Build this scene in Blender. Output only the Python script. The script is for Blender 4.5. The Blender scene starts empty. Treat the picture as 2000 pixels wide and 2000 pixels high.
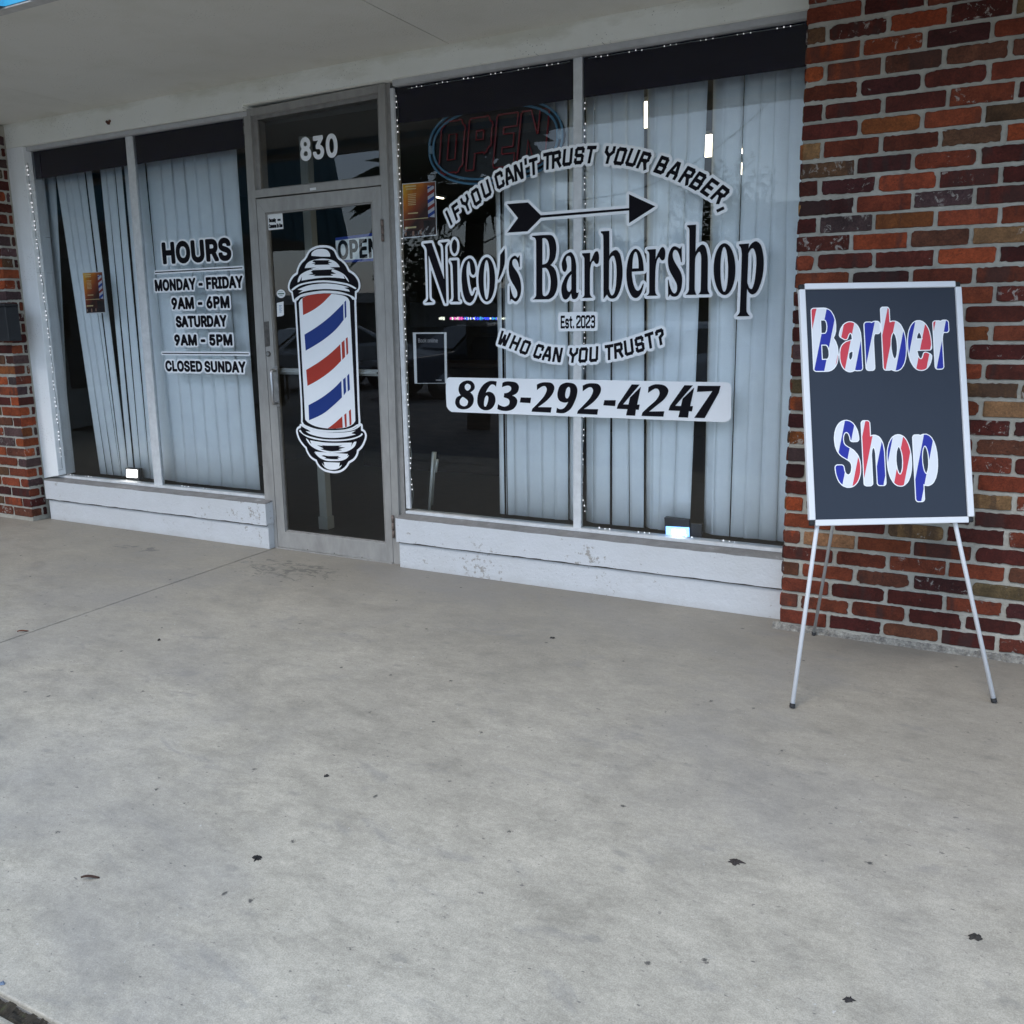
import bpy, bmesh, math, random
import numpy as np
from mathutils import Vector, Matrix, geometry, noise
random.seed(7)
R = math.radians
scene = bpy.context.scene

# ---------------------------------------------------------------- camera (solved from the facade's own lines)
CX, CY, CZ = 2.9768, -4.3118, 1.4591
YAW, PITCH, ROLL, FPX, PU, PV = 0.4883, 0.1914, -0.0172, 1732.67, -30.8, -47.3
_c, _s = math.cos(YAW), math.sin(YAW); _cp, _sp = math.cos(PITCH), math.sin(PITCH)
FW = Vector((-_s*_cp, _c*_cp, -_sp)); _r = Vector((_c, _s, 0)); _u = _r.cross(FW)
RT = math.cos(ROLL)*_r + math.sin(ROLL)*_u; UP = -math.sin(ROLL)*_r + math.cos(ROLL)*_u
CAM = Vector((CX, CY, CZ))
cam = bpy.data.cameras.new('camera'); camo = bpy.data.objects.new('camera', cam)
scene.collection.objects.link(camo)
camo.matrix_world = Matrix(((RT.x, UP.x, -FW.x, CX), (RT.y, UP.y, -FW.y, CY), (RT.z, UP.z, -FW.z, CZ), (0, 0, 0, 1)))
cam.sensor_width = 36; cam.lens = FPX/2000*36
cam.shift_x = -PU/2000; cam.shift_y = PV/2000
cam.clip_start = 0.05; cam.clip_end = 800
scene.camera = camo

# ---------------------------------------------------------------- sky, sun, exposure (overcast day)
SUN_EL, SUN_ROT = 50, 195
world = bpy.data.worlds.new('World'); scene.world = world; world.use_nodes = True
nt = world.node_tree; bg = nt.nodes['Background']
sky = nt.nodes.new('ShaderNodeTexSky'); sky.sky_type = 'NISHITA'; sky.sun_disc = False
sky.sun_elevation = R(SUN_EL); sky.sun_rotation = R(SUN_ROT); sky.air_density = 1.2; sky.dust_density = 1.5; sky.ozone_density = 2.5
hs = nt.nodes.new('ShaderNodeHueSaturation'); hs.inputs['Saturation'].default_value = 1.0
nt.links.new(sky.outputs[0], hs.inputs['Color']); mxs = nt.nodes.new('ShaderNodeMix'); mxs.data_type = 'RGBA'; mxs.inputs[0].default_value = 0.6     # a veil of even cloud over the clear-sky model
mxs.inputs[7].default_value = (2.67, 3.5, 4.7, 1); nt.links.new(hs.outputs[0], mxs.inputs[6]); nt.links.new(mxs.outputs[2], bg.inputs['Color'])
bg.inputs['Strength'].default_value = 0.15
sun = bpy.data.lights.new('sun', 'SUN'); sun.energy = 0.55; sun.angle = R(25); sun.color = (1.0, 0.97, 0.93)
suno = bpy.data.objects.new('sun', sun); scene.collection.objects.link(suno)
_a = R(SUN_ROT)
sd = Vector((math.sin(_a)*math.cos(R(SUN_EL)), math.cos(_a)*math.cos(R(SUN_EL)), math.sin(R(SUN_EL))))
suno.rotation_euler = sd.to_track_quat('Z', 'Y').to_euler()
scene.view_settings.view_transform = 'Standard'; scene.view_settings.look = 'None'
scene.view_settings.gamma = 1; scene.view_settings.exposure = 1.27
try:
    scene.cycles.max_bounces = 8; scene.cycles.diffuse_bounces = 4; scene.cycles.glossy_bounces = 4
    scene.cycles.transparent_max_bounces = 16; scene.cycles.sample_clamp_indirect = 6
except Exception: pass

# ---------------------------------------------------------------- where a photo point meets a real plane
def ray(px, py): return FW + RT*((px-1000-PU)/FPX) - UP*((py-1000-PV)/FPX)
def W(px, py, y=0.0):
    d = ray(px, py); p = CAM + d*((y-CY)/d.y); return (p.x, p.z)
def G(px, py, z=0.0):
    d = ray(px, py); return CAM + d*((z-CZ)/d.z)

# ---------------------------------------------------------------- materials
MATS = {}
def s2l(c): return tuple(((v/255)/12.92 if v/255 <= 0.04045 else ((v/255+0.055)/1.055)**2.4) for v in c)
def mat(name, col=(0.5, 0.5, 0.5), rough=0.6, metal=0.0, spec=0.5, emit=None, estr=0.0, noise_amt=0.0, nscale=8.0, bump=0.0, bscale=60.0, alpha=None, stretch=(1, 1, 1)):
    if name in MATS: return MATS[name]
    m = bpy.data.materials.new(name); m.use_nodes = True; n = m.node_tree; b = n.nodes['Principled BSDF']
    b.inputs['Base Color'].default_value = (*col, 1); b.inputs['Roughness'].default_value = rough
    b.inputs['Metallic'].default_value = metal; b.inputs['Specular IOR Level'].default_value = spec
    if emit: b.inputs['Emission Color'].default_value = (*emit, 1); b.inputs['Emission Strength'].default_value = estr
    tc = n.nodes.new('ShaderNodeTexCoord'); mp = n.nodes.new('ShaderNodeMapping'); mp.inputs['Scale'].default_value = stretch
    n.links.new(tc.outputs['Object'], mp.inputs['Vector'])
    if noise_amt:
        t = n.nodes.new('ShaderNodeTexNoise'); t.inputs['Scale'].default_value = nscale; t.inputs['Detail'].default_value = 6; t.inputs['Roughness'].default_value = 0.65
        n.links.new(mp.outputs[0], t.inputs['Vector'])
        r = n.nodes.new('ShaderNodeValToRGB')
        r.color_ramp.elements[0].position = 0.3; r.color_ramp.elements[1].position = 0.7
        r.color_ramp.elements[0].color = (*[max(0, v*(1-noise_amt)) for v in col], 1)
        r.color_ramp.elements[1].color = (*[min(1, v*(1+noise_amt)) for v in col], 1)
        n.links.new(t.outputs['Fac'], r.inputs[0]); n.links.new(r.outputs[0], b.inputs['Base Color'])
    if bump:
        t = n.nodes.new('ShaderNodeTexNoise'); t.inputs['Scale'].default_value = bscale; t.inputs['Detail'].default_value = 5
        n.links.new(mp.outputs[0], t.inputs['Vector'])
        bp = n.nodes.new('ShaderNodeBump'); bp.inputs['Strength'].default_value = bump; bp.inputs['Distance'].default_value = 0.01
        n.links.new(t.outputs['Fac'], bp.inputs['Height']); n.links.new(bp.outputs[0], b.inputs['Normal'])
    MATS[name] = m; return m

class NB:                                        # small node-building helper
    def __init__(s, name):
        s.m = bpy.data.materials.new(name); s.m.use_nodes = True; s.n = s.m.node_tree; s.b = s.n.nodes['Principled BSDF']
        MATS[name] = s.m
        s.tc = s.n.nodes.new('ShaderNodeTexCoord')
    def link(s, a, b): s.n.links.new(a, b)
    def mapping(s, scale=(1, 1, 1), loc=(0, 0, 0), rot=(0, 0, 0), src=None):
        q = s.n.nodes.new('ShaderNodeMapping'); q.inputs['Scale'].default_value = scale; q.inputs['Location'].default_value = loc; q.inputs['Rotation'].default_value = rot
        s.link(src or s.tc.outputs['Object'], q.inputs['Vector']); return q.outputs[0]
    def noise(s, vec, scale, detail=5, rough=0.6, dist=0.0):
        q = s.n.nodes.new('ShaderNodeTexNoise'); q.inputs['Scale'].default_value = scale; q.inputs['Detail'].default_value = detail
        q.inputs['Roughness'].default_value = rough; q.inputs['Distortion'].default_value = dist; s.link(vec, q.inputs['Vector']); return q.outputs['Fac']
    def voro(s, vec, scale, feat='F1', rnd=1.0, out='Distance', dim='2D'):
        q = s.n.nodes.new('ShaderNodeTexVoronoi'); q.voronoi_dimensions = dim; q.feature = feat; q.inputs['Scale'].default_value = scale; q.inputs['Randomness'].default_value = rnd
        s.link(vec, q.inputs['Vector']); return q.outputs[out]
    def ramp(s, fac, stops, interp='LINEAR'):
        q = s.n.nodes.new('ShaderNodeValToRGB'); q.color_ramp.interpolation = interp; e = q.color_ramp.elements
        while len(e) < len(stops): e.new(0.5)
        for el, (p, c) in zip(e, stops):
            el.position = p; el.color = (*c, 1) if isinstance(c, tuple) else (c, c, c, 1)
        s.link(fac, q.inputs[0]); return q.outputs[0]
    def mix(s, fac, a, b, mode='MIX'):
        q = s.n.nodes.new('ShaderNodeMix'); q.data_type = 'RGBA'; q.blend_type = mode
        for sock, v in ((q.inputs[0], fac), (q.inputs[6], a), (q.inputs[7], b)):
            if isinstance(v, (int, float)): sock.default_value = v if sock.type == 'VALUE' else (v, v, v, 1)
            elif isinstance(v, tuple): sock.default_value = (*v, 1)
            else: s.link(v, sock)
        return q.outputs[2]
    def math(s, op, a, b=0.0, c=0.0):
        q = s.n.nodes.new('ShaderNodeMath'); q.operation = op
        for i, v in enumerate((a, b, c)):
            if isinstance(v, (int, float)): q.inputs[i].default_value = v
            else: s.link(v, q.inputs[i])
        return q.outputs[0]
    def bump(s, h, strength=0.3, dist=0.01):
        q = s.n.nodes.new('ShaderNodeBump'); q.inputs['Strength'].default_value = strength; q.inputs['Distance'].default_value = dist
        s.link(h, q.inputs['Height']); s.link(q.outputs[0], s.b.inputs['Normal'])
    def sep(s, vec):
        q = s.n.nodes.new('ShaderNodeSeparateXYZ'); s.link(vec, q.inputs[0]); return q.outputs
    def color(s, c): s.link(c, s.b.inputs['Base Color'])
    def rough(s, v):
        if isinstance(v, float): s.b.inputs['Roughness'].default_value = v
        else: s.link(v, s.b.inputs['Roughness'])

def concrete():
    k = NB('sidewalk_concrete'); o = k.mapping()
    x, y, z = k.sep(o)
    big = k.noise(o, 0.8, 5, 0.6, 0.5); mid = k.noise(k.mapping((1, 1.5, 1), rot=(0, 0, 0.5)), 5.0, 8, 0.72, 0.3); fine = k.noise(o, 260, 3, 0.75); gr = k.noise(o, 75, 4, 0.7)
    base = k.ramp(big, [(0.28, (0.352, 0.314, 0.249)), (0.5, (0.424, 0.380, 0.303)), (0.74, (0.482, 0.434, 0.350))])
    base = k.mix(0.5, base, k.ramp(mid, [(0.25, 0.22), (0.5, 0.5), (0.75, 0.68)]), 'OVERLAY')
    base = k.mix(0.4, base, k.ramp(k.noise(k.mapping((1, 1.8, 1), (5, 5, 0), (0, 0, -0.4)), 17, 8, 0.75, 0.5), [(0.3, 0.3), (0.7, 0.66)]), 'OVERLAY')
    base = k.mix(0.30, base, k.ramp(gr, [(0.3, 0.28), (0.7, 0.70)]), 'OVERLAY')
    base = k.mix(0.42, base, k.ramp(fine, [(0.25, 0.12), (0.75, 0.88)]), 'OVERLAY')
    # foot-traffic grime with canopy shade painted in, fading out towards the street
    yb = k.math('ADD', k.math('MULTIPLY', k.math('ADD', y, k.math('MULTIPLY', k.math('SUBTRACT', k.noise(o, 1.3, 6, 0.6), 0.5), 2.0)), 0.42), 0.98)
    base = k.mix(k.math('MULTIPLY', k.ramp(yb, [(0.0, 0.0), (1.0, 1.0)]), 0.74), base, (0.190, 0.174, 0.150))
    # wet-looking smears and drag marks
    st = k.ramp(k.noise(k.mapping((1.0, 2.6, 1), rot=(0, 0, 0.35)), 2.3, 9, 0.74, 0.7), [(0.57, 0.0), (0.67, 1.0)])
    base = k.mix(k.math('MULTIPLY', st, 0.42), base, (0.205, 0.195, 0.185))
    big2 = k.ramp(k.noise(k.mapping((1, 1.3, 1), (11, 4, 0), (0, 0, 0.8)), 0.75, 6, 0.62, 0.6), [(0.5, 0.0), (0.68, 1.0)])
    base = k.mix(k.math('MULTIPLY', big2, 0.42), base, (0.235, 0.222, 0.212))
    st2 = k.ramp(k.noise(k.mapping((1.0, 3.0, 1), (4, 2, 0), (0, 0, -0.5)), 6.5, 9, 0.78, 0.9), [(0.60, 0.0), (0.68, 1.0)])
    base = k.mix(k.math('MULTIPLY', st2, 0.3), base, (0.17, 0.165, 0.155))
    # scuffed spill stain in front of the door
    dx = k.math('SUBTRACT', x, -0.50); dy = k.math('SUBTRACT', y, -0.40)
    d2 = k.math('ADD', k.math('MULTIPLY', k.math('MULTIPLY', dx, dx), 2.2), k.math('MULTIPLY', k.math('MULTIPLY', dy, dy), 9.0))
    m1 = k.ramp(k.math('SUBTRACT', k.noise(k.mapping((1, 1.6, 1)), 14, 7, 0.7, 0.6), k.math('MULTIPLY', d2, 0.35)), [(0.46, 0.0), (0.52, 1.0)])
    base = k.mix(k.math('MULTIPLY', m1, 0.72), base, (0.12, 0.115, 0.10))
    dx2 = k.math('SUBTRACT', x, -1.75); dy2 = k.math('SUBTRACT', y, -0.42)
    d3 = k.math('ADD', k.math('MULTIPLY', k.math('MULTIPLY', dx2, dx2), 5.0), k.math('MULTIPLY', k.math('MULTIPLY', dy2, dy2), 60.0))
    m2 = k.ramp(k.math('SUBTRACT', k.noise(o, 8, 6, 0.65, 0.5), k.math('MULTIPLY', d3, 0.5)), [(0.44, 0.0), (0.5, 1.0)])
    base = k.mix(k.math('MULTIPLY', m2, 0.75), base, (0.14, 0.13, 0.12))
    # specks: gum, grit, pits, all of uneven outline
    wob = k.math('MULTIPLY', k.math('SUBTRACT', k.noise(o, 60, 5, 0.7), 0.5), 0.16)
    def specks(scale, lo, hi, keep, amt, colr, loc=(0, 0, 0), sc=(1, 1, 1), rot=0.0):
        v = k.mapping(sc, loc, (0, 0, rot)); m = k.ramp(k.math('ADD', k.voro(v, scale), wob), [(lo, 1.0), (hi, 0.0)])
        kp = k.ramp(k.voro(v, scale, out='Color'), [(keep, 0.0), (keep+.02, 1.0)])
        return k.math('MULTIPLY', k.math('MULTIPLY', m, kp), amt), colr
    def grit(scale, lo, hi, msc, mlo, amt, colr, loc=(0, 0, 0), sc=(1, 1, 1)):
        m = k.ramp(k.noise(k.mapping(sc, loc), scale, 3, 0.55, 0.4), [(lo, 0.0), (hi, 1.0)])
        g = k.ramp(k.noise(k.mapping((1, 1, 1), loc), msc, 4, 0.6), [(mlo, 0.0), (mlo+.12, 1.0)])
        return k.math('MULTIPLY', k.math('MULTIPLY', m, g), amt), colr
    for a in (specks(3.6, 0.010, 0.030, 0.62, 0.85, (0.05, 0.045, 0.042)), specks(7.5, 0.012, 0.035, 0.66, 0.7, (0.07, 0.065, 0.06), (3.3, 1.2, 0), (1, 2.1, 1), 0.4), specks(2.3, 0.03, 0.07, 0.55, 0.35, (0.19, 0.18, 0.16), (7, 2, 0), (1, 1.8, 1), 0.7),
              grit(34, 0.68, 0.72, 1.9, 0.44, 0.7, (0.10, 0.09, 0.085), (1, 5, 0), (1, 1.9, 1)), grit(75, 0.69, 0.73, 2.6, 0.40, 0.6, (0.12, 0.11, 0.10), (4, 1, 0)), grit(16, 0.70, 0.74, 1.2, 0.42, 0.5, (0.15, 0.14, 0.13), (9, 3, 0), (1, 2.2, 1)), grit(60, 0.70, 0.74, 2.0, 0.45, 0.5, (0.66, 0.64, 0.60), (2, 8, 0))):
        base = k.mix(a[0], base, a[1])
    k.color(base); k.rough(k.ramp(mid, [(0.3, 0.5), (0.7, 0.75)])); k.b.inputs['Specular IOR Level'].default_value = 0.3
    k.bump(k.math('ADD', k.math('MULTIPLY', fine, 0.5), k.math('MULTIPLY', mid, 1.0)), 0.22, 0.003)
    return k.m

def stucco(name, col, dirt=0.25, bs=0.35, scale=90, flat=False, stain=None):
    k = NB(name); o = k.mapping()
    n1 = k.noise(o, 3.0, 6, 0.6); n2 = k.noise(o, scale, 4, 0.7)
    c = k.mix(k.math('MULTIPLY', k.ramp(n1, [(0.45, 0.0), (0.75, 1.0)]), dirt), col, tuple(v*0.72 for v in col[:2])+(col[2]*0.62,))
    sp = k.ramp(k.voro(o if flat else k.mapping(rot=(math.pi/2, 0, 0)), 38), [(0.07, 1.0), (0.10, 0.0)]); sm = k.ramp(k.noise(o, 5.5, 4), [(0.54, 0.0), (0.62, 1.0)])
    c = k.mix(k.math('MULTIPLY', k.math('MULTIPLY', sp, sm), 0.6), c, (0.16, 0.14, 0.12))
    x, y, z = k.sep(o)
    if stain == 'z':                               # tide marks where damp has crept in along the top edge
        e = k.math('ADD', k.math('SUBTRACT', z, 2.775), k.math('MULTIPLY', k.math('SUBTRACT', k.noise(k.mapping((1, 1, 3)), 2.2, 6, 0.65), 0.55), 0.28))
        c = k.mix(k.math('MULTIPLY', k.ramp(e, [(0.0, 0.0), (0.05, 1.0)]), 0.35), c, (0.46, 0.42, 0.28))
    if stain == 'y':
        e = k.math('ADD', k.math('ADD', y, 0.16), k.math('MULTIPLY', k.math('SUBTRACT', k.noise(k.mapping((1, 1, 1)), 1.7, 7, 0.65), 0.55), 0.9))
        c = k.mix(k.math('MULTIPLY', k.ramp(e, [(0.0, 0.0), (0.16, 1.0)]), 0.22), c, (0.40, 0.36, 0.24))
    k.color(c); k.rough(0.75); k.bump(k.math('ADD', n2, k.math('MULTIPLY', n1, 1.5)), bs, 0.006); return k.m

def low_wall_mat():
    k = NB('painted_block'); o = k.mapping(); x, y, z = k.sep(o)
    n1 = k.noise(o, 4, 6, 0.65); n2 = k.noise(o, 70, 4, 0.7)
    c = k.mix(k.ramp(n1, [(0.4, 0.0), (0.8, 0.35)]), (0.60, 0.61, 0.62), (0.49, 0.485, 0.46))
    chip = k.ramp(k.math('ADD', k.noise(o, 26, 7, 0.75), k.math('MULTIPLY', k.noise(o, 2.5, 3), 0.5)), [(0.885, 0.0), (0.915, 1.0)])
    c = k.mix(k.math('MULTIPLY', chip, 0.75), c, (0.27, 0.24, 0.2))
    pk = k.ramp(k.math('ADD', k.voro(k.mapping(rot=(math.pi/2, 0, 0)), 30), k.math('MULTIPLY', k.math('SUBTRACT', k.noise(o, 90, 4, .7), .5), .14)), [(0.02, 1.0), (0.06, 0.0)]); pm = k.ramp(k.noise(o, 3.2, 4, .6), [(0.47, 0.0), (0.6, 1.0)])
    c = k.mix(k.math('MULTIPLY', k.math('MULTIPLY', pk, pm), 0.7), c, (0.2, 0.18, 0.16))
    low = k.ramp(k.math('ADD', z, k.math('MULTIPLY', k.noise(o, 9, 6, 0.7), 0.09)), [(0.045, 1.0), (0.085, 0.0)])
    c = k.mix(k.math('MULTIPLY', low, 0.25), c, (0.36, 0.34, 0.31))
    k.color(c); k.rough(0.7); k.bump(k.math('ADD', n2, k.math('MULTIPLY', k.noise(o, 18, 5), 2.0)), 0.45, 0.006); return k.m

def ledge_mat():
    k = NB('dusty_ledge'); o = k.mapping()
    n = k.noise(o, 12, 7, 0.7, 0.4)
    k.color(k.ramp(n, [(0.3, (0.17, 0.16, 0.15)), (0.62, (0.25, 0.24, 0.23)), (0.8, (0.5, 0.49, 0.48))])); k.rough(0.85)
    k.bump(k.noise(o, 60, 4), 0.3, 0.004); return k.m

def brick_mat():
    k = NB('old_brick'); o = k.mapping()
    at = k.n.nodes.new('ShaderNodeAttribute'); at.attribute_name = 'brick_tint'
    ar = k.n.nodes.new('ShaderNodeAttribute'); ar.attribute_name = 'brick_wear'
    n1 = k.noise(o, 22, 7, 0.7, 0.5); n2 = k.noise(o, 140, 4, 0.75)
    c = k.mix(k.ramp(n1, [(0.32, 0.0), (0.72, 1.0)]), k.mix(1.0, at.outputs['Color'], 0.62, 'MULTIPLY'), k.mix(1.0, at.outputs['Color'], (1.22, 1.2, 1.18), 'MULTIPLY'))
    c = k.mix(0.8, c, k.ramp(n2, [(0.25, 0.2), (0.75, 0.8)]), 'OVERLAY')
    c = k.mix(0.6, c, k.ramp(k.noise(k.mapping((1, 1, 1), (3, 3, 3)), 9, 5, 0.6), [(0.3, 0.3), (0.7, 0.7)]), 'OVERLAY')
    wr, wg, wb = k.sep(ar.outputs['Vector'])
    # mortar smears and paint flecks left on some bricks
    fl = k.ramp(k.math('ADD', k.noise(o, 30, 6, 0.7, 0.8), k.math('MULTIPLY', wr, 0.16)), [(0.70, 0.0), (0.75, 1.0)])
    c = k.mix(k.math('MULTIPLY', fl, 0.7), c, (0.40, 0.37, 0.33))
    # burnt ends and cores
    bu = k.ramp(k.math('ADD', k.noise(k.mapping((6, 1, 1.5)), 3.0, 3, 0.5), k.math('MULTIPLY', wg, 0.3)), [(0.68, 0.0), (0.78, 1.0)])
    c = k.mix(k.math('MULTIPLY', bu, 0.55), c, (0.035, 0.022, 0.02))
    # pits
    p = k.ramp(k.voro(k.mapping(rot=(math.pi/2, 0, 0)), 90), [(0.10, 1.0), (0.18, 0.0)]); pm = k.ramp(k.noise(o, 11, 3), [(0.55, 0.0), (0.66, 1.0)])
    c = k.mix(k.math('MULTIPLY', k.math('MULTIPLY', p, pm), 0.75), c, (0.03, 0.02, 0.018))
    k.color(c); k.rough(0.82); k.b.inputs['Specular IOR Level'].default_value = 0.3
    k.bump(k.math('ADD', n2, k.math('MULTIPLY', n1, 2.5)), 0.5, 0.004); return k.m

def mortar_mat():
    k = NB('mortar'); o = k.mapping()
    c = k.ramp(k.noise(o, 9, 7, 0.7), [(0.3, (0.30, 0.28, 0.235)), (0.55, (0.43, 0.405, 0.345)), (0.8, (0.54, 0.51, 0.445))])
    k.color(c); k.rough(0.9); k.bump(k.noise(o, 80, 5, 0.75), 0.8, 0.006); return k.m

def glass_mat(name, tint=(0.80, 0.84, 0.84), boost=1.0):
    m = bpy.data.materials.new(name); m.use_nodes = True; n = m.node_tree; n.nodes.clear()
    out = n.nodes.new('ShaderNodeOutputMaterial'); tr = n.nodes.new('ShaderNodeBsdfTransparent'); gl = n.nodes.new('ShaderNodeBsdfGlossy')
    tr.inputs[0].default_value = (*tint, 1); gl.inputs['Roughness'].default_value = 0.0; gl.inputs[0].default_value = (0.95, 0.97, 1, 1)
    fr = n.nodes.new('ShaderNodeFresnel'); fr.inputs['IOR'].default_value = 1.5
    # faint streaks and waviness of old plate glass
    tc = n.nodes.new('ShaderNodeTexCoord'); no = n.nodes.new('ShaderNodeTexNoise'); no.inputs['Scale'].default_value = 1.3
    bp = n.nodes.new('ShaderNodeBump'); bp.inputs['Strength'].default_value = 0.05; bp.inputs['Distance'].default_value = 0.02
    n.links.new(tc.outputs['Object'], no.inputs['Vector']); n.links.new(no.outputs['Fac'], bp.inputs['Height']); n.links.new(bp.outputs[0], gl.inputs['Normal'])
    ml = n.nodes.new('ShaderNodeMath'); ml.operation = 'MULTIPLY'; ml.inputs[1].default_value = boost; ml.use_clamp = True
    n.links.new(fr.outputs[0], ml.inputs[0])
    mx = n.nodes.new('ShaderNodeMixShader'); n.links.new(ml.outputs[0], mx.inputs[0]); n.links.new(tr.outputs[0], mx.inputs[1]); n.links.new(gl.outputs[0], mx.inputs[2])
    n.links.new(mx.outputs[0], out.inputs[0]); MATS[name] = m; return m

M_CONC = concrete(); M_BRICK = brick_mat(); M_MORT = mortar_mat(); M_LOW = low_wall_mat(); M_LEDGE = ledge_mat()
M_SOFF = stucco('soffit_paint', (0.70, 0.67, 0.60), 0.3, 0.5, 120, True, 'y')
M_HEAD = stucco('header_paint', (0.93, 0.92, 0.84), 0.22, 0.45, 110, False, 'z')
M_JAMB = stucco('jamb_paint', (0.90, 0.91, 0.90), 0.15, 0.5, 60)
M_ALU = mat('dull_aluminium', (0.36, 0.345, 0.32), 0.5, 0.25, noise_amt=0.16, nscale=14, bump=0.12, bscale=160, stretch=(1, 1, 0.35))
M_ALUD = mat('shadowed_channel', (0.30, 0.285, 0.265), 0.55, 0.25, noise_amt=0.15, nscale=20)
M_FRAMEW = mat('old_white_frame', (0.64, 0.645, 0.64), 0.6, 0, noise_amt=0.12, nscale=18, bump=0.2, bscale=90)
M_STEEL = mat('worn_steel', (0.42, 0.41, 0.40), 0.35, 0.9, noise_amt=0.2, nscale=25)
M_BRONZE = mat('dark_lock_metal', (0.13, 0.12, 0.11), 0.45, 0.6, noise_amt=0.3, nscale=40)
M_BLK = mat('black_plastic', (0.02, 0.02, 0.022), 0.4)
M_GLASS = glass_mat('window_glass', (0.97, 0.985, 0.99), 1.0)
M_VW = mat('vinyl_white', (0.90, 0.91, 0.92), 0.45, noise_amt=0.03, nscale=3)
M_VB = mat('vinyl_black', (0.010, 0.009, 0.012), 0.6, spec=.06)
M_VR = mat('vinyl_red', s2l((172, 50, 34)), 0.42)
M_VBL = mat('vinyl_blue', s2l((14, 50, 125)), 0.42)
M_VG = mat('vinyl_grey_blue', (0.66, 0.69, 0.74), 0.45)
M_TEAL = mat('turquoise_metal', s2l((45, 160, 200)), 0.45, 0.0, noise_amt=0.08, nscale=3)
M_TEAL2 = mat('dark_turquoise', s2l((24, 82, 92)), 0.6, noise_amt=0.08, nscale=3)  # same turquoise, darkened in colour to dim its mirror image in the glass
M_RUBBER = mat('black_rubber', (0.015, 0.015, 0.016), 0.7)

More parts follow.
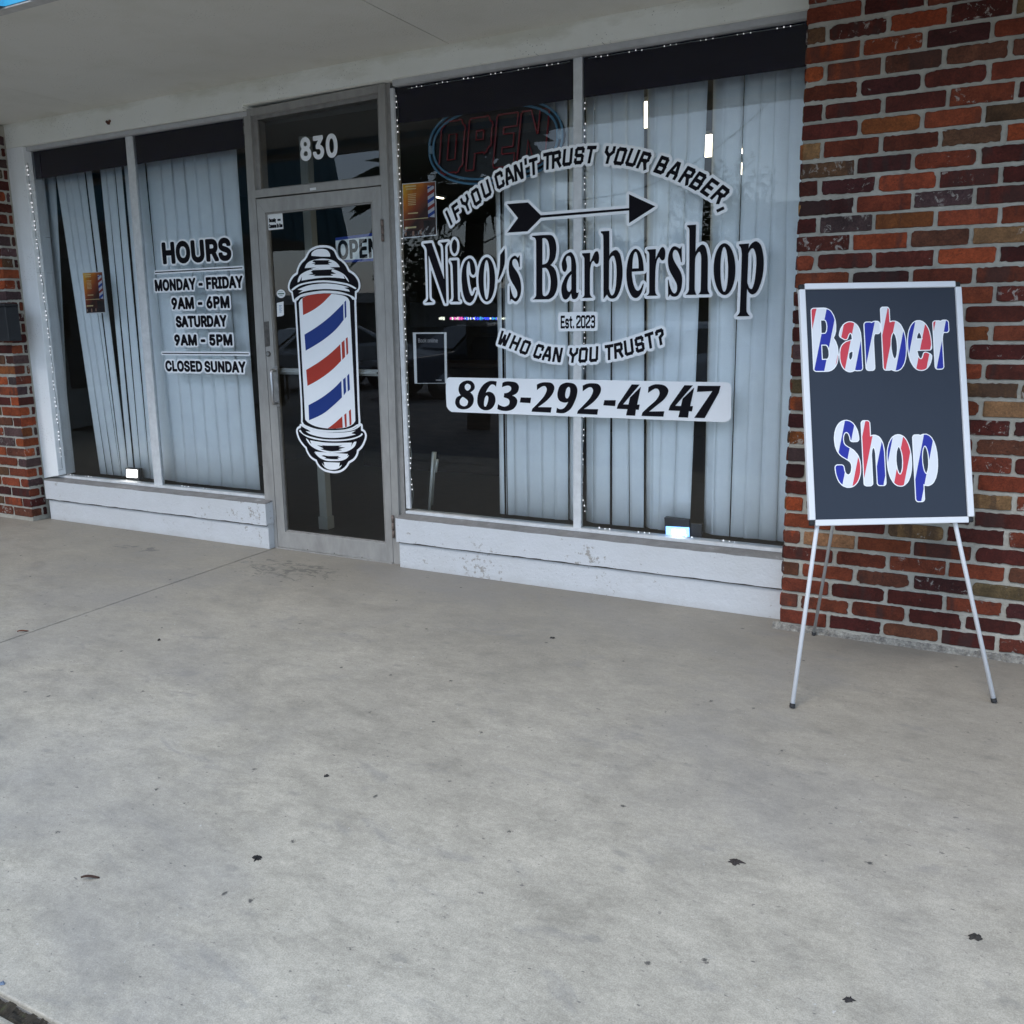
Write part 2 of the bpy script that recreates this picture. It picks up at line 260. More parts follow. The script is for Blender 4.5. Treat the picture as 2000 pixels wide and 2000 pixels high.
# ---------------------------------------------------------------- object helpers
COL = scene.collection
def tag(o, label=None, cat=None, group=None, kind=None):
    if label: o['label'] = label
    if cat: o['category'] = cat
    if group: o['group'] = group
    if kind: o['kind'] = kind
    return o
def empty(name, loc=(0, 0, 0), parent=None):
    o = bpy.data.objects.new(name, None); COL.objects.link(o); o.location = loc; o.empty_display_size = 0.1
    if parent: o.parent = parent
    return o
class MB:
    def __init__(s): s.v = []; s.f = []; s.mi = []; s.sm = []
    def add(s, vs, fs, mi=0, smooth=False):
        b = len(s.v); s.v += [tuple(v) for v in vs]; s.f += [tuple(b+i for i in f) for f in fs]; s.mi += [mi]*len(fs); s.sm += [smooth]*len(fs)
    def box(s, x0, x1, y0, y1, z0, z1, mi=0):
        v = [(x0, y0, z0), (x1, y0, z0), (x1, y1, z0), (x0, y1, z0), (x0, y0, z1), (x1, y0, z1), (x1, y1, z1), (x0, y1, z1)]
        s.add(v, [(0, 3, 2, 1), (4, 5, 6, 7), (0, 1, 5, 4), (1, 2, 6, 5), (2, 3, 7, 6), (3, 0, 4, 7)], mi)
    def prism(s, poly, y0, y1, mi=0):            # convex or simple polygon in x,z, extruded y0 (front) to y1 (back)
        n = len(poly); v = [(p[0], y0, p[1]) for p in poly]+[(p[0], y1, p[1]) for p in poly]
        area = sum(poly[i][0]*poly[(i+1) % n][1]-poly[(i+1) % n][0]*poly[i][1] for i in range(n))
        F = [tuple(range(n)), tuple(range(2*n-1, n-1, -1))]+[(i, i+n, (i+1) % n+n, (i+1) % n) for i in range(n)]
        if area < 0: F = [tuple(reversed(f)) for f in F]
        s.add(v, F, mi)
    def tube(s, pts, r, seg=8, mi=0, closed=False, cap=True):
        pts = [Vector(p) for p in pts]; n = len(pts); rs = r if isinstance(r, (list, tuple)) else [r]*n
        vs = []; prev = None
        for i, p in enumerate(pts):
            a = pts[i-1] if (i or closed) else pts[i]; b = pts[(i+1) % n] if (i < n-1 or closed) else pts[i]
            t = (b-a).normalized()
            if prev is None:
                u = t.orthogonal().normalized()
            else:
                u = (prev - t*prev.dot(t)); u = u.normalized() if u.length > 1e-6 else t.orthogonal().normalized()
            prev = u; w = t.cross(u)
            for k in range(seg):
                a_ = 2*math.pi*k/seg; vs.append(p+(u*math.cos(a_)+w*math.sin(a_))*rs[i])
        fs = []
        for i in range(n if closed else n-1):
            for k in range(seg):
                fs.append((i*seg+k, i*seg+(k+1) % seg, ((i+1) % n)*seg+(k+1) % seg, ((i+1) % n)*seg+k))
        if cap and not closed: fs += [tuple(range(seg-1, -1, -1)), tuple((n-1)*seg+k for k in range(seg))]
        s.add(vs, fs, mi, True)
    def sphere(s, c, r, seg=8, rings=5, mi=0, sc=(1, 1, 1)):
        vs = [(c[0], c[1], c[2]+r*sc[2])]
        for i in range(1, rings):
            th = math.pi*i/rings
            for k in range(seg):
                ph = 2*math.pi*k/seg; vs.append((c[0]+r*sc[0]*math.sin(th)*math.cos(ph), c[1]+r*sc[1]*math.sin(th)*math.sin(ph), c[2]+r*sc[2]*math.cos(th)))
        vs.append((c[0], c[1], c[2]-r*sc[2])); fs = []
        for k in range(seg): fs.append((0, 1+k, 1+(k+1) % seg))
        for i in range(rings-2):
            for k in range(seg): a = 1+i*seg; fs.append((a+k, a+seg+k, a+seg+(k+1) % seg, a+(k+1) % seg))
        a = 1+(rings-2)*seg; L = len(vs)-1
        for k in range(seg): fs.append((a+k, L, a+(k+1) % seg))
        s.add(vs, fs, mi, True)
    def build(s, name, mats, parent=None, bevel=0.0, loc=None):
        me = bpy.data.meshes.new(name); off = Vector(loc) if loc else Vector((0, 0, 0))
        me.from_pydata([tuple(Vector(v)-off) for v in s.v], [], s.f)
        for m in (mats if isinstance(mats, (list, tuple)) else [mats]): me.materials.append(m)
        me.polygons.foreach_set('material_index', s.mi); me.polygons.foreach_set('use_smooth', s.sm); me.update()
        o = bpy.data.objects.new(name, me); COL.objects.link(o); o.location = off
        if parent: o.parent = parent
        if bevel:
            b = o.modifiers.new('bevel', 'BEVEL'); b.width = bevel; b.segments = 2; b.limit_method = 'ANGLE'; b.angle_limit = R(40)
        return o
def pslab(mb, quad, yf, yb, mi=0): mb.prism([W(u, v, yf) for u, v in quad], yf, yb, mi)

# ---------------------------------------------------------------- flat artwork: loops, distance fields, outlines
def smooth(pts, sub=4):
    """closed path; a point is (x, y) or (x, y, 1) for a corner"""
    n = len(pts); out = []
    for i in range(n):
        p0, p1, p2, p3 = pts[i-1], pts[i], pts[(i+1) % n], pts[(i+2) % n]
        out.append((p1[0], p1[1]))
        c1, c2 = len(p1) > 2, len(p2) > 2
        if c1 and c2: continue
        m1 = (0, 0) if c1 else ((p2[0]-p0[0])*0.5, (p2[1]-p0[1])*0.5)
        m2 = (0, 0) if c2 else ((p3[0]-p1[0])*0.5, (p3[1]-p1[1])*0.5)
        if c1: m1 = ((p2[0]-p1[0])*1.5-m2[0]*0.5, (p2[1]-p1[1])*1.5-m2[1]*0.5)
        if c2: m2 = ((p2[0]-p1[0])*1.5-m1[0]*0.5, (p2[1]-p1[1])*1.5-m1[1]*0.5)
        L = math.hypot(p2[0]-p1[0], p2[1]-p1[1])
        mm = []
        for m in (m1, m2):
            l = math.hypot(*m); q = min(1, 1.4*L/l) if l > 0 else 1; mm.append((m[0]*q, m[1]*q))
        m1, m2 = mm
        for k in range(1, sub):
            t = k/sub; h1 = 2*t**3-3*t*t+1; h2 = -2*t**3+3*t*t; h3 = t**3-2*t*t+t; h4 = t**3-t*t
            out.append((h1*p1[0]+h2*p2[0]+h3*m1[0]+h4*m2[0], h1*p1[1]+h2*p2[1]+h3*m1[1]+h4*m2[1]))
    return out
def path(s):                                      # "x,y x,y* ..."  (* marks a corner)
    out = []
    for t in s.split():
        c = t.endswith('*'); x, y = t.rstrip('*').split(','); out.append((float(x), float(y), 1) if c else (float(x), float(y)))
    return out
def ell(cx, cy, rx, ry, n=22): return [(cx+rx*math.cos(2*math.pi*i/n), cy+ry*math.sin(2*math.pi*i/n)) for i in range(n)]
def sdist(loops, X, Y):
    d2 = np.full(X.shape, 1e9); ins = np.zeros(X.shape, bool)
    for lp in loops:
        n = len(lp)
        for i in range(n):
            ax, ay = lp[i]; bx, by = lp[(i+1) % n]; ex, ey = bx-ax, by-ay; L = ex*ex+ey*ey
            if L < 1e-16: continue
            wx = X-ax; wy = Y-ay; t = np.clip((wx*ex+wy*ey)/L, 0, 1)
            d2 = np.minimum(d2, (wx-ex*t)**2+(wy-ey*t)**2)
            if ay != by:
                c = (ay > Y) != (by > Y); ins ^= c & (X < ex*(Y-ay)/ey+ax)
    d = np.sqrt(d2); return np.where(ins, -d, d)
def field(glyphs, h, margin):
    """union distance field of many shapes (each a list of loops)"""
    P = [p for g in glyphs for lp in g for p in lp]
    x0 = min(p[0] for p in P)-margin-2*h; x1 = max(p[0] for p in P)+margin+2*h
    y0 = min(p[1] for p in P)-margin-2*h; y1 = max(p[1] for p in P)+margin+2*h
    nx = int((x1-x0)/h)+1; ny = int((y1-y0)/h)+1; F = np.full((ny, nx), 1e3)
    xs = x0+h*np.arange(nx); ys = y0+h*np.arange(ny)
    for g in glyphs:
        Q = [p for lp in g for p in lp]
        i0 = max(0, int((min(p[0] for p in Q)-margin-2*h-x0)/h)); i1 = min(nx, int((max(p[0] for p in Q)+margin+2*h-x0)/h)+2)
        j0 = max(0, int((min(p[1] for p in Q)-margin-2*h-y0)/h)); j1 = min(ny, int((max(p[1] for p in Q)+margin+2*h-y0)/h)+2)
        X, Y = np.meshgrid(xs[i0:i1], ys[j0:j1]); F[j0:j1, i0:i1] = np.minimum(F[j0:j1, i0:i1], sdist(g, X, Y))
    return F, x0, y0, h
def contour(fl, level, tol=0.35):
    F, x0, y0, h = fl; A = F-level; A[A == 0] = 1e-9; S = A < 0; ny, nx = A.shape; nxt = {}
    cs = S[:-1, :-1].astype(int)+2*S[:-1, 1:]+4*S[1:, 1:]+8*S[1:, :-1]
    js, is_ = np.nonzero((cs > 0) & (cs < 15))
    T = {1: [(3, 0)], 2: [(0, 1)], 3: [(3, 1)], 4: [(1, 2)], 5: [(3, 2), (1, 0)], 6: [(0, 2)], 7: [(3, 2)], 8: [(2, 3)], 9: [(2, 0)], 10: [(0, 3), (2, 1)], 11: [(2, 1)], 12: [(1, 3)], 13: [(1, 0)], 14: [(0, 3)]}
    def ek(e, i, j): return (0, i, j) if e == 0 else (1, i+1, j) if e == 1 else (0, i, j+1) if e == 2 else (1, i, j)
    for j, i in zip(js.tolist(), is_.tolist()):
        for a, b in T[int(cs[j, i])]: nxt[ek(a, i, j)] = ek(b, i, j)
    def pt(k):
        o, i, j = k
        if o == 0: t = A[j, i]/(A[j, i]-A[j, i+1]); return (x0+(i+t)*h, y0+j*h)
        t = A[j, i]/(A[j, i]-A[j+1, i]); return (x0+i*h, y0+(j+t)*h)
    loops = []
    while nxt:
        s0, c = nxt.popitem(); lp = [s0]
        while c != s0 and c in nxt: lp.append(c); c = nxt.pop(c)
        if len(lp) > 6: loops.append(rdp([pt(k) for k in lp], tol*h))
    return loops
def rdp(lp, tol):
    n = len(lp); a = np.array(lp); far = int(np.argmax(((a-a[0])**2).sum(1))); keep = {0, far}
    st = [(0, far), (far, n)]
    while st:
        i, j = st.pop()
        if j-i < 2: continue
        p, q = a[i], a[j % n]; d = q-p; L = math.hypot(*d) or 1e-12; s = a[i+1:j]-p
        e = np.abs(s[:, 0]*d[1]-s[:, 1]*d[0])/L; k = int(np.argmax(e))
        if e[k] > tol: k += i+1; keep.add(k); st += [(i, k), (k, j)]
    return [tuple(a[k]) for k in sorted(keep)]
def tris(loops):
    vs = []; es = []
    for lp in loops:
        q = [p for i, p in enumerate(lp) if math.hypot(p[0]-lp[i-1][0], p[1]-lp[i-1][1]) > 1e-7]
        if len(q) < 3: continue
        b = len(vs); n = len(q); vs += [Vector((p[0], p[1])) for p in q]; es += [(b+i, b+(i+1) % n) for i in range(n)]
    if not vs: return [], []
    r = geometry.delaunay_2d_cdt(vs, es, [], 0, 1e-7); V = [(v.x, v.y) for v in r[0]]; Fc = r[2]
    C = np.array([[sum(V[i][0] for i in f)/len(f), sum(V[i][1] for i in f)/len(f)] for f in Fc])
    ins = sdist(loops, C[:, 0], C[:, 1]) < 0
    return V, [f for f, k in zip(Fc, ins) if k]
def art(name, layers, mats, y=-0.009, parent=None, step=0.0004, frame=None, origin=True, bev=0.0):
    """layers: (loops, material index) from bottom to top, each film a hair in front of the last.
    frame: function (x, z, out) -> 3D point; default is the facade plane"""
    V = []; F = []; mi = []
    for k, (loops, m) in enumerate(layers):
        v, f = tris(loops); b = len(V)
        for p in v: V.append((p[0], y-step*k, p[1]) if frame is None else tuple(frame(p[0], p[1], step*k)))
        for t in f: F.append(tuple(b+i for i in t)); mi.append(m)
    me = bpy.data.meshes.new(name)
    off = Vector((0, 0, 0))
    if origin and V: off = sum((Vector(v) for v in V), Vector())/len(V)
    me.from_pydata([tuple(Vector(v)-off) for v in V], [], F)
    for m in mats: me.materials.append(m)
    me.polygons.foreach_set('material_index', mi); me.update()
    # faces look at the street
    bm = bmesh.new(); bm.from_mesh(me)
    nd = Vector((0, -1, 0)) if frame is None else (Vector(frame(0, 0, 1))-Vector(frame(0, 0, 0)))
    for f in bm.faces:
        if f.normal.dot(nd) < 0: f.normal_flip()
    bm.to_mesh(me); bm.free()
    o = bpy.data.objects.new(name, me); COL.objects.link(o); o.location = off
    if parent: o.parent = parent
    return o
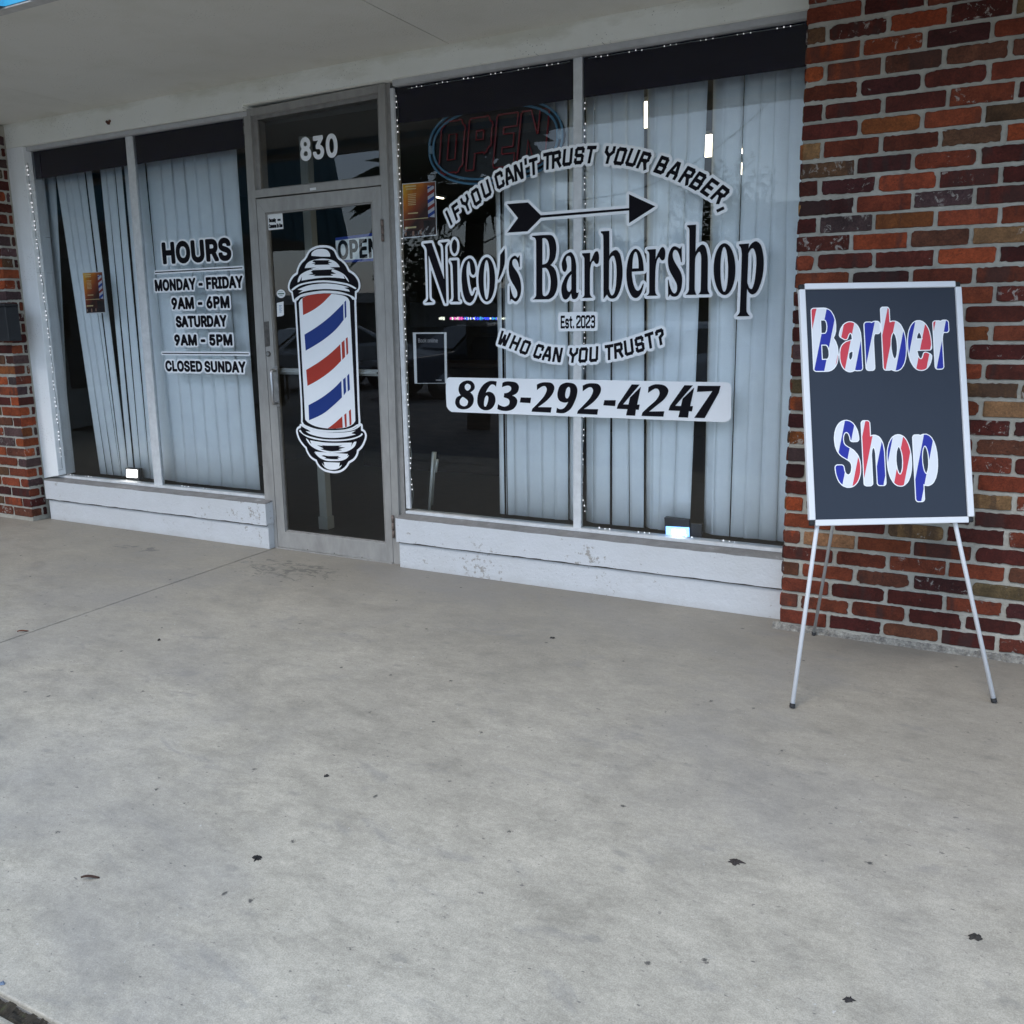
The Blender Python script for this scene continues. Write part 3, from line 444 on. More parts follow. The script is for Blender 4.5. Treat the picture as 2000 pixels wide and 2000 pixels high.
INTER = {"'":(206,[[78,318,70,509,136,509,128,318]]),',':(188,[[38,-119,68,71,137,71,84,-119]]),'-':(453,[[337,244,337,188,114,188,114,244]]),'.':(188,[[95,-4,86,-4,78,-1,70,3,63,9,57,16,53,24,50,32,50,41,50,50,53,59,57,66,63,73,70,79,78,83,86,86,95,87,104,86,113,83,121,79,128,73,134,66,138,59,140,50,141,41,140,32,138,24,134,16,128,9,121,3,113,-1,104,-4]]),'0':(453,[[227,-7,199,-5,174,1,151,11,130,24,111,41,95,62,80,86,69,113,60,144,53,178,49,214,48,254,49,294,53,330,60,364,69,395,81,422,95,447,112,467,130,484,151,498,174,508,200,514,227,516,254,514,279,508,302,498,323,484,342,467,358,447,372,422,384,395,393,364,400,330,404,294,405,254,404,214,400,178,393,144,384,113,373,86,359,62,342,41,323,24,302,11,279,1,254,-5],[227,50,245,51,261,56,276,63,290,74,303,87,313,103,323,122,330,144,336,168,340,194,343,223,344,254,343,285,340,314,336,341,330,365,323,387,313,405,303,422,290,435,276,446,261,453,245,458,227,460,209,458,192,453,177,446,163,435,151,422,140,405,131,387,123,365,117,341,113,314,110,285,109,254,110,223,113,194,117,168,123,144,131,122,140,103,151,87,163,74,177,63,192,56,209,51]]),'1':(453,[[76,0,76,55,391,55,391,0],[276,509,276,0,212,0,212,448,209,448,86,358,86,427,198,509]]),'2':(453,[[64,0,64,47,234,229,248,243,261,257,272,270,282,282,291,294,299,305,305,316,311,327,315,337,318,348,320,360,320,371,319,385,317,397,313,408,308,419,301,428,293,436,283,443,273,449,262,454,250,457,237,459,224,460,209,459,196,457,184,453,172,447,162,441,153,433,145,424,139,413,134,402,130,390,128,376,127,362,66,362,67,384,71,405,77,424,86,442,98,459,111,473,126,486,143,496,162,505,182,511,203,514,225,516,247,514,268,511,288,505,306,497,323,486,337,474,350,461,361,445,370,428,376,411,380,392,381,372,380,358,378,345,375,331,371,318,365,304,357,290,347,275,336,259,322,241,306,223,288,202,267,180,153,60,153,57,389,57,389,0]]),'3':(453,[[218,-7,195,-6,173,-3,152,2,133,10,114,19,98,30,83,43,70,57,60,74,52,91,46,111,44,132,109,132,111,119,115,107,120,97,126,87,134,78,144,71,154,64,165,59,178,55,191,52,204,50,219,50,234,51,248,53,262,56,275,61,287,67,297,74,307,83,315,93,321,104,325,116,328,130,329,145,328,158,326,172,322,184,316,196,308,207,299,217,288,226,275,234,260,240,242,244,223,247,201,248,157,248,157,299,288,448,288,452,70,452,70,509,372,509,372,461,211,278,211,289,239,290,264,288,287,284,308,276,327,265,344,253,359,239,371,222,381,205,387,186,392,166,393,145,392,123,387,103,380,84,370,66,358,50,344,36,327,23,309,12,288,4,266,-2,243,-6]]),'4':(453,[[40,105,40,158,247,509,311,509,109,166,109,163,413,163,413,105],[282,0,282,318,343,318,343,0]]),'5':(453,[[221,-7,199,-6,178,-2,159,3,140,11,123,21,108,32,94,45,83,60,73,76,66,93,62,111,60,130,122,130,124,119,127,108,132,98,138,89,145,80,154,73,163,66,173,60,184,56,196,52,208,50,221,50,236,51,250,53,264,58,276,64,288,72,298,82,307,92,314,104,320,117,324,131,327,146,328,162,327,178,324,193,320,208,314,221,306,233,297,244,286,254,275,262,262,269,248,273,233,276,218,277,205,276,192,275,180,272,167,268,156,264,145,258,136,252,128,246,67,253,96,509,366,509,366,452,151,452,134,301,136,301,145,308,155,315,166,320,178,325,190,329,203,331,216,333,229,334,247,333,263,330,279,326,294,321,308,314,321,306,334,296,345,285,355,273,364,260,372,246,379,231,384,215,388,199,390,181,391,163,390,139,385,117,379,95,369,76,357,57,343,41,327,27,309,15,289,6,268,-1,245,-5]]),'6':(453,[[226,-7,203,-5,182,-1,161,5,142,15,125,26,109,40,96,56,84,74,75,94,69,115,65,138,64,162,65,180,68,199,73,219,80,239,89,261,102,285,118,311,137,340,252,509,322,509,151,261,145,261,149,268,154,275,159,281,165,288,172,293,179,299,187,303,196,307,205,310,214,312,224,314,235,314,257,313,278,309,298,303,316,295,332,284,346,271,359,257,370,240,378,221,384,201,388,180,389,157,388,134,384,112,377,92,368,73,356,55,343,39,327,26,310,14,291,5,271,-2,249,-6],[226,48,241,49,254,52,267,56,279,63,289,70,299,79,307,90,314,101,320,114,324,128,327,142,327,157,327,173,324,187,320,201,314,213,307,225,299,235,289,244,279,251,267,258,254,262,241,264,226,265,212,264,198,262,186,258,174,252,163,244,153,235,145,225,138,214,132,201,128,188,126,174,125,158,126,143,128,128,132,114,138,102,145,90,153,79,163,70,174,63,186,56,198,52,212,49]]),'7':(453,[[97,0,323,448,323,452,62,452,62,509,391,509,391,449,165,0]]),'8':(453,[[226,-7,201,-6,178,-2,156,3,136,11,117,21,101,33,86,47,74,62,64,78,57,96,53,115,52,135,53,151,55,166,59,181,65,195,72,208,81,220,90,231,101,241,113,249,125,256,139,261,153,265,153,267,135,273,119,282,105,293,93,308,83,324,76,342,72,360,70,380,72,399,75,417,82,434,90,450,101,464,114,477,129,488,146,498,164,506,184,511,204,514,226,516,248,514,269,511,288,506,306,498,323,488,337,477,350,464,361,450,370,434,377,417,380,399,382,380,380,361,376,342,369,324,359,308,347,293,333,282,318,273,300,267,300,265,314,261,327,256,339,249,351,241,362,231,372,220,380,208,387,195,393,181,397,166,400,151,401,135,399,115,395,96,388,78,378,62,366,47,352,33,335,21,317,11,296,3,275,-2,251,-6],[226,49,243,50,258,52,272,55,285,60,296,66,307,74,315,82,323,91,329,102,333,113,336,126,337,139,336,152,333,165,329,177,322,189,314,199,305,208,295,216,283,223,270,228,256,232,242,234,226,235,211,234,196,232,182,228,169,223,157,216,147,208,138,199,130,189,123,177,119,165,116,152,115,139,116,126,119,113,123,102,129,91,136,82,145,74,156,66,167,60,180,55,195,52,210,50],[226,290,239,290,252,292,263,296,274,300,284,306,293,313,300,321,307,330,312,341,316,351,318,363,319,376,318,388,316,399,313,410,308,420,301,429,294,437,285,444,275,449,264,454,252,457,240,459,226,460,213,459,200,457,188,454,177,449,167,444,159,437,151,429,145,420,139,410,136,399,134,388,133,376,134,363,136,351,139,341,145,330,151,321,159,313,168,306,178,300,189,296,201,292,213,290]]),'9':(453,[[226,516,249,514,271,510,291,503,310,494,328,482,343,468,356,452,368,434,377,414,384,393,388,371,389,347,388,328,385,309,380,290,373,270,363,248,350,224,334,197,315,168,200,0,130,0,301,248,307,248,303,240,299,234,294,227,287,221,281,215,273,210,265,206,257,202,248,199,238,196,228,195,218,195,195,196,175,199,155,206,137,214,121,225,106,237,94,252,83,269,74,287,68,307,65,329,64,352,65,375,69,397,75,417,85,436,96,454,110,469,125,483,143,494,162,504,182,510,203,514],[226,460,212,459,199,457,186,452,174,446,163,438,154,429,145,419,138,407,133,395,129,381,126,367,125,352,126,336,129,322,133,308,138,295,145,284,154,274,163,265,174,257,186,251,199,247,212,244,226,243,240,244,254,247,267,251,279,257,289,265,299,273,307,284,314,295,320,308,324,321,327,335,327,350,327,366,324,381,320,394,314,407,307,419,299,429,290,438,279,446,267,452,254,457,241,459]]),'?':(358,[[132,152,132,159,133,181,134,200,137,216,141,230,146,241,153,252,160,261,168,269,177,277,187,284,197,291,209,298,220,306,230,314,239,324,247,334,253,345,258,357,261,370,262,384,261,395,259,406,255,416,250,425,244,433,237,441,229,447,220,452,211,456,200,459,189,461,178,462,167,461,157,459,147,457,137,453,128,448,120,441,112,434,106,425,100,416,96,404,93,392,92,378,27,378,29,399,33,418,40,436,49,452,60,467,73,479,87,490,103,499,120,506,138,511,157,515,178,516,199,514,219,511,238,506,255,498,270,489,284,478,296,465,306,451,314,435,319,418,323,401,324,382,323,362,319,344,314,327,306,311,296,297,284,284,270,272,254,261,244,254,235,248,226,241,219,235,213,229,207,221,203,214,200,205,197,196,195,185,194,172,194,158,194,152],[164,-4,155,-4,146,-1,138,3,131,9,126,16,121,24,119,32,118,41,119,50,121,58,126,66,131,73,138,79,146,83,155,86,164,86,173,86,181,83,189,79,196,73,202,66,206,58,208,50,209,41,208,32,206,24,202,16,196,9,189,3,181,-1,173,-4]]),'A':(480,[[16,0,201,509,276,509,463,0,395,0,287,302,282,317,276,334,270,352,264,372,257,394,250,420,241,447,232,478,245,478,236,447,228,419,220,393,213,371,191,302,85,0],[110,142,110,199,370,199,370,142]]),'B':(456,[[60,0,60,509,241,509,266,508,289,504,310,499,329,491,345,481,359,469,371,456,381,442,388,426,394,410,397,392,398,374,397,358,395,344,392,331,387,320,380,310,373,301,365,293,356,286,347,280,336,275,326,270,315,267,315,262,327,261,339,257,351,252,363,245,374,237,385,227,394,216,402,203,409,189,414,173,417,155,418,136,417,117,413,100,408,83,400,67,390,52,377,39,362,28,344,18,324,10,301,4,275,1,247,0],[125,57,245,57,272,58,296,63,315,70,330,80,341,92,349,105,354,120,355,137,355,149,352,161,348,173,342,184,335,194,327,203,317,211,306,218,293,224,279,228,264,230,248,231,125,231],[125,285,238,285,252,286,265,288,277,291,288,296,299,302,308,309,316,317,323,326,329,337,333,348,335,359,336,372,334,388,330,403,323,417,313,429,299,439,283,446,263,450,240,452,125,452]]),'C':(510,[[267,-7,235,-5,205,1,177,11,150,25,126,42,104,63,86,88,70,115,57,146,48,179,42,215,40,254,42,293,48,329,57,362,70,393,86,421,104,445,126,466,150,484,177,498,205,508,235,514,267,516,286,515,305,513,323,509,340,504,357,498,373,490,388,481,402,471,415,460,427,447,438,433,448,418,456,402,463,385,469,367,473,348,408,348,405,361,401,373,395,384,389,395,382,404,375,413,366,421,357,428,348,435,337,440,327,445,315,449,304,452,292,454,280,455,267,456,245,454,223,450,203,443,184,432,166,419,150,403,137,385,125,364,116,340,109,314,105,285,103,254,105,223,109,194,116,168,125,145,137,123,151,105,166,89,184,76,203,66,223,59,245,54,267,53,280,53,292,55,304,57,315,60,327,64,337,69,348,74,357,81,366,88,375,96,382,105,389,114,395,125,401,136,405,148,408,160,473,160,469,142,463,124,457,107,448,91,438,76,428,62,416,49,402,38,388,28,373,19,357,11,341,5,323,0,305,-4,286,-6]]),'D':(502,[[219,0,96,0,96,57,215,57,244,58,272,63,296,70,318,81,337,94,354,110,368,128,379,149,388,172,394,198,398,226,399,255,398,285,394,312,388,337,379,361,368,381,354,399,338,415,320,428,299,438,275,446,249,450,221,452,93,452,93,509,225,509,261,507,294,501,325,492,353,478,377,461,399,441,418,418,433,391,446,361,455,329,460,293,462,255,460,217,455,181,446,149,433,119,417,92,398,68,376,48,351,31,322,17,291,8,256,2],[125,509,125,0,60,0,60,509]]),'E':(419,[[60,0,60,509,372,509,372,452,125,452,125,286,355,286,355,229,125,229,125,57,375,57,375,0]]),'F':(410,[[60,0,60,509,369,509,369,452,125,452,125,278,346,278,346,221,125,221,125,0]]),'G':(520,[[269,-7,236,-5,205,1,176,11,149,25,125,43,104,64,85,88,69,116,57,146,47,179,42,215,40,254,42,293,47,329,57,362,69,393,85,421,103,445,125,466,149,484,175,498,203,508,233,514,265,516,285,515,304,513,322,509,340,504,358,497,374,489,389,480,403,469,416,458,429,445,439,431,449,416,458,401,465,384,470,367,474,349,408,349,404,361,399,372,393,383,387,393,380,403,373,411,365,420,356,427,347,434,337,439,326,444,315,448,304,452,291,454,279,455,265,456,243,454,222,450,202,443,183,432,166,419,150,404,137,385,125,364,116,340,109,314,105,285,103,254,105,223,109,194,116,168,125,145,137,124,151,105,166,90,184,76,203,66,224,59,246,54,269,53,290,54,309,57,328,63,345,71,360,81,374,93,386,107,396,123,404,141,410,160,414,180,415,202,434,199,283,199,283,256,478,256,478,200,476,170,471,141,463,115,451,91,436,69,419,50,399,33,377,19,352,8,326,0,298,-5]]),'H':(517,[[60,0,60,509,125,509,125,289,392,289,392,509,457,509,457,0,392,0,392,232,125,232,125,0]]),'I':(300,[[31,0,31,57,118,57,118,452,31,452,31,509,269,509,269,452,183,452,183,57,269,57,269,0]]),'L':(393,[[60,0,60,509,125,509,125,57,361,57,361,0]]),'M':(628,[[60,0,60,509,152,509,277,187,322,49,307,49,352,187,476,509,568,509,568,0,504,0,504,291,507,457,513,457,456,291,342,0,286,0,170,291,112,457,119,457,122,291,122,0]]),'N':(523,[[60,0,60,509,136,509,343,183,394,94,401,82,407,68,414,55,405,54,403,68,402,81,401,95,401,108,399,195,399,509,463,509,463,0,387,0,202,290,108,452,119,454,125,291,125,0]]),'O':(533,[[267,-7,235,-5,205,1,177,11,150,25,126,42,105,63,86,88,70,115,57,146,48,179,42,215,40,254,42,293,48,329,57,362,70,393,86,421,105,445,126,466,150,484,177,498,205,508,235,514,267,516,299,514,329,508,357,498,384,484,408,466,429,445,448,421,464,393,477,362,486,329,491,293,493,254,491,215,486,179,477,146,464,115,448,88,429,63,408,42,384,25,357,11,329,1,299,-5],[267,53,289,54,310,59,330,66,349,76,367,89,383,105,396,123,408,144,418,168,425,194,429,223,430,254,429,286,425,314,418,341,408,365,396,386,383,404,367,420,349,433,330,443,310,450,289,454,267,456,245,454,223,450,203,443,184,433,167,420,151,404,137,385,125,364,116,340,109,314,105,285,103,254,105,223,109,194,116,168,125,144,137,123,151,105,167,89,184,76,203,66,223,59,245,54]]),'P':(445,[[60,0,60,509,235,509,263,507,289,503,312,497,332,487,350,476,366,462,379,447,390,430,398,411,404,391,407,370,409,348,407,325,404,304,398,284,390,265,379,248,366,233,350,219,332,207,312,198,289,191,263,187,235,186,109,186,109,242,233,242,252,243,269,246,284,250,297,256,308,264,318,272,327,282,333,294,338,306,342,319,344,333,344,348,344,362,342,376,338,389,333,402,326,413,318,423,308,431,297,439,284,444,268,449,251,451,232,452,125,452,125,0]]),'R':(449,[[60,0,60,509,236,509,264,507,290,504,313,497,333,489,351,478,367,465,380,450,390,433,399,415,405,395,408,374,409,352,408,330,405,309,399,290,390,271,380,255,367,240,351,228,333,217,312,209,289,203,264,199,236,198,96,198,96,255,234,255,252,256,269,258,284,262,298,267,309,273,319,281,327,290,334,300,339,312,342,324,344,338,345,352,344,367,342,380,339,393,334,405,327,415,319,425,309,433,298,440,284,445,269,449,252,451,233,452,125,452,125,0],[353,0,230,229,303,229,428,0]]),'S':(447,[[224,-9,197,-8,172,-4,149,1,128,9,108,19,91,31,76,45,64,60,54,77,46,96,41,115,38,137,104,137,107,123,110,110,116,98,123,88,132,79,142,71,154,64,166,59,180,55,194,52,209,50,224,49,241,50,257,52,272,55,286,60,299,66,311,74,321,82,329,92,336,102,341,114,345,126,346,139,345,151,342,161,338,171,332,179,325,186,316,193,307,199,296,205,284,209,272,214,259,218,245,222,184,239,154,249,128,260,105,274,86,289,71,307,60,326,54,348,52,372,53,393,58,413,65,431,75,448,87,463,102,476,119,488,138,498,158,506,180,511,203,514,227,516,252,514,275,511,296,505,316,498,334,488,351,476,365,463,377,449,387,433,394,415,399,397,401,378,337,378,334,396,326,412,316,426,302,437,286,447,267,453,247,457,225,459,209,458,194,456,180,452,167,448,156,442,145,435,136,427,129,418,123,409,118,398,116,387,115,376,116,363,119,352,124,342,131,334,139,326,148,319,158,313,169,308,180,304,191,300,202,296,212,293,264,279,276,276,287,272,299,268,312,264,324,258,336,252,347,245,359,238,369,229,379,220,387,209,395,198,401,185,405,171,407,155,408,139,407,118,403,99,396,81,386,64,374,48,360,34,343,21,323,11,302,2,278,-4,252,-8]]),'T':(449,[[32,452,32,509,417,509,417,452,257,452,257,0,193,0,193,452]]),'U':(517,[[259,-8,230,-7,203,-2,177,5,154,15,133,28,114,43,98,60,85,80,74,101,66,124,62,148,60,173,60,509,124,509,124,178,125,160,128,144,133,128,141,113,150,99,160,87,173,77,187,68,203,61,220,56,239,53,259,52,279,53,298,56,315,61,331,68,345,77,357,87,368,99,377,113,384,128,389,144,392,160,393,178,393,509,457,509,457,173,456,148,451,124,443,101,433,80,419,60,403,43,384,28,363,15,340,5,315,-2,288,-7]]),'W':(686,[[155,0,16,509,82,509,163,196,197,40,189,40,224,196,306,509,380,509,462,196,497,40,488,40,523,196,603,509,670,509,530,0,455,0,368,323,363,339,359,356,355,373,351,391,347,410,344,431,340,452,336,475,350,475,346,453,342,433,339,413,335,395,331,377,327,359,323,341,318,323,230,0]]),'Y':(472,[[203,0,203,208,16,509,91,509,192,344,200,331,208,318,215,305,222,292,229,279,236,264,243,248,250,230,224,230,231,248,237,265,244,280,251,293,258,306,265,318,273,331,280,344,381,509,455,509,268,208,268,0]]),'a':(389,[[160,-9,142,-8,126,-5,110,-1,94,5,80,12,68,22,57,32,48,45,40,58,35,73,31,90,30,108,31,123,34,138,38,150,43,161,50,171,58,179,67,187,78,193,89,199,100,203,112,207,125,211,138,213,152,216,165,218,178,220,234,227,244,228,252,230,259,232,265,235,270,238,273,243,275,248,275,268,273,279,271,288,267,297,262,304,256,311,248,317,240,322,230,326,220,329,208,330,196,331,183,330,171,329,159,326,149,322,140,318,132,313,124,307,118,301,112,294,107,288,103,281,100,274,41,291,48,308,57,322,67,335,79,346,91,355,104,364,118,370,133,375,148,379,163,382,179,384,194,384,204,384,215,383,227,382,239,379,251,376,263,372,275,367,286,360,296,353,306,343,315,333,322,320,329,306,333,290,336,272,337,251,337,0,277,0,277,52,272,52,269,45,264,38,258,32,252,25,244,18,236,12,226,6,215,1,203,-3,190,-6,176,-8],[170,45,187,46,202,49,216,53,228,59,239,66,248,74,257,83,263,93,269,104,272,115,275,126,276,138,276,190,273,188,270,186,265,184,165,166,154,164,144,162,134,159,125,155,117,150,110,145,103,139,98,132,95,124,93,115,92,105,92,95,94,87,98,79,102,72,107,66,114,61,121,56,130,52,139,49,149,47,159,46]]),'b':(424,[[229,-8,213,-7,198,-5,184,-1,172,4,162,10,153,17,145,24,138,31,132,39,127,46,122,53,118,59,112,59,112,0,53,0,53,509,114,509,114,319,118,319,137,346,144,353,152,360,161,367,171,373,183,378,197,381,212,384,229,384,252,383,274,378,294,371,313,361,330,347,345,332,359,313,370,293,379,270,385,245,389,218,390,189,389,160,385,133,379,108,370,84,359,64,346,45,330,29,313,16,294,5,274,-2,252,-7],[220,47,237,48,253,51,267,57,279,66,291,76,301,88,309,101,316,117,321,133,325,151,327,170,328,189,327,209,325,227,321,245,316,261,309,276,301,290,291,301,280,311,267,319,253,325,237,329,220,330,203,329,188,325,174,320,161,312,150,302,140,291,132,278,125,263,120,247,116,229,113,210,113,189,113,169,116,150,120,132,125,115,132,100,140,86,150,75,162,65,174,57,188,51,204,48]]),'c':(396,[[207,-8,182,-7,159,-2,137,6,117,16,98,30,82,46,68,64,56,85,46,108,40,133,36,159,34,187,36,216,40,243,46,268,56,291,68,312,82,330,98,346,117,360,137,371,159,378,182,383,207,384,221,384,234,383,247,380,260,377,272,373,284,368,295,362,305,356,315,349,324,341,332,332,340,322,347,312,353,301,358,289,362,277,303,262,301,269,298,276,294,283,290,289,286,295,281,301,276,306,270,311,264,315,257,319,250,322,242,325,234,327,226,329,217,329,207,330,189,329,173,325,158,319,145,310,134,300,124,287,115,274,108,258,103,242,99,224,97,206,96,187,97,169,99,151,103,134,108,117,115,102,124,89,134,76,145,66,158,57,173,51,189,48,207,46,217,47,226,48,234,49,243,52,250,54,258,58,264,62,271,66,277,71,282,76,287,82,292,89,296,95,299,102,302,110,304,117,363,102,359,90,354,78,348,67,341,56,334,46,325,37,316,29,306,21,296,15,285,9,273,4,261,-1,248,-4,235,-6,221,-8]]),'e':(404,[[212,-8,185,-7,161,-2,138,6,117,16,98,30,82,46,68,64,56,85,46,108,40,132,35,159,34,187,35,215,39,242,46,267,55,290,67,311,81,329,97,346,115,359,135,370,157,378,180,383,205,384,221,384,236,382,251,379,266,374,280,368,294,361,307,351,319,341,331,329,341,315,350,299,357,282,363,263,368,242,370,219,371,194,371,169,75,169,75,221,338,221,310,202,309,220,307,237,303,254,298,269,291,282,283,294,273,305,263,314,250,321,237,326,222,329,205,330,189,329,173,326,159,321,146,313,135,304,125,294,116,282,109,270,103,256,99,241,97,226,96,211,96,178,97,157,100,139,104,122,110,106,118,92,128,80,139,70,151,61,165,55,179,50,195,47,212,46,224,47,234,48,244,50,254,53,263,56,271,61,278,66,285,73,292,80,297,88,302,96,306,105,365,91,360,77,353,63,345,51,335,39,324,29,311,19,298,11,283,4,266,-1,249,-5,231,-7]]),'h':(410,[[114,227,114,0,53,0,53,509,114,509,114,287,102,287,112,312,124,332,137,349,152,362,169,372,187,379,207,383,227,384,246,383,264,380,280,376,295,369,309,360,321,349,332,336,341,321,348,304,353,285,356,264,357,240,357,0,296,0,296,235,295,256,290,275,283,291,273,304,260,315,246,323,229,328,210,329,197,328,184,326,172,322,161,317,150,311,141,303,133,293,126,283,121,271,117,257,114,243]]),'i':(167,[[53,0,53,379,114,379,114,0],[84,443,75,444,67,446,60,449,54,455,48,461,44,468,42,475,41,483,42,491,44,499,48,506,54,512,60,517,67,521,75,523,84,524,92,523,100,521,107,517,114,512,119,506,123,499,126,491,126,483,126,475,123,468,119,461,114,455,107,449,100,446,92,444]]),'k':(381,[[110,137,110,212,121,212,284,379,360,379,184,199,177,199],[53,0,53,509,114,509,114,0],[294,0,148,186,191,229,372,0]]),'l':(189,[[139,-2,119,-1,101,3,86,10,74,20,65,33,58,47,54,65,53,84,53,509,114,509,114,99,114,87,115,77,117,68,120,62,124,58,130,54,137,53,146,52,170,54,181,3]]),'m':(610,[[53,0,53,379,112,379,112,295,108,295,112,310,118,323,125,335,132,346,141,355,151,363,161,370,172,376,183,380,195,384,207,386,219,386,239,385,257,380,273,372,287,361,299,347,309,331,316,314,321,295,312,295,317,308,322,321,329,332,337,343,347,353,357,361,368,369,381,375,394,380,407,383,422,385,437,386,453,385,468,383,483,378,497,372,510,364,522,354,532,342,541,328,548,313,553,296,556,276,557,255,557,0,496,0,496,254,494,273,490,289,483,302,473,313,460,321,447,326,433,329,419,330,406,330,395,328,384,324,374,320,365,314,358,307,351,299,345,290,341,280,338,270,336,259,335,247,335,0,274,0,274,260,273,275,269,288,262,301,253,311,242,320,229,326,215,329,199,330,188,330,178,328,168,325,158,320,148,314,140,307,132,299,126,289,121,278,117,266,114,253,114,238,114,0]]),'n':(410,[[114,227,114,0,53,0,53,379,112,379,112,287,102,287,112,312,124,332,137,349,152,362,169,372,187,379,207,383,227,384,246,383,264,380,280,376,295,369,309,360,321,349,332,336,341,321,348,304,353,285,356,264,357,240,357,0,296,0,296,235,295,256,290,275,283,291,273,304,260,315,246,323,229,328,210,329,197,328,184,326,172,322,161,317,150,311,141,303,133,293,126,283,121,271,117,257,114,243]]),'o':(415,[[207,-8,182,-7,159,-2,137,6,117,16,98,30,82,46,68,64,56,85,46,108,40,133,36,159,34,187,36,216,40,243,46,268,56,291,68,312,82,330,98,346,117,360,137,371,159,378,182,383,207,384,233,383,256,378,278,371,299,360,317,346,333,330,347,312,359,291,369,268,376,243,380,216,381,187,380,159,376,133,369,108,359,85,347,64,333,46,317,30,299,16,278,6,256,-2,233,-7],[207,46,226,48,242,51,257,57,270,66,282,76,292,89,300,102,307,117,312,134,316,151,318,169,319,187,318,206,316,224,312,242,307,258,300,274,292,287,282,300,270,310,257,319,242,325,226,329,207,330,189,329,173,325,158,319,145,310,134,300,124,287,115,274,108,258,103,242,99,224,97,206,96,187,97,169,99,151,103,134,108,117,115,102,124,89,134,76,145,66,158,57,173,51,189,48]]),'p':(424,[[53,-143,53,379,112,379,112,319,118,319,122,325,126,331,131,338,137,346,144,353,152,360,161,367,171,373,183,378,197,381,212,384,229,384,252,383,274,378,294,371,313,361,330,347,345,332,359,313,370,293,379,270,385,245,389,218,390,189,389,160,385,133,379,108,370,84,359,64,346,45,330,29,313,16,294,5,274,-2,252,-7,229,-8,213,-7,198,-5,184,-1,173,4,162,10,153,17,145,24,138,31,132,39,127,46,122,53,118,59,114,59,114,-143],[220,47,237,48,253,51,267,57,279,66,291,76,301,88,309,101,316,117,321,133,325,151,327,170,328,189,327,209,325,227,321,245,316,261,309,276,301,290,291,301,280,311,267,319,253,325,237,329,220,330,203,329,188,325,174,320,161,312,150,302,140,291,132,278,125,263,120,247,116,229,113,210,113,189,113,169,116,150,120,132,125,115,132,100,140,86,150,75,162,65,174,57,188,51,204,48]]),'r':(259,[[53,0,53,379,112,379,112,321,115,321,122,335,130,347,140,358,152,367,166,375,181,380,196,384,213,385,243,384,243,322,207,326,194,325,182,323,170,319,159,315,149,309,140,301,132,293,126,284,121,273,117,262,114,250,114,237,114,0]]),'s':(365,[[182,-8,163,-7,145,-5,128,-2,112,3,98,10,84,18,72,27,62,38,53,50,45,63,40,78,36,94,94,107,99,92,105,79,114,69,124,60,136,54,150,49,165,46,181,45,200,46,217,50,232,55,244,62,255,71,262,81,267,91,268,103,267,112,265,121,260,129,254,136,246,142,237,147,225,151,212,155,149,170,125,177,104,186,87,196,72,208,61,222,53,237,48,255,47,274,48,290,51,305,57,319,65,332,75,343,87,354,100,363,115,370,131,377,149,381,167,384,187,384,206,384,223,381,239,378,254,372,267,366,279,358,290,349,299,339,307,328,314,316,319,303,324,290,268,277,264,288,258,298,251,307,243,316,232,323,219,328,205,331,187,333,171,332,156,329,143,324,131,317,121,308,114,299,110,289,109,277,110,267,112,258,117,250,124,243,133,237,144,232,157,227,172,223,229,209,254,202,275,194,292,183,306,171,317,158,325,142,330,125,331,107,330,90,326,75,321,61,312,47,302,35,290,24,276,15,260,6,242,0,223,-5,203,-7]]),'t':(227,[[204,379,204,327,6,327,6,379],[65,471,126,471,126,98,127,86,128,76,132,68,136,61,142,56,150,53,159,51,170,50,202,54,213,2,168,-4,145,-3,125,2,107,10,92,21,80,35,72,52,67,71,65,93]]),'u':(410,[[182,-5,164,-4,146,-1,130,4,115,11,101,20,89,31,78,44,69,59,62,76,57,95,54,116,53,139,53,379,114,379,114,144,115,123,119,105,127,89,137,75,150,64,164,56,181,52,200,50,213,51,226,53,238,57,249,62,259,69,268,77,276,86,283,97,289,109,293,122,295,137,296,153,296,379,357,379,357,0,298,0,298,92,307,92,297,67,286,47,272,30,257,17,240,7,222,0,203,-4]]),'y':(389,[[47,-139,61,-86,80,-89,88,-90,96,-90,104,-89,111,-87,118,-84,124,-80,130,-74,136,-67,141,-58,146,-48,151,-36,163,-1,17,379,84,379,165,155,171,138,177,121,182,104,187,87,191,70,196,53,201,37,206,21,184,21,202,87,207,104,212,121,218,138,224,155,305,379,371,379,204,-58,198,-72,191,-85,184,-97,177,-107,168,-116,159,-124,150,-130,139,-136,128,-140,117,-143,104,-145,91,-145]])}
def glyph(ch): a, L = INTER[ch]; return a/1000, [[(l[i]/1000, l[i+1]/1000) for i in range(0, len(l), 2)] for l in L]
CAPH = 0.508
def text(s, x0, x1, zb, cap, slant=0.0, track=0.0, rise=0.0):
    """glyph shapes of s fitted between x0 and x1, baseline zb, capital height cap"""
    adv = 0; items = []
    for ch in s:
        if ch == ' ': adv += 0.16; continue
        a, L = glyph(ch); items.append((adv, L)); adv += a+track
    mn = min(p[0]+o for o, L in items for l in L for p in l); mx = max(p[0]+o for o, L in items for l in L for p in l)
    sx = (x1-x0)/(mx-mn); sz = cap/CAPH
    return [[[(x0+(p[0]+o-mn)*sx+slant*p[1]*sz, zb+p[1]*sz+rise*((p[0]+o-mn)*sx)) for p in l] for l in L] for o, L in items]
def pxloops(paths, fn, y=0.0): return [[W(*fn(p[0], p[1]), y) for p in smooth(path(s) if isinstance(s, str) else s)] for s in paths]
def rectpx(x0, y0, x1, y1): return [W(x0, y0), W(x1, y0), W(x1, y1), W(x0, y1)]
def rect(x0, z0, x1, z1): return [(x0, z0), (x1, z0), (x1, z1), (x0, z1)]
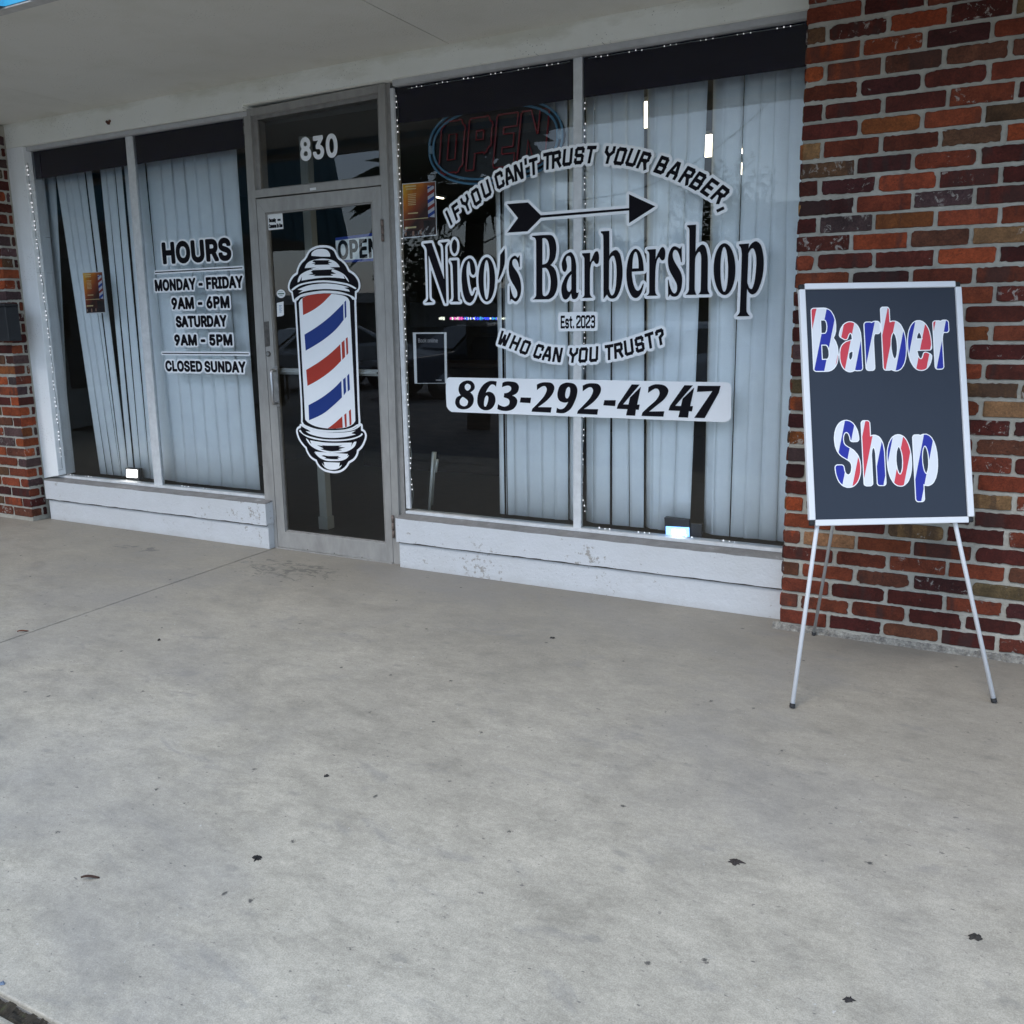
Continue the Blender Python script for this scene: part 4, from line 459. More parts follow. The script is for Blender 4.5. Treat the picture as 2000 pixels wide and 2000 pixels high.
def rrect(x0, z0, x1, z1, r, n=5):
    out = []
    for cx, cz, a0 in ((x1-r, z0+r, -90), (x1-r, z1-r, 0), (x0+r, z1-r, 90), (x0+r, z0+r, 180)):
        for k in range(n+1): a = R(a0+90*k/n); out.append((cx+r*math.cos(a), cz+r*math.sin(a)))
    return out
# ================================================================ SETTING: ground
def sheet(name, x0, x1, y0, y1, z, m, kind='structure'):
    b = MB(); b.add([(x0, y0, z), (x1, y0, z), (x1, y1, z), (x0, y1, z)], [(0, 1, 2, 3)]); o = b.build(name, m); o['kind'] = kind; return o
ka = NB('asphalt'); _o = ka.mapping()
ka.color(ka.mix(0.5, ka.ramp(ka.noise(_o, 0.5, 5), [(0.3, (0.14, 0.138, 0.132)), (0.7, (0.2, 0.197, 0.19))]), ka.ramp(ka.noise(_o, 90, 3), [(0.3, 0.08), (0.7, 0.26)])))
ka.rough(0.85); ka.bump(ka.noise(_o, 120, 3), 0.6, 0.004)
sheet('ground', -300, 300, -300, 300, -0.16, MATS['asphalt'])
CURB_Y0, CURB_Y1 = -3.350, -3.312
JX0, JX1 = W(521.7, 1075)[0], 0
b = MB()                                           # slabs separated by sawn joints
jx = -0.930
for x0, x1 in ((-14, -6.1), (-6.1+0.008, jx-0.004), (jx+0.004, 4.6), (4.608, 12)):
    b.box(x0, x1, CURB_Y1, 0.35, -0.16, 0.0)
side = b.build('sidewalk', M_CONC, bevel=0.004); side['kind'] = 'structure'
b = MB(); b.box(-14, 12, CURB_Y1-0.002, 0.3, -0.16, -0.012)
o = b.build('joint_filler', mat('joint_dirt', (0.17, 0.16, 0.145), 0.95, noise_amt=0.4, nscale=30, bump=0.5)); o['kind'] = 'structure'
b = MB(); b.box(-14, 12, -3.75, CURB_Y0, -0.16, 0.0)
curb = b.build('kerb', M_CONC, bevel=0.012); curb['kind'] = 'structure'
# mossy dirt in the gap between the slab and the kerb
rg = random.Random(3); b = MB(); n = 900; vs = []
for i in range(n+1):
    x = -1.0+i*6.0/n
    for j in range(5):
        yy = CURB_Y0-0.001+(CURB_Y1-CURB_Y0+0.002)*j/4; vs.append((x, yy, -0.014+0.011*noise.noise(Vector((x*30, yy*60, 0)))+rg.uniform(-.003, .003)))
b.add(vs, [(i*5+j, (i+1)*5+j, (i+1)*5+j+1, i*5+j+1) for i in range(n) for j in range(4)], 0)
km = NB('gap_moss'); _o = km.mapping()
km.color(km.ramp(km.noise(_o, 35, 6, 0.7), [(0.3, (0.018, 0.014, 0.010)), (0.55, (0.045, 0.035, 0.022)), (0.72, (0.07, 0.085, 0.03))])); km.rough(0.95); km.bump(km.noise(_o, 150, 4), 1.0, 0.005)
moss = b.build('joint_dirt', km.m); tag(moss, kind='stuff', label='dark moss and dirt filling the gap beside the kerb', cat='moss')

# ================================================================ THE SHOP BUILDING
shop = empty('shop_building', (0, 0, 0))
tag(shop, 'single storey shop front with white frames, brick piers and a flat painted canopy', 'building')
GTL, GTR, GB = 2.6515, 2.6924, 0.3335
SZ = 2.838
# header wall
def X(u, v, y=0.0): return W(u, v, y)[0]
b = MB()
hx0 = X(-6, 262, -.06); xd0 = X(474.4, 214.9, -.06); xd1 = X(760.6, 160, -.06)
b.prism([(hx0, 2.680), (xd0, 2.683), (xd0, 2.712), (xd1, 2.716), (xd1, 2.719), (2.40, 2.722), (2.40, 2.87), (hx0, 2.87)], -0.06, 0.12)
b.build('header_wall', M_HEAD, shop, bevel=0.004)
b = MB()
b.prism([(W(45, 298, -.06)[0]-.003, GTL), (xd0, GTL+.002), (xd0, 2.6795), (W(45, 298, -.06)[0]-.003, 2.6790)], -0.034, 0.10)
b.prism([(xd1, GTR-.003), (2.40, GTR), (2.40, 2.7215), (xd1, 2.7185)], -0.034, 0.10)
b.build('head_trim', mat('trim_paint', (0.5, 0.495, 0.49), 0.7, noise_amt=0.1, nscale=12, bump=0.3), shop, bevel=0.002)
# canopy soffit in panels with a joint
b = MB(); jsx = 0.49
sof = []
for x0, x1 in ((-9, -5.2), (-5.196, -2.2), (-2.198, jsx-.0025), (jsx+.0025, 3.6), (3.604, 8)):
    b.box(x0, x1, -1.66, -0.0595, SZ, SZ+0.05)
b.box(-9, 8, -1.66, 0.3, SZ+0.049, SZ+0.11)
b.build('soffit', M_SOFF, shop)
b = MB(); b.box(-9, 8, -1.712, -1.655, 2.752, 2.79)
b.box(-9, 8, -1.725, -1.7125, 2.742, 2.750)
b.build('canopy_edge_trim', mat('edge_trim', (0.46, 0.44, 0.41), 0.6, noise_amt=0.2, nscale=15), shop, bevel=0.003)
# ribbed turquoise fascia above the canopy edge
def ribbed(name, axis, a0, a1, off, z0, z1, parent, slope=0.25, m=M_TEAL):
    b = MB(); vs = []; n = int((a1-a0)/0.30); prof = []
    for i in range(n):
        s = a0+i*0.30; prof += [(s, 0), (s+.10, 0), (s+.13, .035), (s+.21, .035), (s+.24, 0)]
    prof.append((a1, 0))
    for z, sh in ((z0, 0), (z1, slope)):
        for s, d in prof:
            vs.append((s, off-d+sh, z) if axis == 'x' else (off+d-sh, s, z))
    k = len(prof); b.add(vs, [(i, i+1, k+i+1, k+i) for i in range(k-1)])
    return b.build(name, m, parent)
ribbed('roof_fascia', 'x', -9, 8, -1.727, 2.7505, 4.1, shop, .1)
b = MB(); b.box(-9, 8, -1.40, 8, 4.0, 4.1); b.build('roof', mat('roof_grey', (0.3, 0.3, 0.3), 0.9), shop)

# low walls under the windows with dusty ledges
def low_wall(xl, xr, name):
    rs = random.Random(5 if xl < 0 else 8)
    b = MB(); b.box(xl+.008, xr-.006, -0.079, 0.12, -0.02, 0.157)
    n = max(8, int((xr-xl)/0.05))
    def band(y0, z0, z1, y1, x0, x1, jit):
        # a course with slightly ragged lower and upper edges
        vs = []; 
        for i in range(n+1):
            x = x0+(x1-x0)*i/n; a = rs.uniform(-jit, jit); c = rs.uniform(-jit, jit)
            vs += [(x, y0, z0+a), (x, y0, z1+c*.6), (x, y1, z1+.014), (x, y1, z0+a)]
        fs = []
        for i in range(n):
            p = i*4; q = p+4
            fs += [(p, q, q+1, p+1), (p+3, q+3, q, p)]
        fs += [(0, 1, 2, 3), (n*4, n*4+3, n*4+2, n*4+1)]
        b.add(vs, fs, 0)
        return [(x0, x1)]
    band(-0.098, 0.160, 0.300, 0.10, xl, xr, 0.0022)
    w = b.build(name, M_LOW, shop)
    s = MB(); vs = []
    for i in range(n+1):
        x = xl+.001+(xr-xl-.002)*i/n; vs += [(x, -0.0975+rs.uniform(0, .004), 0.2995), (x, -0.094, 0.3035), (x, 0.0, 0.318)]
    s.add(vs, [(i*3+j, i*3+3+j, i*3+4+j, i*3+1+j) for i in range(n) for j in range(2)], 0)
    s.build('sill', M_LEDGE, w)
    c = MB(); c.box(xl+.010, xr-.008, -0.088, -0.0785, 0.1515, 0.1595); c.build('shadow_joint', mat('shadow_line_dark', (0.07, 0.06, 0.05), 0.9), w)  # dark strip painting in the shade under the projecting course
    return w
LWX0 = X(85.4, 936, -.098); LWX1 = X(526.7, 987, -.098); RWX0 = X(772.4, 1014.3, -.098)
low_wall(LWX0, X(521, 1030, -.098), 'low_wall'); low_wall(RWX0, 2.30, 'low_wall')
PLXJ = W(3, 262, -.06)[0]
# white plaster jamb at the far left
b = MB(); b.prism([(PLXJ, 2.6792), (W(45, 298, -.06)[0]-.004, 2.6792), W(45, 298, -.06), W(114.5, 929, -.06), W(86, 934, -.06)], -0.06, 0.085)
b.build('plaster_jamb', M_JAMB, shop, bevel=0.004)

# window frames and panes
def ring(b, o4, i4, yf, yb, mi=0):
    for k in range(4):
        a, c = k, (k+1) % 4; b.prism([W(*o4[a], yf), W(*o4[c], yf), W(*i4[c], yf), W(*i4[a], yf)], yf, yb, mi)
def window(name, TL, TR, BR, BL, m1, m2, side):
    b = MB()
    # slim rails round the glass and one mullion
    if side == 'R': b.prism([W(760.9, 172, -.014), W(768.0, 171.9, -.014), W(801.2, 994, -.014), W(793.5, 993, -.014)], -0.014, 0.004)
    (a, c), (d, e) = m1, m2
    b.prism([W(*a, -.006), W(*c, -.006), W(*e, -.006), W(*d, -.006)], -0.006, 0.020)
    xL = W(*BL)[0]; xR = W(*BR)[0]+(.03 if side == 'L' else .1)
    b.box(xL-.02, xR, -0.022, 0.05, 0.316, 0.332)
    w = b.build('window', M_FRAMEW, shop, bevel=0.002)
    for k, (q, nm) in enumerate((((W(*TL), W(*a), W(*d), W(*BL)), 'glass_pane'), ((W(*c), W(*TR), W(*BR), W(*e)), 'glass_pane'))):
        p = MB(); p.add([(x, 0.003, z) for x, z in q], [(0, 3, 2, 1)]); p.build(nm, M_GLASS, w)
    return w
window('window', (45, 298), (474, 232), (527.5, 972), (114, 928), ((244, 267), (257.6, 265)), ((301.5, 950), (317, 952)), 'L')
window('window', (767.5, 171.7), (1584, 36), (1540, 1073), (801.4, 994), ((1119.5, 113.5), (1136.7, 110.4)), ((1119.5, 1031), (1134.5, 1032)), 'R')

# door frame
b = MB()
b.prism([W(474.4, 214.9, -.03), W(487.4, 212, -.03), W(543, 1071, -.03), W(522, 1066, -.03)], -0.03, 0.07)
b.prism([W(737.4, 164, -.03), W(750.5, 161.7, -.03), W(782, 1104, -.03), W(768.7, 1101.5, -.03)], -0.03, 0.07)
b.prism([W(487.6, 212.6, -.03), W(737.2, 164.4, -.03), W(737.6, 180.5, -.03), W(489, 227, -.03)], -0.0295, 0.07)
b.prism([W(497.3, 372, -.03), W(743.6, 344, -.03), W(744.2, 361.2, -.03), W(498.5, 386.4, -.03)], -0.0295, 0.07)
frame = b.build('door_frame', M_ALU, shop, bevel=0.0015)
b = MB(); b.prism([W(750.8, 163, -.012), W(760.6, 161.5, -.012), W(795, 1106, -.012), W(782.3, 1104, -.012)], -0.010, 0.07)
ring(b, [(487.4, 225.5), (737.6, 180), (743.8, 344.6), (497.2, 372.6)], [(502, 233.6), (736.4, 192.1), (742, 342.2), (509.5, 369.1)], -0.008, 0.06)
b.build('frame_channel', M_ALUD, frame)
b = MB(); b.box(W(541, 1070, -.03)[0], W(768, 1100, -.03)[0], -0.045, 0.12, -0.01, 0.006); b.build('threshold', M_ALU, frame)
b = MB(); b.add([(x, 0.003, z) for x, z in (W(501, 233), W(738, 191.5), W(743.5, 343), W(508.5, 370))], [(0, 3, 2, 1)])
trw = b.build('transom_pane', M_GLASS, frame)
# the door leaf
DO = [(500.2, 389.3), (743.6, 363.6), (768.0, 1098.6), (543.6, 1067.5)]; DI = [(517.3, 415.7), (726.4, 394), (754.6, 1062), (556.5, 1038.7)]
b = MB(); ring(b, DO, DI, -0.031, 0.012)
door = b.build('door', M_ALU, shop, bevel=0.0015)
DI2 = [(520.5, 419), (724.3, 397.5), (752.3, 1058.5), (560, 1035.5)]
b = MB(); ring(b, DI, DI2, -0.019, 0.008); b.build('glazing_bead', M_ALUD, door)
b = MB(); b.add([(x, -0.006, z) for x, z in [W(*p, -.008) for p in [(519, 417.5), (725.5, 395.5), (753.7, 1060.5), (558, 1037)]]], [(0, 3, 2, 1)]); b.build('glass_pane', M_GLASS, door)
# pull handle
hx, hz1 = W(527, 720, -.08); hx2, hz0 = W(533, 789, -.08)
b = MB(); 
b.tube([(hx+.004, -.031, hz1-.012), (hx+.004, -.066, hz1-.012), (hx+.006, -.078, hz1-.03), (hx2, -.082, hz0+.02), (hx2, -.074, hz0+.004), (hx2, -.031, hz0+.004)], 0.0115, 10)
b.box(hx-.018, hx+.02, -.036, -.0312, hz0-.02, hz1+.012)
b.build('pull_handle', M_STEEL, door, bevel=0.001)
b = MB(); p0 = W(516.5, 629, -.032); p1 = W(527, 678, -.032)
b.prism([W(515.8, 628.6, -.033), W(524.5, 627.6, -.033), W(527.2, 676, -.033), W(518.8, 677.5, -.033)], -0.0345, -0.030)
for k in range(5):
    z = p1[1]+(p0[1]-p1[1])*(.15+.175*k); b.box(W(520.5, 650, -.035)[0]-.004, W(520.5, 650, -.035)[0]+.006, -.037, -.0344, z-.004, z+.004)
b.build('lock_plate', M_BRONZE, door)
cxz = W(523.8, 691.2, -.035); b = MB()
for r, y0, y1, mi in ((.0165, -.038, -.030, 0), (.011, -.042, -.0378, 1)):
    b.prism([(cxz[0]+r*math.cos(a*R(15)), cxz[1]+r*math.sin(a*R(15))) for a in range(24)], y0, y1, mi)
b.build('lock_cylinder', [M_BRONZE, M_STEEL], door)
for (u, v0, v1) in ((746, 428, 472), (767, 1006, 1050)):
    b = MB(); x, za = W(u, v0, -.035); _, zb = W(u, v1, -.035); n = 3
    for k in range(n):
        z0 = zb+(za-zb)*k/n; b.tube([(x, -.036, z0+.001), (x, -.036, z0+(za-zb)/n-.002)], 0.0085, 10)
    b.build('hinge', mat('rusty_hinge', (0.20, 0.155, 0.13), 0.7, 0.4, noise_amt=0.45, nscale=50), door)
b = MB(); pa = W(545, 724, .05); pb = W(741, 724, .05)
b.box(pa[0], pb[0], .045, .075, pa[1]-.022, pa[1]+.015); b.box(pa[0], pb[0], .02, .045, pa[1]-.008, pa[1]+.004)
b.build('push_bar', mat('pale_bar', (0.55, 0.57, 0.55), 0.4, 0.3), door, bevel=0.002)
for u, v in ((601, 1073.5), (653, 1080.5), (707, 1088.5)):
    x, z = W(u, v, -.032); b = MB(); b.tube([(x, -.0305, z), (x, -.0335, z)], .0035, 8); b.build('screw', M_BRONZE, door)
# ---- room behind the glass
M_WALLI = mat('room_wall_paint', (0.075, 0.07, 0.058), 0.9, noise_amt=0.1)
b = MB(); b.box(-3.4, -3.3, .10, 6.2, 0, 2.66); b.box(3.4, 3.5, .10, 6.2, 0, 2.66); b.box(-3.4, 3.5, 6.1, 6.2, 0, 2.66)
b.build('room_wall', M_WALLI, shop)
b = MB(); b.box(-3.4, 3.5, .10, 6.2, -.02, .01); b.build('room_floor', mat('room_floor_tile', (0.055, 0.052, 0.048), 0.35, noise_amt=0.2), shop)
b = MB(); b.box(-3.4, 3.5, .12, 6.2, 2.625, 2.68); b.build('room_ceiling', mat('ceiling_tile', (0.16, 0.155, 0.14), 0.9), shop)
b = MB(); b.box(2.31, 3.6, 0.1, .2, 0, 2.66); b.build('inner_pier', M_WALLI, shop)
b = MB(); px_, py_ = -0.937, 0.50; b.box(px_-.032, px_+.032, py_-.03, py_+.03, 0.01, 2.62); b.box(px_-.04, px_+.04, py_-.038, py_+.038, 0.01, .10)
b.build('room_post', mat('post_paint', (0.42, 0.43, 0.38), 0.6), shop, bevel=.003)
# dark header band: tinted film inside the top of the windows
M_FILM = bpy.data.materials.new('navy_film'); M_FILM.use_nodes = True
_n = M_FILM.node_tree; _n.nodes.clear(); _out = _n.nodes.new('ShaderNodeOutputMaterial'); _t = _n.nodes.new('ShaderNodeBsdfTransparent'); _t.inputs[0].default_value = (0.10, 0.09, 0.16, 1)
_d = _n.nodes.new('ShaderNodeBsdfDiffuse'); _d.inputs[0].default_value = (0.008, 0.006, 0.042, 1); _m = _n.nodes.new('ShaderNodeMixShader'); _m.inputs[0].default_value = .5
_n.links.new(_t.outputs[0], _m.inputs[1]); _n.links.new(_d.outputs[0], _m.inputs[2]); _n.links.new(_m.outputs[0], _out.inputs[0])
for q, lab in (([W(45, 299, .02), W(474, 233, .02), W(478, 289, .02), W(53, 353, .02)], 'left'), ([W(767, 172, .02), W(1590, 34, .02), W(1590, 128, .02), W(771, 243, .02)], 'right')):
    b = MB(); b.prism(q, 0.018, 0.020); b.build('tinted_film', M_FILM, shop)

# ================================================================ brick piers
PAL = [((78, 31, 25), 5, 0), ((90, 40, 30), 4.5, 0), ((68, 31, 29), 2.5, 0), ((150, 70, 38), 4, 0), ((130, 62, 38), 4, 0), ((110, 52, 34), 4, 0), ((98, 58, 42), 2.2, 0), ((88, 64, 64), 1.6, .2), ((76, 58, 58), 1.0, .2), ((98, 70, 48), 1.1, 0), ((138, 104, 70), .7, .5), ((200, 150, 88), .32, .7), ((128, 72, 36), 1.8, 0), ((92, 76, 52), .3, .2)]
def brick_run(name, faces, z0, rows, course, parent, seed):
    """faces: list of (fn(s,d,z)->xyz, s0, s1, starts) ; each brick is its own lump of clay standing proud of the mortar"""
    rg = random.Random(seed); V = []; F = []; T = []; Wr = []; SM = []
    tot = sum(w for _, w, _ in PAL)
    for fn, s0, s1, pattern in faces:
        for r in range(rows):
            zb = z0+r*course; zt = zb+course-.0125
            s = s0; k = 0
            while s < s1-.01:
                L = pattern(r, k, rg); e = min(s+L, s1); k += 1
                if e-s < .02: break
                x = rg.uniform(0, tot); acc = 0
                for c, w, sp in PAL:
                    acc += w
                    if x <= acc: break
                j = rg.uniform(.72, 1.2); col = [min(.9, v*.95*j*rg.uniform(.94, 1.06)) for v in s2l(c)]
                wear = (rg.random() if rg.random() < .45 else 0, rg.random() if rg.random() < .4 else 0, sp)
                a0, a1 = s+rg.uniform(0, .003), e-.012+rg.uniform(-.002, .002); b0, b1 = zb+rg.uniform(-.002, .003), zt+rg.uniform(-.0035, .0025)
                sg = rg.uniform(0, 90); rough = rg.choice((.0015, .0025, .004, .0055)); rad = rg.choice((.004, .006, .010, .016)); dep = rg.uniform(.005, .009)
                # rounded-rectangle outline with chipped, wavering edges
                out = []; rr = min(rad, (a1-a0)*.3, (b1-b0)*.35)
                corners = ((a1-rr, b0+rr, -90), (a1-rr, b1-rr, 0), (a0+rr, b1-rr, 90), (a0+rr, b0+rr, 180))
                for ci, (cx, cz, an) in enumerate(corners):
                    q = rr*rg.uniform(.5, 1.0)
                    for m in range(4):
                        a = R(an+30*m); out.append((cx+(rr)*math.cos(a), cz+(rr)*math.sin(a)))
                    nx_ = corners[(ci+1) % 4]; ax, az = out[-1]; a = R(nx_[2]); bx, bz = nx_[0]+rr*math.cos(a), nx_[1]+rr*math.sin(a)
                    d = math.hypot(bx-ax, bz-az); nn = max(1, int(d/.012))
                    for m in range(1, nn): out.append((ax+(bx-ax)*m/nn, az+(bz-az)*m/nn))
                cxm, czm = (a0+a1)/2, (b0+b1)/2; o2 = []
                for (u, w_) in out:
                    nz = noise.noise(Vector((u*55+sg, w_*55, sg)))+.6*noise.noise(Vector((u*150, w_*150, sg)))
                    du, dw = u-cxm, w_-czm; l = math.hypot(du/(a1-a0), dw/(b1-b0))+1e-6
                    inx = -abs(nz)*rough*1.6
                    o2.append((u+inx*(1 if du > 0 else -1)*min(1, abs(du)/((a1-a0)*.42)), w_+inx*(1 if dw > 0 else -1)*min(1, abs(dw)/((b1-b0)*.40))))
                n = len(o2); base = len(V)
                tl = rg.uniform(-.0015, .0015); tl2 = rg.uniform(-.0015, .0015)
                for lvl, (sh, dd) in enumerate(((0, 0.0), (.0004, dep*.75), (.0032, dep))):
                    for (u, w_) in o2:
                        du, dw = u-cxm, w_-czm
                        uu = u-sh*(1 if du > 0 else -1)*min(1, abs(du)/((a1-a0)*.4)); ww = w_-sh*(1 if dw > 0 else -1)*min(1, abs(dw)/((b1-b0)*.4))
                        V.append(fn(uu, dd+(tl*du/(a1-a0)*2+tl2*dw/(b1-b0)*2 if lvl else -0.004)+(.0009*noise.noise(Vector((uu*60, ww*60, sg))) if lvl == 2 else 0), ww)); T.append(col); Wr.append(wear)
                for lvl in range(2):
                    for i in range(n): F.append((base+lvl*n+i, base+lvl*n+(i+1) % n, base+(lvl+1)*n+(i+1) % n, base+(lvl+1)*n+i)); SM.append(lvl == 1)
                # inner face: one more ring then a cap so the face carries its own gentle relief
                F.append(tuple(base+2*n+i for i in range(n))); SM.append(False)
                s = e
    me = bpy.data.meshes.new(name); me.from_pydata([tuple(v) for v in V], [], F)
    me.polygons.foreach_set('use_smooth', SM)
    at = me.color_attributes.new('brick_tint', 'FLOAT_COLOR', 'POINT'); at.data.foreach_set('color', [c for t in T for c in (*t, 1.0)])
    aw = me.attributes.new('brick_wear', 'FLOAT_VECTOR', 'POINT'); aw.data.foreach_set('vector', [c for t in Wr for c in t])
    me.materials.append(M_BRICK); me.update()
    o = bpy.data.objects.new(name, me); COL.objects.link(o); o.parent = parent; return o
def pat(first_full, stub, full=.2245):
    def f(r, k, rg):
        odd = (r+first_full) % 2
        if k == 0 and odd: return stub
        return full+rg.uniform(-.009, .009)
    return f
PX = 2.281
b = MB(); b.box(PX+.006, 7.5, -.190, .1, 0, 2.83); pierR = b.build('brick_pier', M_MORT, shop)
fR = lambda s, d, z: (s, -.190-d, z)
brick_run('brickwork', [(fR, PX+.001, 7.5, pat(0, .088))], 0.031, 36, .0761, pierR, 21)
fRl = lambda s, d, z: (PX+.006-d, s, z)
brick_run('brickwork', [(fRl, -.1975, -.062, lambda r, k, rg: .5 if r % 2 else .095)], 0.031, 35, .0761, pierR, 33)
# crumbling mortar fillet along the pavement
rg = random.Random(9); b = MB(); vs = []; n = 680
for i in range(n+1):
    x = PX-.03+i*5.2/n; h = .006+.010*noise.noise(Vector((x*9, 0, 0)))+rg.uniform(0, .006); dpt = .016+.014*noise.noise(Vector((x*7, 3, 0)))+rg.uniform(0, .006)
    vs += [(x, -.186, h+.016), (x, -.196-dpt*.45, h), (x, -.20-dpt*.8, h*.55), (x, -.203-dpt, -.004)]
b.add(vs, [(i*4+j, i*4+4+j, i*4+5+j, i*4+1+j) for i in range(n) for j in range(3)], 0)
kk = NB('crumbled_mortar'); _o = kk.mapping(); kk.color(kk.ramp(kk.noise(_o, 40, 6, 0.75), [(0.35, (0.12, 0.11, 0.10)), (0.5, (0.26, 0.245, 0.215)), (0.7, (0.46, 0.44, 0.38))])); kk.rough(.9); kk.bump(kk.noise(_o, 70, 6, .75), 1.0, .01)
b.build('mortar_fillet', kk.m, pierR)
PLX = -3.157
b = MB(); b.box(-6.2, PLX-.007, -.190, .1, 0, 2.83); pierL = b.build('brick_pier', M_MORT, shop)
fL = lambda s, d, z: (s, -.190-d, z)
fLr = lambda s, d, z: (PLX-.007+d, s, z)
def patL(r, k, rg): return (.104 if (r % 2) and k == 0 else .2245+rg.uniform(-.006, .006))
fLm = lambda s, d, z: (PLX-s, -.190-d, z)
brick_run('brickwork', [(fLm, 0.001, 3.0, patL)], 0.031, 36, .0761, pierL, 5)
brick_run('brickwork', [(fLr, -.1975, -.062, lambda r, k, rg: .5 if r % 2 else .095)], 0.031, 36, .0761, pierL, 6)
# ================================================================ window and door lettering (vinyl stickers)
fA = lambda x, y: (820+x*.113872, 440+y*.113872)
fB = lambda x, y: (1020+x*.124224, 430+y*.124224)
fC = lambda x, y: (1240+x*.134576, 420+y*.134576)
fD = lambda x, y: (870+x*.150104, 720+y*.150104)
fE = lambda x, y: (1150+x*.150104, 720+y*.150104)
NAME = [
 (fA, ["75,318* 218,303* 432,925* 415,420 400,340 360,300* 498,285* 455,350 450,420 472,1338* 448,1340* 165,520* 178,1180 190,1270 243,1318* 105,1328* 150,1280 158,1200 135,480 122,390 75,325*"]),
 (fA, ["608,243 648,290 655,370 642,450 608,487 573,445 562,355 575,285"]),
 (fA, ["540,606* 657,600* 668,1250 675,1285 705,1310* 552,1312* 585,1280 592,1200 578,760 570,670 540,612*"]),
 (fA, ["865,568 920,600 955,680 970,780 953,838 925,852 895,820 880,740 870,650 850,618 825,680 815,800 830,960 855,1100 885,1190 912,1210 942,1175 968,1110 985,1118* 940,1260 905,1310 865,1330 800,1290 755,1160 735,1000 730,880 745,740 790,620"]),
 (fA, [ell(1163, 929, 143, 380), ell(1160, 936, 50, 338)]),
 (fA, ["1470,400* 1475,560 1465,680 1420,820 1365,935* 1352,925* 1385,740 1390,620 1392,510*"]),
 (fA, ["1728,515* 1730,716* 1715,712* 1700,640 1670,590 1640,578 1610,600 1600,650 1620,710 1680,800 1720,880 1745,980 1752,1100 1735,1210 1690,1290 1650,1308 1605,1280 1578,1265* 1558,1312* 1555,1040* 1565,1040* 1580,1120 1610,1210 1640,1250 1665,1240 1685,1200 1680,1130 1640,1050 1590,970 1555,880 1540,780 1545,660 1570,580 1620,530 1655,525 1695,558*"]),
 (fB, ["170,248* 440,233 500,260 540,350 550,470 530,600 490,670 455,708* 520,760 555,860 568,980 555,1090 510,1190 440,1240 400,1245 175,1247* 215,1215 232,1170 230,340 215,285 170,265*",
       "330,290* 380,290 420,340 440,440 442,540 425,630 390,680 330,698*", "330,755* 390,755 430,810 455,900 460,1000 445,1110 410,1175 370,1195 340,1180 330,1130"]),
 (fB, ["785,508 830,570 858,680 862,800 862,1130* 878,1143 902,1132* 880,1210 840,1242 800,1235 788,1190 780,1150* 740,1220 690,1250 650,1215 630,1130 630,1050 650,980 700,880 782,795* 782,640 770,580 745,565 715,575 700,620 712,680 718,740 700,800 680,815 650,790 635,720 640,650 680,560 740,515",
       "785,850* 785,1080* 765,1120 742,1125 720,1095 712,1030 725,960 750,900"]),
 (fB, ["955,522* 1080,515* 1080,660* 1110,600 1150,510 1190,490 1215,530 1222,600 1212,670 1185,690 1160,680 1135,640* 1105,670 1085,740 1078,830 1078,1150 1090,1190 1120,1220* 952,1226* 985,1190 990,1140 990,640 985,590 955,548*"]),
 (fB, ["1250,178* 1382,170* 1383,560* 1410,510 1460,475 1500,475 1550,540 1580,680 1590,830 1575,990 1540,1120 1490,1210 1430,1235 1380,1220 1345,1170* 1290,1242* 1288,300 1280,230 1250,205*",
       "1380,640* 1400,590 1440,560 1465,590 1490,700 1495,850 1485,1020 1460,1140 1425,1185 1400,1160 1375,1080*"]),
 (fB, ["1800,450 1860,500 1900,600 1918,720 1921,800* 1735,812* 1738,880 1755,990 1790,1080 1830,1110 1870,1080 1912,992* 1922,1010* 1890,1130 1840,1205 1785,1225 1730,1190 1680,1080 1655,950 1650,820 1665,680 1700,550 1750,475",
       "1742,760* 1842,758* 1838,640 1820,540 1798,500 1770,530 1750,620"]),
 (fC, ["190,503* 315,495* 310,640* 340,570 385,485 420,467 448,510 452,580 440,640 412,660 385,645 365,610* 335,650 318,720 308,830 305,1090 315,1140 342,1170* 180,1174* 212,1140 218,1090 220,620 215,550 190,522*"]),
 (fC, ["690,455* 692,688* 678,682* 660,600 630,530 600,508 575,520 560,570 570,640 610,720 660,800 690,880 695,980 680,1080 640,1160 600,1185 550,1180 520,1152* 493,1192* 490,940* 500,940* 515,1020 545,1100 575,1135 600,1130 620,1090 618,1010 580,930 520,820 495,730 490,640 510,540 550,470 595,455 640,475 665,492*"]),
 (fC, ["770,150* 898,142* 890,532* 930,470 985,430 1030,460 1060,560 1068,680 1065,1060 1070,1100 1095,1150* 930,1152* 960,1110 965,1060 972,640 965,570 945,535 910,570 885,640 878,1060 885,1110 905,1157* 745,1160* 785,1110 795,1060 802,250 795,195 770,172*"]),
 (fC, [ell(1310, 787, 158, 375), ell(1306, 790, 56, 325)]),
 (fC, ["1520,425* 1665,415* 1655,495* 1690,430 1740,388 1790,390 1840,450 1870,570 1878,700 1865,860 1830,1000 1780,1110 1720,1152 1670,1130 1635,1065* 1628,1380 1640,1420 1675,1467* 1485,1470* 1525,1420 1532,1370 1560,600 1550,490 1520,447*",
       "1655,560* 1690,500 1722,485 1750,530 1770,640 1765,800 1745,960 1715,1060 1695,1075 1665,1050 1640,980*"]),
]
def mitre_out(loops, h, w, margin=None): return contour(field(loops, h, (margin or w)*1.3+h), w)
nm = [pxloops(ps, fn) for fn, ps in NAME]
black = [lp for g in nm for lp in g]
art('shop_name_lettering', [(mitre_out(nm, .0022, .0145), 0)]+[(g, 1) for g in nm], [M_VW, M_VB], step=.00005 if False else .0002)
tag(bpy.data.objects['shop_name_lettering'], "large black serif lettering with white outline reading Nico's Barbershop on the window", 'window lettering')

